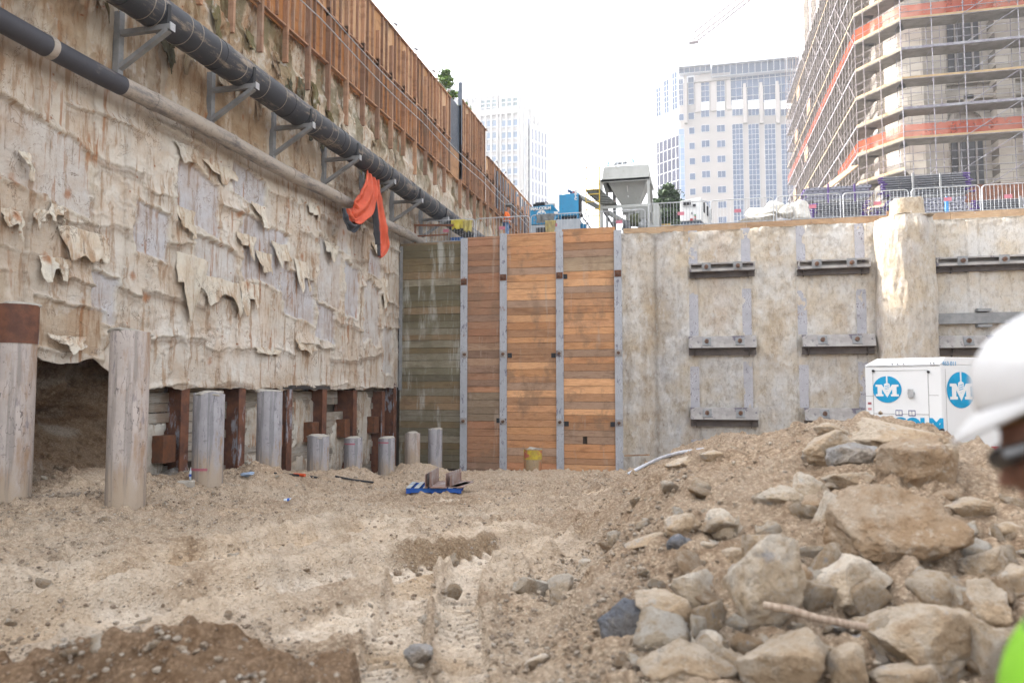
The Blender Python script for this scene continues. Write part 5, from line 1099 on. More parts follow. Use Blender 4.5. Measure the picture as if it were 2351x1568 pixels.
zc1, zc2, zc3 = zs(0, 462)[1], zs(0, 745)[1], zs(0, 872)[1]
for z_, hh in ((zc1, .13), (zc2, .14), (zb_ - .09, .14)):
    MB().box((zs(1188, 0)[0], Ys - .09, z_ - hh / 2), (xr0, Ys - .03, z_ + hh / 2)).build('beam', SILO, parent=si, off=O)
    MB().box((xr0 - .03, Ys, z_ - hh / 2 - .3), (xr0 + .03, Ys + dp, z_ + hh / 2 - .3)).build('beam', SILO, parent=si, off=O)
MB().bar((xr0, Ys + .1, zb_ - .2), (xr0, Ys + dp, zc2 + .3), .07).build('brace', SILO, parent=si, off=O)
MB().bar((zs(1200, 0)[0], Ys, zc2 - .1), (zs(1290, 0)[0], Ys + 1.4, zc3 - .1), .09).bar((zs(1290, 0)[0], Ys + dp * .7, zb_ - .2), (zs(1290, 0)[0], Ys + dp * .7, SZ), .16).bar((zs(1290, 0)[0], Ys + .6, zc3), (xr0, Ys + .6, zc3), .1).build('under_frame', GREYST, parent=si, off=O)
tx, tz = zs(1362, 270)
text('upersa', .265, flat('letter_grey', (.13, .14, .15), .5), faceS(zs(1392, 0)[0], Ys + .045, zs(0, 277)[1]) @ Matrix.Rotation(R(1.4), 4, 'Z'), parent=si, off=O, bold=.013, shear=.2, sx=.98, name='lettering')
LB_ = flat('letter_blue', (.12, .33, .62), .5)
text('S', .30, LB_, faceS(zs(1262, 0)[0], Ys + .045, zs(0, 283)[1]), parent=si, off=O, bold=.014, shear=.2); text('X', .30, LB_, faceS(zs(1533, 0)[0], Ys + .045, zs(0, 268)[1]), parent=si, off=O, bold=.012, shear=.2)
text('1500', .20, flat('letter_light', (.3, .33, .36), .5), faceS(zs(1607, 0)[0], Ys + .045, zs(0, 266)[1]), parent=si, off=O, sx=1.1)
for z_, xa_ in ((240, 1330), (288, 1400)): MB().bar((zs(xa_, 0)[0], Ys + .05, zs(0, z_ + 4)[1]), (zs(1686, 0)[0], Ys + .05, zs(0, z_ - 4)[1]), .012).build('pinstripe', LB_, parent=si, off=O)
ldr = empty('silo_ladder', (zs(1095, 0)[0], Ys - .3, SZ), 'yellow access ladder with handrails and a grated landing left of the silo', 'ladder'); OL = tuple(ldr.location); Yl = Ys - .3
def zl_(a, b): return zs(a, b, Yl)
for a in (1020, 1168): q = zl_(a, 226); q2 = zl_(a, 760); MB().bar((q[0], Yl, q[1]), (q2[0], Yl, SZ + .2), .05).build('stile', YELP, parent=ldr, off=OL)
for b in (475, 525, 607, 690, 765): q = zl_(1020, b + 6); q2 = zl_(1168, b - 4); MB().bar((q[0], Yl, q[1]), (q2[0], Yl, q2[1]), .04).build('rung', YELP, parent=ldr, off=OL)
RDP = flat('red_brown_rail', (.36, .16, .13), .6)
for (a, b, c_, d_) in ((1026, 230, 1148, 382), (1030, 350, 1112, 465), (1172, 218, 1210, 270)): q = zl_(a, b); q2 = zl_(c_, d_); MB().tube([(q[0], Yl, q[1]), (q2[0], Yl + .9, q2[1])], .022, 6).build('handrail', RDP, parent=ldr, off=OL)
q = zl_(1148, 385); q2 = zl_(1148, 460); MB().tube([(q[0], Yl + .9, q[1]), (q2[0], Yl + .9, q2[1])], .022, 6).build('handrail', YELP, parent=ldr, off=OL)
q = zl_(1020, 478); q2 = zl_(1285, 610); m = MB()
for k in range(9): t = k / 8; m.box((q[0] + (q2[0] - q[0]) * t * .62, Yl + .05, q[1] + (q2[1] - q[1]) * t - .03), (q[0] + (q2[0] - q[0]) * t * .62 + .75, Yl + .95, q[1] + (q2[1] - q[1]) * t + .01))
m.build('stair_treads', dirty('grating', (.20, .21, .19), (.28, .28, .26), 6, metal=.3), parent=ldr, off=OL)
au = empty('auger', (zs(1200, 600)[0], Ys - .6, SZ), 'long pale grey auger tube slanting down behind the yellow ladder with a red motor end', 'auger'); OA = tuple(au.location)
q = zs(900, 492, Ys - .5); q2 = zs(1500, 810, Ys - .5); MB().cyl((q[0], Ys - .5 + .9, q[1]), (q2[0], Ys + .9, q2[1]), .125, 16).build('tube', SILO, parent=au, off=OA, smooth=True)
d_ = Vector((q2[0] - q[0], 0, q2[1] - q[1])).normalized(); p0 = Vector((q[0], Ys + .4, q[1])); MB().bar(p0 - d_ * .3, p0 + d_ * .05, .24).build('motor_housing', flat('red_oxide', (.33, .08, .07)), parent=au, off=OA, bevel=.02)
MB().cyl(p0 - d_ * .6, p0 - d_ * .28, .08, 12).build('motor', flat('motor_blue', (.07, .13, .25)), parent=au, off=OA)
c = zs(1322, 600); tag(ell((c[0], Ys + .5, c[1]), (.12, .12, .12), flat('red_cap', (.35, .04, .04)), 'red_motor'), 'small round dark red gearbox beside the hopper', 'gearbox')
c = zs(1640, 700); e = empty('mixer_drum', (c[0], Ys + .9, SZ), 'grey round mixer drum under the right side of the silo', 'drum'); MB().cyl((0, -.1, c[1] - SZ), (0, .9, c[1] - SZ), .42, 28).cyl((0, -.14, c[1] - SZ), (0, -.1, c[1] - SZ), .2, 20).build('drum_shell', SILO, parent=e, smooth=True); MB().box((-.3, 0, 0), (.3, .8, c[1] - SZ - .38)).build('drum_stand', GREYST, parent=e)
x_, z_ = zs(1752, 560); x2, z2 = zs(1815, 845); e = empty('vented_cabinet', (x_, Ys + .3, SZ), 'tall grey cabinet with side louvres at the right foot of the silo', 'cabinet'); MB().hexa([(0, 0, 0), (.35, 0, 0), (.35, 1.3, 0), (0, 1.3, 0)], [(0, 0, z_ - SZ - .2), (.3, 0, z_ - SZ - .3), (.3, 1.3, z_ - SZ - .1), (0, 1.3, z_ - SZ)]).build('casing', SILO, parent=e)
m = MB()
for k in range(12): m.box((.33, .2, 1.2 + k * .11), (.37, 1.1, 1.25 + k * .11))
m.build('louvres', GREYST, parent=e)
for k, (a, b, cc, nm, lb) in enumerate(((1560, 800, (.10, .11, .06), 'canvas_bundle', 'dark olive canvas bundle under the silo outlet'), (1470, 880, (.12, .12, .13), 'machine_part', 'dark piece of machinery low under the silo'), (1640, 850, (.30, .31, .31), 'grey_case', 'grey case next to the olive bundle under the silo'))):
    P, Fc = rock_v(320 + k, 4, (.55, .5, .7), 12, .08); o = npmesh(nm, P, Fc, dirty(nm, cc, tuple(v * .6 for v in cc), 6, bs=.6)); q = zs(a, b); o.location = (q[0], Ys + .2, q[1]); tag(o, lb, 'equipment')
c = zs(1870, 880, 40); m = MB().col((.6, .4, .12)); m.box((c[0] - .5, 40, c[1] - .15), (c[0] + .55, 40.6, c[1] + .02)); m.box((c[0] - .4, 40.05, c[1] + .03), (c[0] + .4, 40.5, c[1] + .14)); tag(m.build('lumber_stack', PLANK, off=(c[0], 40, SZ)), 'short stack of bright yellow lumber right of the silo', 'lumber')
# --- white generator on the street
def zg(zx, zy, Y): return XZ((2400 + zx * .4785) / 1.6333, (150 + zy * .4785) / 1.6333, Y)
GW = dirty('white_enamel', (.70, .70, .69), (.62, .62, .61), 1.5, rough=.4, bs=.03, spec=.5); Yg = 35.0
x0, z1 = zg(312, 1255, Yg); x1, _ = zg(455, 0, Yg); zb_ = zg(0, 1440, Yg)[1]; xr, zr = zg(552, 1290, Yg + 2.6)
gn = empty('generator', (x0, Yg, SZ), 'white boxy generator on a dark base behind the street barriers', 'generator'); O = tuple(gn.location)
MB().hexa([(x0, Yg, zb_), (x1, Yg - .1, zb_), (x1 + .6, Yg + 2.6, zb_), (x0 + .6, Yg + 2.7, zb_)], [(x0, Yg, z1 - .05), (x1, Yg - .1, z1 + .04), (x1 + .6, Yg + 2.6, z1 + .04), (x0 + .6, Yg + 2.7, z1 - .05)]).build('enclosure', GW, parent=gn, off=O, bevel=.03)
MB().hexa([(x0 + .05, Yg + .05, SZ), (x1, Yg, SZ), (x1 + .6, Yg + 2.6, SZ), (x0 + .6, Yg + 2.6, SZ)], [(x0 + .05, Yg + .05, zb_ - .01), (x1, Yg, zb_ - .01), (x1 + .6, Yg + 2.6, zb_ - .01), (x0 + .6, Yg + 2.6, zb_ - .01)]).build('fuel_base', flat('dark_base', (.07, .09, .12)), parent=gn, off=O)
def decal(nm, a, b, c_, d_, m, k=.02): q = zg(a, b, Yg - .06); q2 = zg(c_, d_, Yg - .06); MB().box((q[0], Yg - .115, q2[1]), (q2[0], Yg - .11 + k + .03, q[1])).build(nm, m, parent=gn, off=O)
decal('gauge_window', 336, 1266, 398, 1294, BLACKM); decal('grille', 412, 1290, 438, 1305, BLACKM); decal('warning_label', 392, 1402, 418, 1418, flat('red_label', (.4, .06, .06))); decal('socket', 400, 1352, 412, 1368, GREYST)
for k, cc in enumerate(((.05, .3, .1), (.45, .05, .05), (.1, .1, .1))): q = zg(432, 1378 + k * 16, Yg); MB().cyl((q[0], Yg - .13, q[1]), (q[0], Yg - .05, q[1]), .035, 8).build('button', flat('button' + str(k), cc), parent=gn, off=O)
text('PowerPro 25', .11, flat('letter_dark', (.12, .12, .14)), faceS(zg(368, 0, Yg)[0], Yg - .125, zg(0, 1335, Yg)[1]), parent=gn, off=O, shear=.2)
for k in range(3): MB().box((x1 + .12 + .17 * k, Yg + .45 + .75 * k, zb_ + .5), (x1 + .2 + .17 * k, Yg + .8 + .75 * k, zb_ + .95)).build('side_vent', BLACKM, parent=gn, off=O)
# --- stacks of scaffold parts
PUR = dirty('purple_paint', (.08, .045, .16), (.11, .07, .20), 6, rough=.5); ALU = dirty('alu_deck', (.24, .24, .28), (.30, .30, .33), 4, rough=.5, metal=.3); TUB = dirty('tube_grey', (.30, .31, .32), (.42, .43, .43), 6, rough=.45, metal=.5)
_g = N('purple_tube'); PTUB = _g.fin(_g.attr(), .5, None, metal=.2)
def z5(zx, zy, Y): return XZ((2900 + zx * .4) / 1.6333, (600 + zy * .4) / 1.6333, Y)
def rack(name, a, b, c_, d_, Y, kind, lab, posts=(), ny=5):
    x0, z1 = z5(a, b, Y); x1, z0 = z5(c_, d_, Y); e = empty(name, (x0, Y, z0), lab, 'stack', 'stacks of scaffold parts on the street'); O = (x0, Y, z0); L = x1 - x0; H = z1 - z0
    if kind == 'tube':
        nz = max(2, int(H / .085)); 
        for k in range(nz):
            for j in range(ny):
                dx = rnd.uniform(-.14, .14) - .06 * (k % 2); zz = .04 + k * H / nz; yy = j * .1 + rnd.uniform(-.02, .02)
                m = MB().col((.17, .175, .19)); m.cyl((dx + .05, yy, zz), (L + dx - .05, yy, zz), .025, 6)
                if j < 2:
                    m.col((.09, .05, .19))
                    for t in (0, 1): m.cyl((dx + t * (L - .18), yy, zz), (dx + t * (L - .18) + .18, yy, zz), .03, 6)
                    m.col((.2, .2, .2))
                    for t in (.2, .4, .6, .8): m.cyl((L * t + dx, yy - .0, zz), (L * t + dx + .04, yy - .0, zz), .04, 6)
                    m.build('tube', PTUB, parent=e)
        MB().box((.1, .2, 0), (L - .1, .6, H * .96)).build('inner_tubes', dirty('inner', (.10, .095, .12), (.2, .2, .22), 9), parent=e)
    else:
        nz = max(2, int(round(H / .12)))
        for k in range(nz):
            zz = k * H / nz; dx = rnd.uniform(-.08, .08); m = MB().col((.25, .25, .29) if k % 2 else (.20, .20, .24)); m.box((dx, 0, zz), (L + dx, .7, zz + H / nz * .3)); m.box((dx, .02, zz + H / nz * .3), (L + dx, .66, zz + H / nz * .85)); m.col((.02, .02, .02))
            for t in np.linspace(.05, .95, 12): m.box((L * t + dx, -.006, zz + H / nz * .45), (L * t + dx + .06, .012, zz + H / nz * .62))
            m.build('deck_plank', PTUB, parent=e)
            MB().box((dx - .05, .1, zz + .01), (dx, .6, zz + H / nz * .8)).build('hook_end', PUR, parent=e); MB().box((L + dx, .1, zz + .01), (L + dx + .05, .6, zz + H / nz * .8)).build('hook_end', PUR, parent=e)
    for px_ in posts:
        q, q1 = z5(px_, b - 35, Y - .12); MB().bar((q - x0, -.14, SZ - z0), (q - x0, -.14, q1 - z0), .07).build('post', GREYST if kind == 'tube' else PUR, parent=e)
    if posts: MB().box((.3, 0, -.09), (L - .3, .7, -.01)).build('bearer', GREYST, parent=e)
    return e
rack('deck_stack', 300, 262, 915, 345, 33.0, 'deck', 'raised stack of silver perforated scaffold decks, left of the raised purple tube bundle', (512, 758))
rack('tube_stack', 345, 405, 880, 520, 32.6, 'tube', 'stack of purple ended tubes on the ground under the silver perforated decks')
rack('deck_stack', 360, 545, 620, 580, 32.2, 'deck', 'low dark bundle at the left foot of the purple tube stack')
rack('tube_stack', 1015, 160, 1865, 300, 33.2, 'tube', 'high bundle of grey tubes with purple ends behind the round shaft', (1305, 1562))
rack('deck_stack', 1085, 372, 1810, 480, 32.8, 'deck', 'stack of silver decks under the high tube bundle, behind the round shaft')
rack('tube_stack', 1880, 375, 2700, 490, 32.6, 'tube', 'stack of tubes at the right edge behind the last barrier', (2310,))
rack('tube_stack', 945, 440, 1080, 560, 32.4, 'tube', 'small crate of short purple couplers beside the round shaft')
q, z_ = z5(1622, 355, 31.0); _, z0_ = z5(1622, 535, 31.0); tag(MB().box((q - .05, 30.95, 9.86), (q + .05, 31.05, z_)).cyl((q, 31, z_), (q, 31, z_ + .04), .03).build('blue_post', flat('blue_post', (.06, .30, .65), .4), off=(q, 31, 9.86)), 'slim bright blue post behind the barrier right of the round shaft', 'post')
q, z_ = z5(1090, 480, 30.0); tag(MB().bar((q, 30.05, 9.7), (q + .05, 30.05, z_), .28, .03, up=(0, 1, 0)).build('timber_stub', COP, off=(q, 30, 9.7)), 'upright short board leaning at the left side of the shaft cap block', 'board')
q0, z_ = z5(1650, 265, 40); MB_ = MB().box((q0, 40, z_ - .7), (q0 + 12, 40.3, z_ + .1)); tag(MB_.build('steel_hoarding', RUST, off=(q0, 40, SZ)), 'long rust brown steel beam behind the racks at the right', 'beam')
for a, b in ((385, 460), (900, 470)):
    q0, z0_ = z5(a - 40, 330, 36); q1, z1_ = z5(a + 440, 30, 40); 
q0, z0_ = z5(480, 280, 44); q1, z1_ = z5(760, 60, 52); tag(MB().bar((q0, 44, z0_), (q1, 52, z1_), .5, .08).build('timber_raker', COP, off=(q0, 44, z0_)), 'big orange brown timber raker beam sloping up into the scaffold', 'timber beam')
# ================= trees =================
LEAF = N('foliage'); LEAF = LEAF.fin(LEAF.mix(LEAF.ramp(LEAF.noise(3, 5, .7), .35, .65), LEAF.attr(), LEAF.mix(1.0, LEAF.attr(), (1.7, 1.6, 1.2), 'MULTIPLY')), .6, None, spec=.3)
BARK = dirty('bark', (.12, .085, .06), (.07, .05, .04), 8, bs=.8)
def tree(name, base, H, rad, lab, seed, col, shape='cone', nl=9000, leaf=.10, base_h=.1):
    e = empty(name, base, lab, 'tree'); r = np.random.RandomState(seed)
    m = MB(); m.tube([(0, 0, 0), (.03, 0, H * .5), (0, .03, H * .97)], [rad * .09, rad * .06, .02], 8)
    br = []
    for k in range(46):
        t = base_h + (1 - base_h) * (k / 46) ** .9; a = k * 2.4 + r.uniform(-.4, .4)
        L = rad * ((1 - t) ** .75 if shape == 'cone' else math.sqrt(max(.04, 1 - (2 * t - 1.0) ** 2))) * r.uniform(.7, 1.15) + .1
        p0 = np.array([0, 0, t * H]); p1 = p0 + np.array([math.cos(a) * L, math.sin(a) * L, L * r.uniform(-.15, .35)]); br.append((p0, p1, L)); m.tube([tuple(p0), tuple(p1)], [.03, .008], 4, cap=False)
    m.build('trunk', BARK, parent=e)
    V = []; Cc = []; n = 0
    for i in range(nl):
        p0, p1, L = br[r.randint(len(br))]; t = r.uniform(.25, 1.05); c = p0 + (p1 - p0) * t + r.normal(0, .10 + .10 * L, 3) * np.array([1, 1, .6])
        s_ = leaf * r.uniform(.6, 1.3); d1 = r.normal(size=3); d1 /= np.linalg.norm(d1); d2 = np.cross(d1, r.normal(size=3)); d2 /= np.linalg.norm(d2)
        V += [c - d1 * s_, c + d2 * s_ * .45, c + d1 * s_, c - d2 * s_ * .45]; k = r.uniform(.6, 1.3) * (1.2 if r.rand() < .15 else 1); Cc += [np.array(col) * k] * 4
    V = np.array(V); Fq = np.arange(len(V)).reshape(-1, 4); npmesh('crown', V, Fq, LEAF, parent=e, cols=np.array(Cc), smooth=False)
p = hD(1022, 165, 45); tree('bushy_tree', (p.x, p.y, 14.4), p.z - 14.4 + .1, 1.55, 'bushy bright green tree rising behind the timber fence', 4, (.07, .13, .025), nl=8000, leaf=.13, base_h=.15)
p = hD(1064, 238, 46); tree('small_shrub', (p.x, p.y, 14.4), p.z - 14.3, .9, 'small piece of green shrub showing beside the tall grey post of the fence', 9, (.08, .13, .03), nl=2500, leaf=.12)
p = hD(1532, 425, 46); tree('evergreen', (p.x, p.y, SZ), p.z - SZ, 2.6, 'dark evergreen tree with drooping boughs between the silo and the white generator', 6, (.035, .06, .03), nl=15000, leaf=.13, base_h=.02)
p = hD(1392, 465, 80); tree('street_tree', (p.x, p.y, SZ), 3.6, 3.2, 'small leafy street tree seen through the silo frame', 12, (.045, .07, .03), 'round', 3000, .2)
# ================= towers =================
GLS = N('tower_glass'); GLS = GLS.fin(GLS.attr(), .06, None, spec=.3)
STN = dirty('tower_stone', (.30, .275, .26), (.35, .32, .30), .08, rough=.8, bs=.02); WPN = dirty('white_panel', (.78, .79, .80), (.72, .73, .75), .1, rough=.5, bs=0)
BLU = (.05, .08, .145); MUL = (.42, .43, .46)
def win(e, O, P0, ux, z0, z1, w, nx, nz, col=BLU, out=(0, -1, 0), rec=.12, name='window', mull=.09, jit=.12, mat=None):
    """glass with mullions; P0 lower left corner (x,y), ux unit vector along the wall"""
    m = MB(); ou = Vector(out); ux = Vector(ux); M = Matrix((ux, Vector((0, 0, 1)), ou)).transposed().to_4x4(); M.translation = Vector((P0[0], P0[1], z0)) 
    H = z1 - z0
    for i in range(nx):
        for j in range(nz):
            k = rnd.uniform(1 - jit, 1 + jit); m.col(tuple(c * k for c in col)); a = w * i / nx + mull / 2; b = w * (i + 1) / nx - mull / 2; c_ = H * j / nz + mull / 2; d_ = H * (j + 1) / nz - mull / 2
            m.box((a, c_, .02), (b, d_, rec * .4), M)
    m.col(MUL)
    for i in range(nx + 1): m.box((w * i / nx - mull / 2, 0, .0), (w * i / nx + mull / 2, H, rec), M)
    for j in range(nz + 1): m.box((0, H * j / nz - mull / 2, .0), (w, H * j / nz + mull / 2, rec * .92), M)
    return m.build(name, mat or GLS, parent=e, off=O)
GLD = N('dark_reflection_glass'); GLD = GLD.fin(GLD.attr(), .9, None, spec=0)  # matte panes; dark reflections of other buildings put into their colour
D0 = 190.; pc = hD(1548, 600, D0); Yt = pc.y; xr_ = hY(1880, 500, Yt).x
def zt_(zx, zy): return XZ((2400 + zx * .4785) / 1.6333, (150 + zy * .4785) / 1.6333, Yt)
tw = empty('office_tower', (pc.x, Yt, SZ), 'pale stone office tower with blue glass strips left of the scaffolded building', 'office tower'); O = tuple(tw.location)
ztop = zt_(700, 262)[1]; xa = zt_(303, 0)[0]; xb = xr_ + 10; pl = hD(1508, 600, 197)
MB().hexa([(pl.x, pl.y, SZ), (xa, Yt, SZ), (xb, Yt, SZ), (xb, Yt + 40, SZ)], [(pl.x, pl.y, ztop - 1.5), (xa, Yt, ztop - 1.5), (xb, Yt, ztop - 1.5), (xb, Yt + 40, ztop - 1.5)]).add([(pl.x, pl.y, SZ), (pl.x, pl.y, ztop - 1.5), (pl.x, Yt + 40, ztop - 1.5), (pl.x, Yt + 40, SZ)], [(0, 1, 2, 3)]).build('stone_walls', STN, parent=tw, off=O)
z1_ = zt_(600, 178)[1]; xs0 = zt_(372, 0)[0]
MB().box((xa, Yt + 2, ztop - 1.5), (xb, Yt + 30, ztop + 2.6)).box((xs0, Yt + 6, ztop + 2.6), (xb, Yt + 25, zt_(700, 160)[1] + .8)).build('penthouse', WPN, parent=tw, off=O)
def WZ(a, b, c_, d_, nx, nz, col=BLU, **k):
    yr = (b + d_) / 2 if d_ < 640 else 720; x0 = zt_(a, yr)[0]; x1 = zt_(c_, yr)[0]; z1 = zt_(a, b)[1]; z0 = zt_(c_, d_)[1]; win(tw, O, (x0, Yt), (1, 0, 0), z0, z1, x1 - x0, nx, nz, col, **k)
def slope(zx): return -.085 * (zx - 520) * 1.0     # image slope of storeys: handled by real perspective, kept for reference
WZ(708, 262, 1240, 470, 12, 4, rec=.3); WZ(560, 222, 1240, 250, 14, 1, rec=2.2); WZ(305, 238, 553, 268, 6, 1, rec=2.2)
for a, b in ((722, 805), (848, 932), (975, 1060), (1104, 1190), (1230, 1310)):
    WZ(a, 665, b, 1700, 3, 26, rec=.2); WZ(a, 548, b, 592, 3, 1, rec=.2)
    x0, z1 = zt_(a - 4, 478); x1, z0 = zt_(b + 4, 540); MB().box((x0, Yt - .22, z0), (x1, Yt - .02, z1)).build('white_spandrel', WPN, parent=tw, off=O)
for a, b in ((600, 664), (478, 542)):
    WZ(a, 320, b, 488, 2, 4, rec=.2); WZ(a, 556, b, 604, 2, 1, rec=.2)
    x0, z1 = zt_(a, 492); x1, z0 = zt_(b, 552); MB().box((x0, Yt - .2, z0), (x1, Yt - .02, z1)).build('white_spandrel', WPN, parent=tw, off=O)
    for k in range(9): y_ = 672 + k * 119.5; WZ(a + 2, y_, b + 2, y_ + 48, 2, 1, rec=.15)
WZ(378, 298, 422, 508, 1, 5, rec=.2); WZ(380, 574, 424, 624, 1, 1)
for k in range(9): y_ = 690 + k * 119.5; WZ(384, y_, 428, y_ + 48, 1, 1, rec=.15)
WZ(305, 312, 338, 515, 2, 5); WZ(305, 585, 343, 632, 1, 1); WZ(302, 700, 346, 1600, 1, 18, (.20, .27, .40)); 
for a, b, t in ((803, 838, 352), (930, 966, 344), (1056, 1095, 334), (343, 372, 262)):
    x0, z1 = zt_(a, t); x1, z0 = zt_(b, 660); m = MB(); m.box((x0, Yt - 1.0, z0), (x1, Yt - .01, z1 - 1.2)); m.box((x0 + .8, Yt - .8, z1 - 1.2), (x1 - .8, Yt - .01, z1)); m.build('stone_fin', STN, parent=tw, off=O)
x0, z1 = zt_(425, 262); x1, z0 = zt_(703, 318); MB().box((x0, Yt - .9, z0), (x1, Yt - .01, z1 - 1)).box((x0 + 1.5, Yt - .8, z1 - 1), (x1 - 1.5, Yt - .01, z1 + .4)).build('stone_cap', STN, parent=tw, off=O)
for a, b in ((425, 470), (546, 592), (668, 703)):
    x0, _ = zt_(a, 0); x1, _ = zt_(b, 0); MB().box((x0, Yt - .5, zt_(0, 610)[1]), (x1, Yt - .01, z0)).build('stone_pier', STN, parent=tw, off=O)
# angled left face
e1_ = Vector((xa - pl.x, Yt - pl.y, 0)); Lf = e1_.length; e1_.normalize(); nrm = Vector((e1_.y, -e1_.x, 0))
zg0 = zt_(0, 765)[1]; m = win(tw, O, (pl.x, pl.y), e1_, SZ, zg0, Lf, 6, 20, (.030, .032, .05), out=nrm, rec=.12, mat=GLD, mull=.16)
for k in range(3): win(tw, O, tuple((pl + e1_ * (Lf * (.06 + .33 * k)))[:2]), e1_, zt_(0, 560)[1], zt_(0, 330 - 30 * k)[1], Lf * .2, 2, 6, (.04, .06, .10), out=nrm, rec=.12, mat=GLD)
MB().box((pl.x - 1.2, pl.y - .5, SZ), (pl.x + 1.2, pl.y + 3, zt_(0, 380)[1])).build('corner_fin', WPN, parent=tw, off=O)
# left tower
D1 = 243.; pk = hD(1190, 500, D1); Yk = pk.y
def zk(zx, zy): return XZ((1700 + zx / 3.135) / 1.6333, (300 + zy / 3.135) / 1.6333, Yk)
tk = empty('office_tower', (pk.x, Yk, SZ), 'white high rise with pale blue windows behind the timber fence, letters at its top', 'office tower'); O = tuple(tk.location)
SW_ = dirty('white_stone', (.40, .385, .365), (.45, .43, .41), .06, rough=.7, bs=0); LBL = (.13, .20, .30); TEAL = (.12, .19, .19); PNK = (.62, .57, .55)
xa, zt1 = zk(80, 195); xb, zt2 = zk(820, 180); zt1 = (zt1 + zt2) / 2
MB().box((xa - 8, Yk, SZ), (xb, Yk + 38, zt1)).box((xa - 4, Yk + 3, zt1), (zk(590, 0)[0], Yk + 20, zk(560, 150)[1])).build('stone_walls', SW_, parent=tk, off=O)
for a, b, n in ((322, 520, 3), (563, 768, 3)):
    x0, z1 = zk(a, 225 if a > 500 else 245); x1, z0 = zk(b, 365 if a > 500 else 372); win(tk, O, (x0, Yk), (1, 0, 0), z0, z1, x1 - x0, n, 3, TEAL, rec=.5, mull=.5)
    for k in range(14):
        yy = 488 + k * 141.5 - (10 if a > 500 else 0); x0, z1 = zk(a, yy); x1, z0 = zk(b, yy + 66); win(tk, O, (x0, Yk), (1, 0, 0), z0, z1, x1 - x0, n, 1, LBL, rec=.4, mull=.5)
    for t in (0, .33, .66, 1): x_ = zk(a, 0)[0] * (1 - t) + zk(b, 0)[0] * t; MB().box((x_ - .22, Yk - 1.0, SZ), (x_ + .22, Yk - .02, zk(0, 190)[1])).build('rib', SW_, parent=tk, off=O)
x0, z1 = zk(318, 380); x1, z0 = zk(768, 390); MB().box((x0, Yk - 1.1, z0 - .2), (x1, Yk - .02, z1 + .2)).build('ledge', SW_, parent=tk, off=O)
xs = xb + .05
for k in range(5): MB().box((xs - .1, Yk + 2 + k * 7, SZ), (xs + .7, Yk + 4 + k * 7, zt1 - 2)).build('rib', SW_, parent=tk, off=O)
win(tk, O, (xs + .05, Yk + 1), (0, 1, 0), SZ, zt1 - 6, 36, 10, 24, (.16, .17, .24), out=(1, 0, 0), rec=.4, mull=.9)
text('NK', 7.6, flat('sign_letters', (.33, .33, .36)), faceS(zk(190, 0)[0] - .6, Yk - .35, zk(0, 262)[1]), parent=tk, off=O, ex=.2, sx=.95)
xw, zw = zk(1000, 690); xw0 = zk(880, 0)[0]
MB().hexa([(xb + .8, Yk + 6, SZ), (xw, Yk + 14, SZ), (xw, Yk + 46, SZ), (xb + .8, Yk + 40, SZ)], [(xb + .8, Yk + 6, zk(0, 500)[1]), (xw, Yk + 14, zk(0, 500)[1]), (xw, Yk + 46, zk(0, 500)[1]), (xb + .8, Yk + 40, zk(0, 500)[1])]).build('wing', SW_, parent=tk, off=O)
vx = Vector((xw - xb - .8, 8, 0)); Lw = vx.length; vx.normalize(); win(tk, O, (xb + .8 + .3, Yk + 6), vx, SZ, zk(0, 560)[1], Lw - .6, 5, 18, (.16, .18, .26), out=(vx.y, -vx.x, 0), rec=.4, mull=.9)
# faint glass office between the towers
Dp = 150.; pa = hD(1300, 600, Dp); pb_ = hD(1512, 600, Dp * .955); ztp = hD(1400, 588, Dp).z; gl = empty('glass_office', (pa.x, pa.y, SZ), 'low very pale glass office block between the two towers, behind the silo', 'office block'); O = tuple(gl.location)
MB().box((pa.x - 6, pa.y, SZ), (pb_.x, pa.y + 20, ztp)).build('walls', WPN, parent=gl, off=O)
for k in range(5): win(gl, O, (pa.x - 5.5, pa.y), (1, 0, 0), SZ + 3.7 + k * 4.2, SZ + 6.6 + k * 4.2, pb_.x - pa.x + 5, 12, 1, (.25, .30, .36), rec=.3)
# tower crane jib, far away
DJ = 150.; a = hD(1592, 97, DJ); b = hD(1728, -8, DJ * .98); ex_ = b - a; b = a + ex_ * 2.2
jb = empty('crane_jib', a, 'faint lattice jib of a distant tower crane above the tower', 'crane'); LAT = flat('crane_paint', (.16, .12, .12), .6); O = tuple(a)
up = Vector((0, 0, 1)); sd = (b - a).cross(up).normalized() * 1.0; nb_ = 26
for off_ in (Vector((0, 0, 1.9)), sd, -sd): MB().tube([a + off_, b + off_], .15, 5).build('chord', LAT, parent=jb, off=O)
m = MB()
for k in range(nb_):
    p0 = a.lerp(b, k / nb_); p1 = a.lerp(b, (k + 1) / nb_); pm = (p0 + p1) / 2 + Vector((0, 0, 1.9))
    for s_ in (sd, -sd): m.tube([p0 + s_, pm, p1 + s_], .08, 4)
m.build('lacing', LAT, parent=jb, off=O); MB().box(a + Vector((-.9, -.4, -.3)), a + Vector((1.0, .4, .0))).build('jib_end', LAT, parent=jb, off=O)
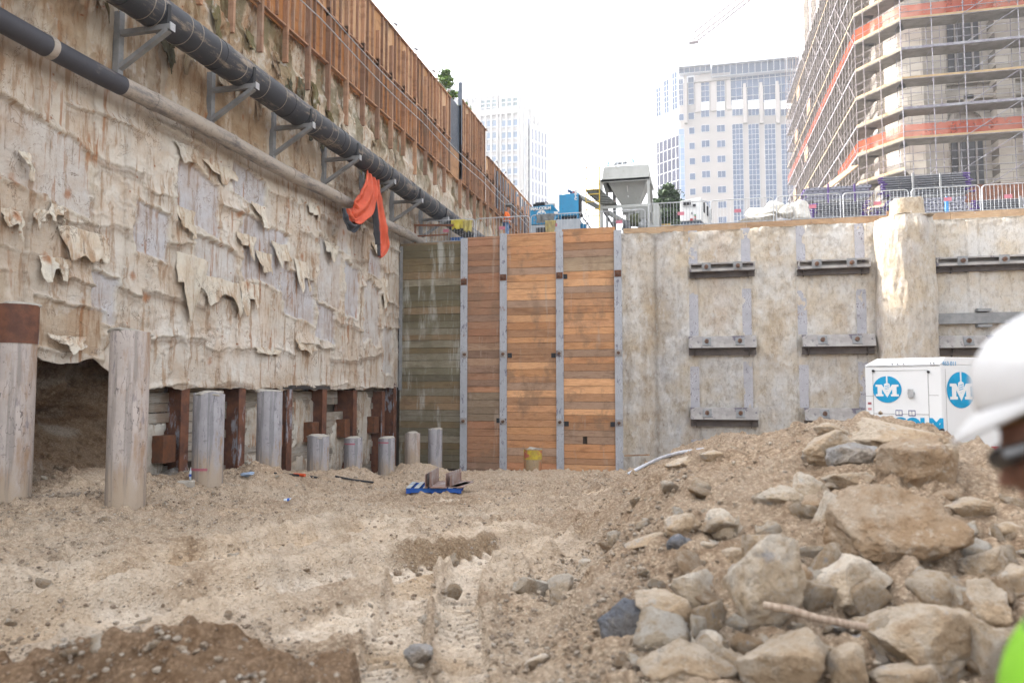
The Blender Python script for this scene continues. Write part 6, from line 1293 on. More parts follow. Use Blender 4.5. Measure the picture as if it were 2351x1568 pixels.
# ================= stone building under scaffold =================
def m_ashlar():
    g = N('ashlar'); br = g.n('TexBrick'); mp = g.n('Mapping'); g.l(g.co, mp.inputs[0]); mp.inputs['Rotation'].default_value = (R(90), 0, 0); g.l(mp.outputs[0], br.inputs[0])
    br.inputs['Scale'].default_value = 1; br.inputs['Brick Width'].default_value = 1.5; br.inputs['Row Height'].default_value = .55; br.inputs['Mortar Size'].default_value = .012
    br.inputs['Color1'].default_value = (.46, .42, .37, 1); br.inputs['Color2'].default_value = (.38, .345, .30, 1); br.inputs['Mortar'].default_value = (.17, .15, .13, 1)
    col = g.mix(g.ramp(g.noise(.4, 7, .7), .4, .65, 0, .6), br.outputs[0], g.mix(1.0, br.outputs[0], (.78, .74, .72), 'MULTIPLY'))
    return g.fin(col, .85, g.noise(4, 6, .7), .2, .02)
ASH = m_ashlar(); DKW = dirty('dark_window', (.05, .05, .055), (.09, .09, .09), 1, rough=.3)
BX, BY, BT = 13.6, 53.2, 46
cb_ = empty('stone_building', (BX, BY, SZ), 'tall historic stone building wrapped in scaffolding at the right', 'building'); O = (BX, BY, SZ)
def bb(a, b, nm='wall_pier', m=ASH): return MB().box(a, b).build(nm, m, parent=cb_, off=O)
bb((BX + 1.2, BY + 1.2, SZ), (60, 96, BT), 'wall_core')
# corner turret
MB().tube([(BX + 1.6, BY + 1.6, SZ), (BX + 1.6, BY + 1.6, BT)], 1.9, 8).build('corner_turret', ASH, parent=cb_, off=O)
MB().tube([(BX + 1.6, BY + 1.6, SZ), (BX + 1.6, BY + 1.6, SZ + 4.2)], 2.25, 8).tube([(BX + 1.6, BY + 1.6, SZ + 4.2), (BX + 1.6, BY + 1.6, SZ + 4.6)], [2.25, 1.95], 8).build('turret_base', ASH, parent=cb_, off=O)
fx = [hY(2135, 400, BY).x, hY(2180, 400, BY).x, hY(2296, 400, BY).x, hY(2340, 400, BY).x, 36, 39]
for i in (0, 2, 4): bb((fx[i], BY, SZ), (fx[i + 1], BY + 1.5, BT))
bb((fx[0] - .4, BY - .3, SZ), (fx[1] + .4, BY, SZ + 5), 'pier_base')
def arch(cx, y, z, r, nm='arch', w=.28, face='S', n=14):
    m = MB(); pts = [(math.cos(a), math.sin(a)) for a in np.linspace(0, math.pi, n)]
    for p, q in zip(pts[:-1], pts[1:]):
        P = lambda v, rr, o_: (cx + v[0] * rr, y - o_, z + v[1] * rr) if face == 'S' else (y - o_, cx + v[0] * rr, z + v[1] * rr)
        m.hexa([P(p, r, 0), P(q, r, 0), P(q, r + w, 0), P(p, r + w, 0)], [P(p, r, .25), P(q, r, .25), P(q, r + w, .25), P(p, r + w, .25)])
    return m.build(nm, ASH, parent=cb_, off=O)
def spand(x0, x1):
    cx = (x0 + x1) / 2; w = x1 - x0
    bb((x0, BY + .75, SZ), (x1, BY + 1.3, SZ + 3.2), 'spandrel')
    for z0, z1, ar in ((SZ + 3.2, SZ + 5.4, 0), (SZ + 6.9, SZ + 11.6, 1), (SZ + 14.4, SZ + 20.5, 0), (SZ + 24, SZ + 30, 0)):
        bb((x0 + w * .18, BY + 1.12, z0), (x1 - w * .18, BY + 1.19, z1), 'window', DKW)
        for t in (.32, .5, .68): bb((x0 + w * t - .05, BY + .98, z0), (x0 + w * t + .05, BY + 1.11, z1), 'mullion', STN)
        bb((x0, BY + .85, z0 - .3), (x1, BY + 1.25, z0), 'sill', ASH)
        if ar: arch(cx, BY + 1.1, z1 - .3, w * .32)
    arch(cx, BY + .74, SZ + 1.6, w * .26, n=16); bb((cx - .3, BY + .5, SZ + 11.9 + w * .1), (cx + .3, BY + 1.1, SZ + 12.9 + w * .1), 'keystone')
    bb((x0, BY + .5, SZ + 12.9), (x1, BY + 1.3, SZ + 13.5), 'cornice')
spand(fx[1], fx[2]); spand(fx[3], fx[4])
y = BY + 5
while y < 94:
    bb((BX, y, SZ), (BX + 1.3, y + 1.4, BT + 8), 'wall_pier')
    for z0, z1 in ((SZ + 1.5, SZ + 5.5), (SZ + 8, SZ + 13), (SZ + 16, SZ + 22), (SZ + 25, SZ + 33)): bb((BX + 1.12, y + 1.9, z0), (BX + 1.18, y + 3.8, z1), 'window', DKW)
    y += 4.6
bb((BX + .8, 54, BT), (60, 96, BT + 12), 'upper_storey', STN)
for z_ in (SZ + 6.4, SZ + 14.2, SZ + 23.5): bb((BX - .15, BY + 4.9, z_), (BX + 1.25, 95, z_ + .5), 'string_course')
# ---- scaffold
sf = empty('scaffolding', (11.2, 50.5, SZ), 'dense steel tube scaffolding with plank decks and orange mesh around the stone building', 'scaffolding'); O = tuple(sf.location)
ST = dirty('scaffold_tube', (.26, .26, .27), (.16, .14, .17), 3, rough=.5, metal=.2); STL = dirty('scaffold_tube_b', (.22, .19, .18), (.13, .11, .12), 2.5, rough=.6)
DECK = dirty('deck_board', (.17, .15, .13), (.23, .21, .19), 1.5, sc=(1, 1, 1), rough=.8); EDG = dirty('toe_board', (.36, .26, .14), (.30, .21, .12), 2); PLY = dirty('brown_ply', (.42, .23, .12), (.36, .19, .10), 2)
MESH = N('orange_mesh'); _b = MESH.b; MESH.fin(MESH.mix(MESH.ramp(MESH.noise(1.5, 5, .6), .35, .65), (.55, .10, .04), (.45, .08, .035)), .8, None, spec=.1)
_tr = MESH.n('BsdfTransparent'); _mx = MESH.n('MixShader'); _mx.inputs[0].default_value = .6; MESH.l(_tr.outputs[0], _mx.inputs[1]); MESH.l(_b.outputs[0], _mx.inputs[2])
_tl = MESH.n('BsdfTranslucent'); _tl.inputs[0].default_value = (.6, .12, .05, 1); _m3 = MESH.n('MixShader'); _m3.inputs[0].default_value = .4; MESH.l(_b.outputs[0], _m3.inputs[1]); MESH.l(_tl.outputs[0], _m3.inputs[2]); MESH.l(_m3.outputs[0], _mx.inputs[2])
MESH.l(_mx.outputs[0], MESH.t.nodes['Material Output'].inputs[0]); MESH = MESH.m
LZ = [SZ + 1.6 + 1.94 * k + (0) for k in range(16)]; LZ = [19.35 + 1.94 * (k - 4) for k in range(17)]
XL, XI, YF, YI = 11.2, 12.5, 50.5, 51.8
colsF = [13.3, 15.1, 16.9, 19.95, 23.0, 26.0, 29.0, 32]     # right face, along X
colsL = [53.4 + 2.13 * k for k in range(18)]                 # left face, along Y
def topz(y): return 30.5 + .30 * (y - 60) if y > 57 else 60
def std(x, y, zt, m=ST, r=.030):
    mb = MB(); mb.tube([(x, y, SZ), (x, y, zt)], r, 6)
    z = SZ + .5
    while z < zt: mb.tube([(x, y, z), (x, y, z + .05)], r * 2.0, 6); z += .97 if r > .028 else 1.94
    mb.build('standard', m, parent=sf, off=O)
for x in colsF: std(x, YF, 33); std(x + .05, YI, 33, r=.026)
for y in colsL: zt = 38.5 + .13 * (y - 60) + rnd.uniform(0, 2.2) if y > 60 else 36.5 + rnd.uniform(0, 1); std(XL, y, zt, STL); std(XI, y, zt - 1, STL, r=.026)
for y in colsL[:-1]: std(XL - .02, y + 1.06, 37, STL, r=.020)
for x in (14.2, 16.0, 18.4, 21.5): std(x, YI + .2, 33, r=.022)
std(XL + .35, 52.6, 36, STL); std(12.3, 51.5, 36, STL)
def LTOP(y): return 37.5 + .10 * (y - 60) if y > 60 else 36
for k, z in enumerate(LZ):
    if z > 37.5: break
    fr = z < 33
    m = MB()
    if fr:
        for dz in (0, .5, 1.0):
            m.tube([(colsF[0], YF - .03, z + dz), (colsF[-1], YF - .03, z + dz)], .022, 5)
        m.tube([(colsF[0], YI, z - .02), (colsF[-1], YI, z - .02)], .022, 5)
        for x in colsF: m.tube([(x, YF, z - .05), (x, YI, z - .05)], .022, 5)
        m.build('guard_rails', ST, parent=sf, off=O)
    m = MB()
    for dz in (0, .5, 1.0): m.tube([(XL - .03, 53.4, z + dz), (XL - .03, 89.6, z + dz)], .022, 5); m.tube([(XL, 53.4, z + dz), (colsF[0], YF, z + dz)], .022, 5)
    m.tube([(XI, 53.4, z - .02), (XI, 89.6, z - .02)], .022, 5)
    for y in colsL: m.tube([(XL, y, z - .05), (XI, y, z - .05)], .024, 5)
    m.build('guard_rails', STL, parent=sf, off=O)
    if k >= 4 and fr:
        m = MB()
        for j in range(4): m.box((colsF[0], YF + .06 + j * .3, z - .05), (colsF[-1], YF + .06 + j * .3 + .28, z + .02))
        m.build('deck', DECK, parent=sf, off=O); MB().box((colsF[0], YF - .03, z + .022), (colsF[-1], YF + .01, z + .16)).build('toe_board', EDG if k % 2 == 0 else ST, parent=sf, off=O)
    if k >= 2:
        m = MB()
        for j in range(4): m.box((XL + .06 + j * .3, 53.4, z - .05), (XL + .06 + j * .3 + .28, 89.6, z + .02))
        m.hexa([(XL, 53.4, z - .05), (colsF[0], YF, z - .05), (colsF[0] + .6, YI, z - .05), (XI, 54.0, z - .05)], [(XL, 53.4, z + .02), (colsF[0], YF, z + .02), (colsF[0] + .6, YI, z + .02), (XI, 54.0, z + .02)])
        m.build('deck', DECK, parent=sf, off=O)
        MB().bar((XL - .02, 53.4, z + .09), (colsF[0], YF - .02, z + .09), .04, .16).build('toe_board', EDG, parent=sf, off=O)
        MB().box((XL - .03, 53.4, z + .022), (XL, 89.6, z + .14)).build('toe_board', ST if k % 3 else EDG, parent=sf, off=O)
for x0, x1, z0, z1 in ((19.95, 23.0, LZ[8], LZ[8] + 0), ):
    pass
for k in range(1, 10):
    z = LZ[k]; MB().tube([(colsF[2], YF - .06, z), (colsF[3] + .0, YF - .06, z + 1.94)], .024, 5).build('brace', ST, parent=sf, off=O)
    MB().tube([(XL - .06, colsL[2 * (k % 2)], z), (XL - .06, colsL[2 * (k % 2) + 1], z + 1.94)], .022, 5).build('brace', STL, parent=sf, off=O)
for k in range(60):
    i = rnd.randrange(1, 16); z = LZ[rnd.randrange(2, 13)]; MB().tube([(XL - .06, colsL[i], z), (XL - .06, colsL[i + 1], z + 1.94)], .022, 5).build('brace', STL, parent=sf, off=O)
def mesh_band(pts, z, h=.92):
    m = MB()
    for (a, b) in zip(pts[:-1], pts[1:]):
        n_ = max(1, int((Vector(b) - Vector(a)).length / 1.0))
        for i in range(n_):
            p = Vector(a).lerp(Vector(b), i / n_); q = Vector(a).lerp(Vector(b), (i + 1) / n_); s1 = .05 * rnd.random()
            m.add([(p.x, p.y, z), (q.x, q.y, z), (q.x, q.y, z + h - s1), (p.x, p.y, z + h)], [(0, 1, 2, 3)])
    m.build('orange_mesh', MESH, parent=sf, off=O)
z_a, z_b = LZ[4] + .05, LZ[8] + .05
mesh_band([(XL + .02, 89.6), (XL + .02, 53.4)], z_b); mesh_band([(XL + .02, 53.4), (colsF[0], YF + .03)], z_b); mesh_band([(colsF[0], YF + .03), (32, YF + .03)], z_b)
mesh_band([(XL + .02, 60.5), (XL + .02, 53.4)], z_a); mesh_band([(XL + .02, 53.4), (colsF[0], YF + .03)], z_a); mesh_band([(colsF[0], YF + .03), (32, YF + .03)], z_a)
for k, (i, l) in enumerate(((11, 3), (11, 4), (10, 6), (10, 8), (9, 10), (12, 12), (13, 10), (8, 5), (14, 7))):
    MB().box((XL + .02, colsL[i], LZ[l] - 1.2), (XL + .05, colsL[i] + 2.0, LZ[l] - .06)).build('plywood_sheet', PLY, parent=sf, off=O)
# ================= white trailer generator in the pit =================
TW = dirty('trailer_white', (.70, .71, .72), (.66, .67, .68), .8, rough=.35, bs=.02, spec=.5); CY_ = flat('cyan_print', (.0, .30, .56), .5)
A = hD(1985, 830, 13.4); Bp = hD(2158, 818, 12.6); Cp = hD(2560, 790, 13.9)
zt = 4.22; zb = 2.62
tr = empty('trailer_generator', (Bp.x, Bp.y, 1.6), 'big white trailer mounted generator with round blue emblems behind the rubble heap', 'generator'); O = tuple(tr.location)
a, b, c = Vector((A.x, A.y, 0)), Vector((Bp.x, Bp.y, 0)), Vector((Cp.x, Cp.y, 0)); d = a + (c - b)
hx = Vector((0, 0, 1)); e1 = (b - a).normalized(); e2 = (c - b).normalized(); L1 = (b - a).length; L2 = (c - b).length
def at(p, z): return (p.x, p.y, z)
ch = .16; ai = a + e1 * .10 + e2 * .14; bi = b - e1 * .06 + e2 * .12; ci = c; di = d
MB().hexa([at(a, zb), at(b, zb), at(c, zb), at(d, zb)], [at(a, zt - .13), at(b, zt - .13), at(c, zt - .13), at(d, zt - .13)]).build('enclosure', TW, parent=tr, off=O, bevel=.012)
MB().hexa([at(a - e2 * .02, zt - .127), at(b - e2 * .02, zt - .127), at(c, zt - .127), at(d, zt - .127)], [at(ai, zt), at(b + e2 * .12, zt), at(c, zt), at(di, zt)]).build('roof', TW, parent=tr, off=O, bevel=.008)
MB().bar(at(b - e1 * .1, zb - .07), at(c, zb - .07), .06, .13).bar(at(a + e2 * .05, zb - .07), at(b + e2 * .05, zb - .07), .06, .13).build('chassis', GREYST, parent=tr, off=O)
M1 = Matrix((e1, hx, e1.cross(hx))).transposed().to_4x4(); n1 = e1.cross(hx); M2 = Matrix((e2, hx, e2.cross(hx))).transposed().to_4x4(); n2 = e2.cross(hx)
def F1(t, z, o=.004): m = M1.copy(); m.translation = a + e1 * (t * L1) + Vector((0, 0, z)) + n1 * o; return m
def F2(s, z, o=.004): m = M2.copy(); m.translation = b + e2 * s + Vector((0, 0, z)) + n2 * o; return m
def seam(F_, x0, z0, x1, z1, m=None, w=.007): MB().add([F_ @ Vector(p) for p in ((x0 - w / 2 * (x0 == x1), z0 - w / 2 * (z0 == z1), 0), (x1 + w / 2 * (x0 == x1), z0 - w / 2 * (z0 == z1), 0), (x1 + w / 2 * (x0 == x1), z1 + w / 2 * (z0 == z1), 0), (x0 - w / 2 * (x0 == x1), z1 + w / 2 * (z0 == z1), 0))], [(0, 1, 2, 3)]).build('door_seam', m or GREYST, parent=tr, off=O)
Fm = F1(0, 0, .005); W = L1
seam(Fm, .11 * W, zb + .35, .11 * W, zt - .22); seam(Fm, .11 * W, zt - .22, .84 * W, zt - .22); seam(Fm, .84 * W, zb + .05, .84 * W, zt - .22); seam(Fm, .11 * W, zb + .62, .84 * W, zb + .62); seam(Fm, .84 * W, zb + .95, .97 * W, zb + .95); seam(Fm, .0, zb + .93, .11 * W, zb + .93); seam(Fm, .84 * W, zb + .5, .97 * W, zb + .5); seam(Fm, .02, zt - .15, .99 * W, zt - .15)
emblem(tr, O, F1(.30, 3.70 - .03), .235, TW, CY_); emblem(tr, O, F2(.43, 3.66), .31, TW, CY_)
text('MALCOLM', .30, CY_, F1(.47, zb + .43), parent=tr, off=O, bold=.02, sx=.93)
text('463-011', .105, flat('pale_blue_print', (.22, .42, .62), .5), F2(.20, 4.11), parent=tr, off=O, sx=.9)
for t, z, nm, r_ in ((.62, 3.60, 'door_handle', .055), (.86, 3.05, 'lock', .02), (.85, 3.97, 'hinge_bolt', .022), (.12, 4.0, 'hinge_bolt', .022), (.06, 3.05, 'lock', .018)):
    Mh = F1(t, z, .0); MB().tube([Mh @ Vector((0, 0, 0)), Mh @ Vector((0, 0, .03))], r_, 16).build(nm, GALV if nm == 'door_handle' else BLACKM, parent=tr, off=O)
Mh = F1(.62, 3.60, .03); MB().box((-.045, -.075, 0), (.045, .085, .02), Mh).build('handle_plate', GALV, parent=tr, off=O, bevel=.012)
for t in (.45, .62):
    Mh = F1(t, 3.28 - .02, .003); MB().box((-.055, -.05, 0), (.055, .05, .003), Mh).build('warning_sticker', flat('navy', (.03, .04, .2)), parent=tr, off=O); MB().box((-.045, -.035, .003), (-.004, .035, .005), Mh).box((.004, -.035, .003), (.045, .035, .005), Mh).build('sticker_panel', WHT, parent=tr, off=O)
for z, cc in ((3.42, (.35, .1, .12)), (3.32, (.6, .3, .3)), (3.08, (.12, .1, .1))): Mh = F1(.055, z, .003); MB().box((-.03, -.02, 0), (.03, .02, .003), Mh).build('small_sticker', flat('stk%d' % int(z * 100), cc), parent=tr, off=O)
Mh = F1(.9, 2.98, .02); MB().tube([Mh @ Vector((-.14, 0, .02)), Mh @ Vector((.12, 0, .02))], .012, 6).cyl(Mh @ Vector((-.14, 0, -.02)), Mh @ Vector((-.14, 0, .04)), .035, 10).cyl(Mh @ Vector((.12, 0, -.02)), Mh @ Vector((.12, 0, .04)), .035, 10).build('latch_bar', BLACKM, parent=tr, off=O)
for t in (.38, .45, .53, .88, .92): Mh = F1(t, zt - .10, .0); MB().cyl(Mh @ Vector((0, 0, -.02)), Mh @ Vector((0, 0, .02)), .012, 8).build('rivet', GREYST, parent=tr, off=O)
RR = flat('reflector_red', (.5, .02, .03), .3)
for k in range(12): Mh = F2(.12 + k * .19, zb + .035, .003); MB().box((0, -.032, 0), (.188, .032, .004), Mh).build('reflector_strip', RR if k % 2 else WHT, parent=tr, off=O)
seam(F2(0, 0, .005), .1, zb + .1, .1, zt - .2)
for s_ in (1.1, 1.9):
    for t in (0.35, ):
        p = b + e2 * s_ - n2 * .25; MB().tube([p + Vector((0, 0, 2.0)) - n2 * .0, p + Vector((0, 0, 2.0)) - n2 * .24], .36, 28).build('wheel', BLACKM, parent=tr, off=O)
MB().bar(at(b + e2 * .5 - n2 * .3, zb - .2), at(b + e2 * 2.4 - n2 * .3, zb - .2), .1, .2).build('axle_frame', BLACKM, parent=tr, off=O)
MB().box((-.06, -.06, 0), (.06, .06, 1.0), Matrix.Translation(at(a + (b - a) * .2 + e2 * .4, 1.6))).build('jack_leg', GREYST, parent=tr, off=O)
# ================= pallet and angle irons =================
pp = hG(932, 1140); pq = hG(1060, 1140); dd = UD(pp.x, pp.y)[1]; pl_ = hD(932, 1140, dd); pr_ = hD(1059, 1140, dd); gz = max(pp.z, pq.z) + .07
BLP = dirty('blue_pallet_paint', (.015, .07, .33), (.03, .11, .36), 4, c3=(.2, .2, .22), t3=(.6, .66), rough=.8); GBD = dirty('grey_blue_board', (.33, .36, .37), (.45, .46, .45), 4, sc=(3, 1, 1), c3=(.10, .17, .33), t3=(.55, .6))
Wd = (pr_ - pl_).length; pe = empty('pallet', (pl_.x, pl_.y, gz), 'blue painted wooden pallet lying on the pit floor with grey worn top boards', 'pallet', rz=math.atan2((pr_ - pl_).y, (pr_ - pl_).x))
for y in (0, .48, .95): MB().box((0, y, .015), (Wd, y + .045, .11)).build('stringer', BLP, parent=pe, bevel=.004)
for k in range(7): x = k * (Wd - .1) / 6; MB().box((x, -.01, .112), (x + .10, 1.0, .128)).build('deck_board', GBD, parent=pe, bevel=.003)
for k in range(3): x = k * (Wd - .1) / 2; MB().box((x, 0, 0), (x + .1, 1.0, .014)).build('bottom_board', BLP, parent=pe)
ANG = dirty('angle_iron', (.20, .10, .07), (.33, .27, .25), 2, c3=(.4, .37, .36), t3=(.5, .6), rough=.6)
base = Matrix.Translation((pl_.x, pl_.y, gz + .13)) @ Matrix.Rotation(math.atan2((pr_ - pl_).y, (pr_ - pl_).x), 4, 'Z')
for x, y, L, rz, hh, w_, lab in ((.44, -.12, 1.1, -6, .30, .03, 'rusty steel angle standing on edge, leftmost on the pallet'), (.54, -.1, 1.15, -4, .34, .36, 'wide rusty steel channel lying in the middle of the pallet'), (.88, .02, 1.1, -14, .30, .03, 'thin steel angle leaning between the two wide channels'), (.98, -.02, 1.15, -8, .26, .28, 'wide rusty steel channel at the right end of the pallet'), (.93, .05, .9, -22, .03, .2, 'flat rusty steel offcut under the right hand channel')):
    M = base @ Matrix.Translation((x * Wd / 1.22, y, 0)) @ Matrix.Rotation(R(rz), 4, 'Z')
    m = MB(); m.box((0, 0, 0), (w_, L, .014), M); m.hexa([M @ Vector(p) for p in ((-.012, 0, 0), (0, 0, 0), (0, L, 0), (-.012, L, 0))], [M @ Vector(p) for p in ((-.012 + .0, 0, hh), (0.0, 0, hh), (0.0, L, hh), (-.012, L, hh))])
    loc = tuple(M.translation); tag(m.build('steel_angle', ANG, off=loc, bevel=.003), lab, 'steel profile', 'steel profiles on the pallet')
# ================= odds and ends on the ground =================
def gtube(name, pxs, r_, m, lab, cat, lift=.03, n=8):
    pts = []
    for a_, b_ in pxs: g = hG(a_, b_); pts.append(Vector((g.x, g.y, g.z + lift + r_)))
    P = []
    for i in range(len(pts) - 1):
        for t in np.linspace(0, 1, 6, endpoint=False): P.append(pts[i].lerp(pts[i + 1], t))
    P.append(pts[-1]); Q_ = [P[0]] + [(P[i - 1] + P[i] * 2 + P[i + 1]) / 4 for i in range(1, len(P) - 1)] + [P[-1]]
    return tag(MB().tube(Q_, r_, n).build(name, m, off=tuple(pts[0]), smooth=True), lab, cat)
gtube('white_hose', [(1442, 1098), (1480, 1078), (1520, 1060), (1560, 1049), (1608, 1043), (1650, 1036)], .035, dirty('hose_white', (.62, .63, .66), (.45, .46, .52), 8, sc=(1, 1, 1)), 'long white pipe curving over the far mound beside the timber wall', 'pipe', .05)
REB = dirty('dusty_bar', (.25, .18, .13), (.40, .32, .25), 14, sc=(4, 1, 1), bs=.8, bd=.01)
g_ = hG(1870, 1425); d1 = UD(g_.x, g_.y)[1] - .42; a_ = hD(1752, 1388, d1 + .15); b_ = hD(1880, 1420, d1 + .05); c_ = hD(1990, 1440, d1 + .05)
tag(MB().tube([a_, a_.lerp(b_, .5) + Vector((0, 0, .01)), b_, c_], .019, 10).build('steel_bar', REB, off=tuple(a_), smooth=True), 'dusty bent steel reinforcing bar lying across the rubble boulders', 'steel bar')
g1 = hG(75, 1108); g2 = hG(190, 1146); tag(MB().tube([g1 + Vector((0, 0, .12)), g2 + Vector((0, 0, .06))], .035, 8).build('wooden_pole', REB, off=tuple(g1)), 'thin dusty pole on the ground between the two leftmost piles', 'pole')
gtube('dark_rod', [(630, 1092), (690, 1096), (735, 1102)], .025, BLACKM, 'dark steel rod on the ground before the low pile stubs', 'rod')
gtube('dark_rod', [(770, 1098), (810, 1106), (858, 1112)], .025, BLACKM, 'shorter dark rod lying right of the other dark rod', 'rod')
g = hG(690, 1098); tag(MB().cyl((g.x - .18, g.y, g.z + .09), (g.x + .15, g.y - .05, g.z + .09), .04, 8).build('orange_tube', flat('orange_plastic', (.7, .10, .03), .4), off=tuple(g)), 'small bright orange plastic tube near the dark rods', 'plastic tube')
CLR = N('clear_plastic'); CLR = CLR.fin((.62, .70, .78), .15, None, spec=.6)
def bottle(px, py, lab, up=False):
    g = hG(px, py); e = empty('water_bottle', (g.x, g.y, g.z + .06), lab, 'bottle'); ax = Vector((0, 0, 1)) if up else Vector((1, .2, .1)).normalized()
    MB().tube([Vector((0, 0, 0)) + ax * t for t in (0, .02, .16, .2, .24)], [.028, .036, .036, .016, .014], 14).build('bottle_body', CLR, parent=e, smooth=True)
    MB().tube([ax * .07, ax * .12], .0375, 14).build('bottle_label', flat('bottle_label', (.04, .12, .5)), parent=e, smooth=True); MB().tube([ax * .235, ax * .255], .016, 10).build('bottle_cap', WHT, parent=e)
bottle(652, 1156, 'clear plastic water bottle with a blue label lying on the open ground'); bottle(438, 1108, 'small upright clear bottle by the foot of the broad grey pile', True)
g = hG(566, 1097); P, Fc = rock_v(401, 4, (.3, .2, .12), 9, .2); o = npmesh('blue_bag', P, Fc, flat('crumpled_plastic', (.33, .42, .56), .4)); o.location = g + Vector((0, 0, .08)); tag(o, 'crumpled pale blue plastic bag near the pile with the pink line', 'plastic bag')
g = hG(425, 1120); tag(MB().box((-.14, -.1, 0), (.16, .1, .14), Matrix.Translation(g) @ Matrix.Rotation(.4, 4, 'Z')).build('concrete_block', RUB, off=tuple(g), bevel=.02), 'small square tan block on the ground near the upright bottle', 'block')
g = hY(1435, 1046, 28.9); g2_ = hY(1490, 1044, 28.2); tag(MB().bar(g, g2_, .09, .05).build('loose_plank', COP, off=tuple(g)), 'loose brown plank end sticking out over the far mound at the timber wall', 'plank')
# ================= person in the foreground =================
SK2 = dirty('skin', (.21, .10, .07), (.17, .08, .055), 12, bs=.15, rough=.5, spec=.35); HATM = dirty('white_hat', (.52, .53, .55), (.46, .46, .47), 9, c3=(.36, .34, .31), t3=(.66, .74), s3=25, rough=.35, bs=.05, spec=.5); NAVY2 = dirty('navy_cloth', (.05, .07, .09), (.035, .05, .065), 20); LIME = dirty('lime_vest', (.19, .42, .02), (.15, .36, .02), 5, bs=.2, rough=.7); HAIR = flat('dark_hair', (.02, .013, .010), .7)
hc = hD(2478, 962, 1.16)       # head centre
fz = 2.06
pe_ = empty('person', (hc.x, hc.y, fz), 'person in white hard hat, dark glasses and lime vest at the right edge', 'person')
hl = hc - Vector((hc.x, hc.y, fz))
# local frame: x = right in the picture (back of the head), y = away, z = up; face looks to -x
Rt = Matrix.Rotation(YAW - R(36), 3, 'Z') @ Matrix.Rotation(R(-21), 3, 'Y')
def HP(v): return Rt @ Vector((v[0] * 1.08 - .008, v[1] * 1.04, v[2] * 1.14 - .034)) + hl
def HT(v): return Rt @ Vector(v) + hl
def skull():
    V, Fc = icov(5); P = V.copy(); x, y, z = V[:, 0], V[:, 1], V[:, 2]
    sx = .098 + 0 * x; sy = .076 * (1 - .16 * np.clip(-z, 0, 1)); sz = .118
    X = x * sx; Y_ = y * sy; Z_ = z * sz
    X = X - .012 * np.exp(-((z + .75) / .3) ** 2) * (x < 0)                    # jaw forward
    front = np.clip(-x, 0, 1)
    def bumpf(cy, cz, w, h, amt): 
        nonlocal X
        X = X - amt * np.exp(-(((y - cy) / w) ** 2 + ((z - cz) / h) ** 2)) * (x < 0)
    bumpf(0, .02, .12, .10, .006); bumpf(0, -.10, .14, .12, .014); bumpf(0, -.22, .17, .08, .026); bumpf(0, .18, .45, .07, .006)     # nose, brow
    bumpf(.36, .06, .16, .09, -.010); bumpf(-.36, .06, .16, .09, -.010); bumpf(0, -.42, .26, .05, .012); bumpf(0, -.50, .24, .05, .010); bumpf(0, -.455, .3, .018, -.006); bumpf(0, -.78, .28, .12, .014)
    bumpf(.5, -.2, .2, .2, .008); bumpf(-.5, -.2, .2, .2, .008)
    return np.stack([X, Y_, Z_], -1), Fc
P, Fc = skull(); P = P * np.array([1.08, 1.04, 1.14]) + np.array([-.008, 0, -.034]); P = P @ np.array(Rt).T + np.array(hl)
bpts = [hl + Vector((.03, 0, -.62)), hl + Vector((.06, 0, -.42)), hl + Vector((.07, 0, -.25)), HP((.035, 0, -.12)), HP((.01, 0, -.02)),
  hl + Vector((.03, 0, -.75)), hl + Vector((.02, -.11, -.80)), hl + Vector((.0, -.12, -1.10)), hl + Vector((.03, -.12, -1.46)), hl + Vector((-.10, -.12, -1.51)),
  hl + Vector((.02, .11, -.80)), hl + Vector((.0, .12, -1.10)), hl + Vector((.03, .12, -1.46)), hl + Vector((-.10, .12, -1.51)),
  hl + Vector((.07, -.20, -.30)), hl + Vector((.10, -.25, -.56)), hl + Vector((-.06, -.25, -.74)), hl + Vector((-.12, -.24, -.78)), hl + Vector((.07, .20, -.30)), hl + Vector((.10, .25, -.56)), hl + Vector((-.06, .25, -.74)), hl + Vector((-.12, .24, -.78))]
bed = [(0, 1), (1, 2), (2, 3), (3, 4), (0, 5), (5, 6), (6, 7), (7, 8), (8, 9), (5, 10), (10, 11), (11, 12), (12, 13), (1, 14), (14, 15), (15, 16), (16, 17), (1, 18), (18, 19), (19, 20), (20, 21)]
Rz3 = Matrix.Rotation(YAW - R(36), 3, 'Z'); BS = -.025
def rotb(v): w_ = Vector((v[0] - hl.x + BS, v[1] - hl.y, 0)); w_ = Rz3 @ w_; return Vector((hl.x + w_.x, hl.y + w_.y, v[2]))
bpts = [rotb(v) if i not in (3, 4) else v for i, v in enumerate(bpts)]
q = body('body', [tuple(v) for v in bpts], bed, [(.13, .16), (.12, .17), .062, .060, .05, (.13, .16), .095, .065, .045, .04, .095, .065, .045, .04, .065, .048, .035, .035, .065, .048, .035, .035], SK2, None, pe_, 2)
o = npmesh('head', P, Fc, SK2, parent=pe_)
# join head and body into one continuous figure
bmj = bmesh.new(); bmj.from_mesh(q.data); bmj.from_mesh(o.data); bmj.to_mesh(q.data); bmj.free(); KIDS[pe_.name].remove(o); bpy.data.objects.remove(o)
rm = q.modifiers.new('fuse', 'REMESH'); rm.mode = 'VOXEL'; rm.voxel_size = .005; rm.use_smooth_shade = True
for s_ in (-1, 1):
    ear = MB().tube([HP((.012 + .02 * math.cos(t), s_ * .079, -.005 + .032 * math.sin(t))) for t in np.linspace(0, 6.28, 16, endpoint=False)], .007, 6, closed=True).build('ear', SK2, parent=pe_, smooth=True)
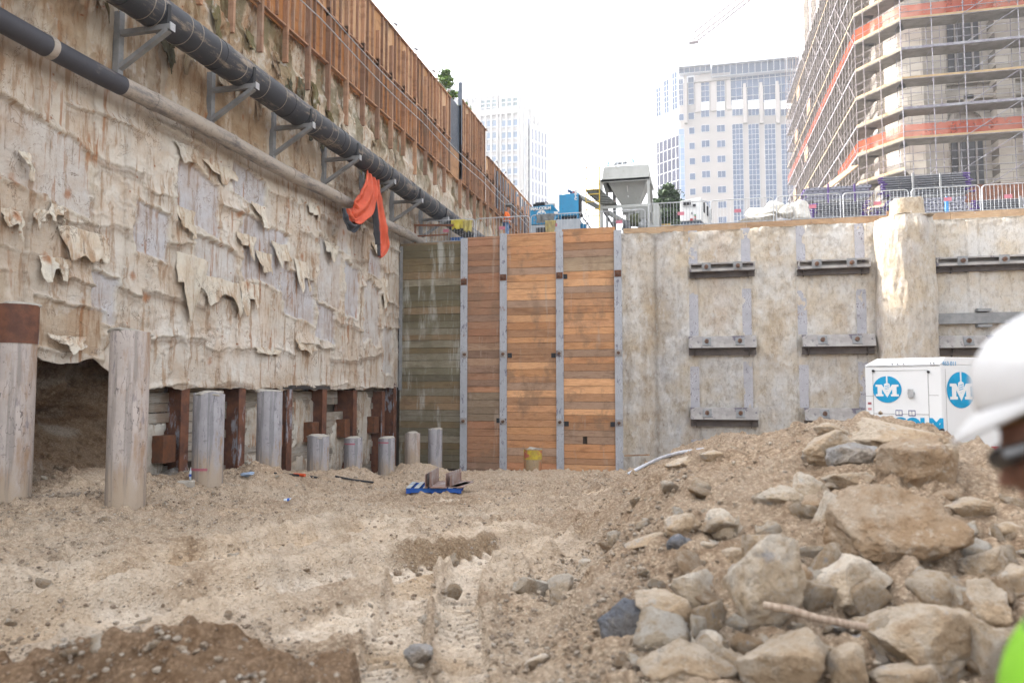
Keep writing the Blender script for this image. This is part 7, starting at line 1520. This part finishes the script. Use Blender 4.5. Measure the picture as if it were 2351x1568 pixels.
# hard hat: ribbed dome, brim with peak, harness band
U, V_ = np.meshgrid(np.linspace(0, 2 * math.pi, 97), np.linspace(0, math.pi / 2, 26), indexing='ij')
rx = .137 + .0 * U; X = rx * np.cos(U) * np.cos(V_) ; Yh = .122 * np.sin(U) * np.cos(V_) ** .96; Zh = .122 * np.sin(V_) ** .92 + .006 * np.exp(-(Yh / .018) ** 2) * np.sin(V_)
DM = np.stack([X + .012, Yh, Zh + .052], -1).reshape(-1, 3) @ np.array(Rt).T + np.array(hl)
o = npmesh('hard_hat', DM, gridF(97, 26), HATM, parent=pe_); m_ = o.modifiers.new('t', 'SOLIDIFY'); m_.thickness = .004; m_.offset = -1
th = np.linspace(0, 2 * math.pi, 97); wv = .008 + .045 * np.clip(-np.cos(th), 0, 1) ** 2.2
B = []
for t in np.linspace(0, 1, 6):
    B.append(np.stack([.012 + (.137 + wv * t) * np.cos(th), (.122 + .010 * t + .0 * th) * np.sin(th) * (1 - .10 * t * np.clip(-np.cos(th), 0, 1)), .052 - .022 * t * np.clip(-np.cos(th), 0, 1) - .002 * t - .012 * t * t * np.clip(-np.cos(th), 0, 1)], -1))
B = np.stack(B, 1).reshape(-1, 3) @ np.array(Rt).T + np.array(hl)
o = npmesh('hat_brim', B, gridF(97, 6), HATM, parent=pe_); m_ = o.modifiers.new('t', 'SOLIDIFY'); m_.thickness = .004
MB().tube([HT((.006 + .112 * math.cos(t), .088 * math.sin(t), .035)) for t in np.linspace(0, 6.28, 30, endpoint=False)], .014, 6, closed=True).build('hat_harness', dirty('tan_band', (.22, .11, .03), (.05, .04, .03), 20), parent=pe_, smooth=True)
ell(tuple(HT((.03, 0, .03))), (.095, .083, .085), HAIR, 'hair', pe_, 4, M=Rt)
MB().tube([HP((-.098, -.015, .004)), HP((-.104, -.045, .010)), HP((-.088, -.072, .012)), HP((-.02, -.083, .016)), HP((.02, -.082, .008))], [.012, .018, .016, .006, .004], 8).tube([HP((-.098, .015, .004)), HP((-.104, .045, .010)), HP((-.088, .072, .012)), HP((-.02, .083, .016))], [.012, .018, .016, .006], 8).tube([HP((-.102, -.02, .010)), HP((-.112, 0, .008)), HP((-.102, .02, .010))], .005, 6).build('dark_glasses', flat('dark_lens', (.01, .01, .012), .15, spec=.7), parent=pe_, smooth=True)
def torso(pad, m, name, z0, z1):
    n = 48; U, H = np.meshgrid(np.linspace(0, 2 * math.pi, n + 1), np.linspace(0, 1, 20), indexing='ij'); z = z0 + (z1 - z0) * H; sh = ss(.55, 1, H)
    ax = (.135 + pad) * (1 - .55 * sh ** 2); ay = (.215 + pad) * (1 - .45 * sh ** 2.2)
    P = np.stack([.05 + BS + ax * np.cos(U), ay * np.sin(U), z + .004 * np.sin(U * 9)], -1).reshape(-1, 3) @ np.array(Rz3).T + np.array(hl)
    return npmesh(name, P, gridF(n + 1, 20), m, parent=pe_)
torso(.0, NAVY2, 'shirt', -.85, -.20); torso(.014, LIME, 'vest', -.80, -.235)
def sleeve(s_):
    pts = [Vector((.06 + BS, s_ * .17, -.27)), Vector((.08 + BS, s_ * .225, -.36)), Vector((.10 + BS, s_ * .25, -.56))]; MB().tube([Rz3 @ p + hl for p in pts], [.075, .07, .062], 16).build('sleeve', NAVY2, parent=pe_, smooth=True)
sleeve(-1); sleeve(1)
body('trousers', [tuple(rotb(hl + Vector(v))) for v in ((.03, 0, -.78), (.02, -.11, -.86), (0, -.12, -1.1), (.03, -.12, -1.44), (.02, .11, -.86), (0, .12, -1.1), (.03, .12, -1.44))], [(0, 1), (1, 2), (2, 3), (0, 4), (4, 5), (5, 6)], [(.15, .18), .12, .085, .07, .12, .085, .07], NAVY2, None, pe_)
for s_ in (-1, 1):
    for k in range(5):
        L = [.07, .08, .075, .06, .05][k]; p = Vector((-.14 + BS, s_ * .24 + (k - 1.5) * .02 if k < 4 else s_ * .19, -.79)); MB().tube([Rz3 @ p + hl, Rz3 @ (p + Vector((-L * .6, 0, -.01))) + hl, Rz3 @ (p + Vector((-L * .8, 0, -.035))) + hl], .0085, 6).build('finger' if k < 4 else 'thumb', SK2, parent=pe_, smooth=True)
# ================= air =================
hz = bpy.data.materials.new('hazy_air'); hz.use_nodes = True; _t = hz.node_tree
for n_ in list(_t.nodes):
    if n_.type != 'OUTPUT_MATERIAL': _t.nodes.remove(n_)
_v = _t.nodes.new('ShaderNodeVolumePrincipled'); _v.inputs['Color'].default_value = (.93, .95, 1, 1); _v.inputs['Density'].default_value = .0008; _v.inputs['Anisotropy'].default_value = .3
_t.links.new(_v.outputs[0], _t.nodes['Material Output'].inputs['Volume'])
tag(MB().box((-705, -45, -1.5), (705, 905, 135)).build('haze', hz), kind='stuff')
# ---------- camera, light, world ----------
cd = bpy.data.cameras.new('camera'); cam = bpy.data.objects.new('camera', cd); COL.objects.link(cam); S.camera = cam
cam.location = (0, 0, CZ); cam.rotation_euler = (math.pi / 2 + PIT, 0, YAW)
cd.sensor_width = 36; cd.lens = F / 2351 * 36; cd.clip_start = .05; cd.clip_end = 3000
cd.dof.use_dof = True; cd.dof.focus_distance = 19; cd.dof.aperture_fstop = 1.6
EL = R(33); AZ = R(-84)     # sun azimuth: from +Y towards +X
dv = Vector((math.sin(AZ) * math.cos(EL), math.cos(AZ) * math.cos(EL), math.sin(EL)))
sl = bpy.data.lights.new('sun', 'SUN'); sl.energy = 2.0; sl.angle = R(2.0); sl.color = (1, .95, .88)
so = bpy.data.objects.new('sun', sl); COL.objects.link(so); so.rotation_euler = dv.to_track_quat('Z', 'Y').to_euler(); so.location = (-30, 0, 60)
w = bpy.data.worlds.new('World'); S.world = w; w.use_nodes = True; t = w.node_tree
bg = t.nodes['Background']; sk = t.nodes.new('ShaderNodeTexSky'); sk.sky_type = 'NISHITA'; sk.sun_disc = False
sk.sun_elevation = EL; sk.sun_rotation = AZ; sk.dust_density = 4; sk.air_density = 1.0; sk.ozone_density = 1.0
hs = t.nodes.new('ShaderNodeHueSaturation'); hs.inputs['Saturation'].default_value = .22
t.links.new(sk.outputs[0], hs.inputs['Color']); t.links.new(hs.outputs[0], bg.inputs[0]); bg.inputs[1].default_value = .15
S.view_settings.view_transform = 'Standard'; S.view_settings.look = 'None'; S.view_settings.gamma = 1; S.view_settings.use_curve_mapping = False
S.view_settings.exposure = 2.55
S.cycles.use_denoising = True
S.cycles.max_bounces = 6; S.cycles.diffuse_bounces = 3; S.cycles.glossy_bounces = 3; S.cycles.transparent_max_bounces = 12
S.cycles.volume_bounces = 0
S.cycles.sample_clamp_indirect = 6
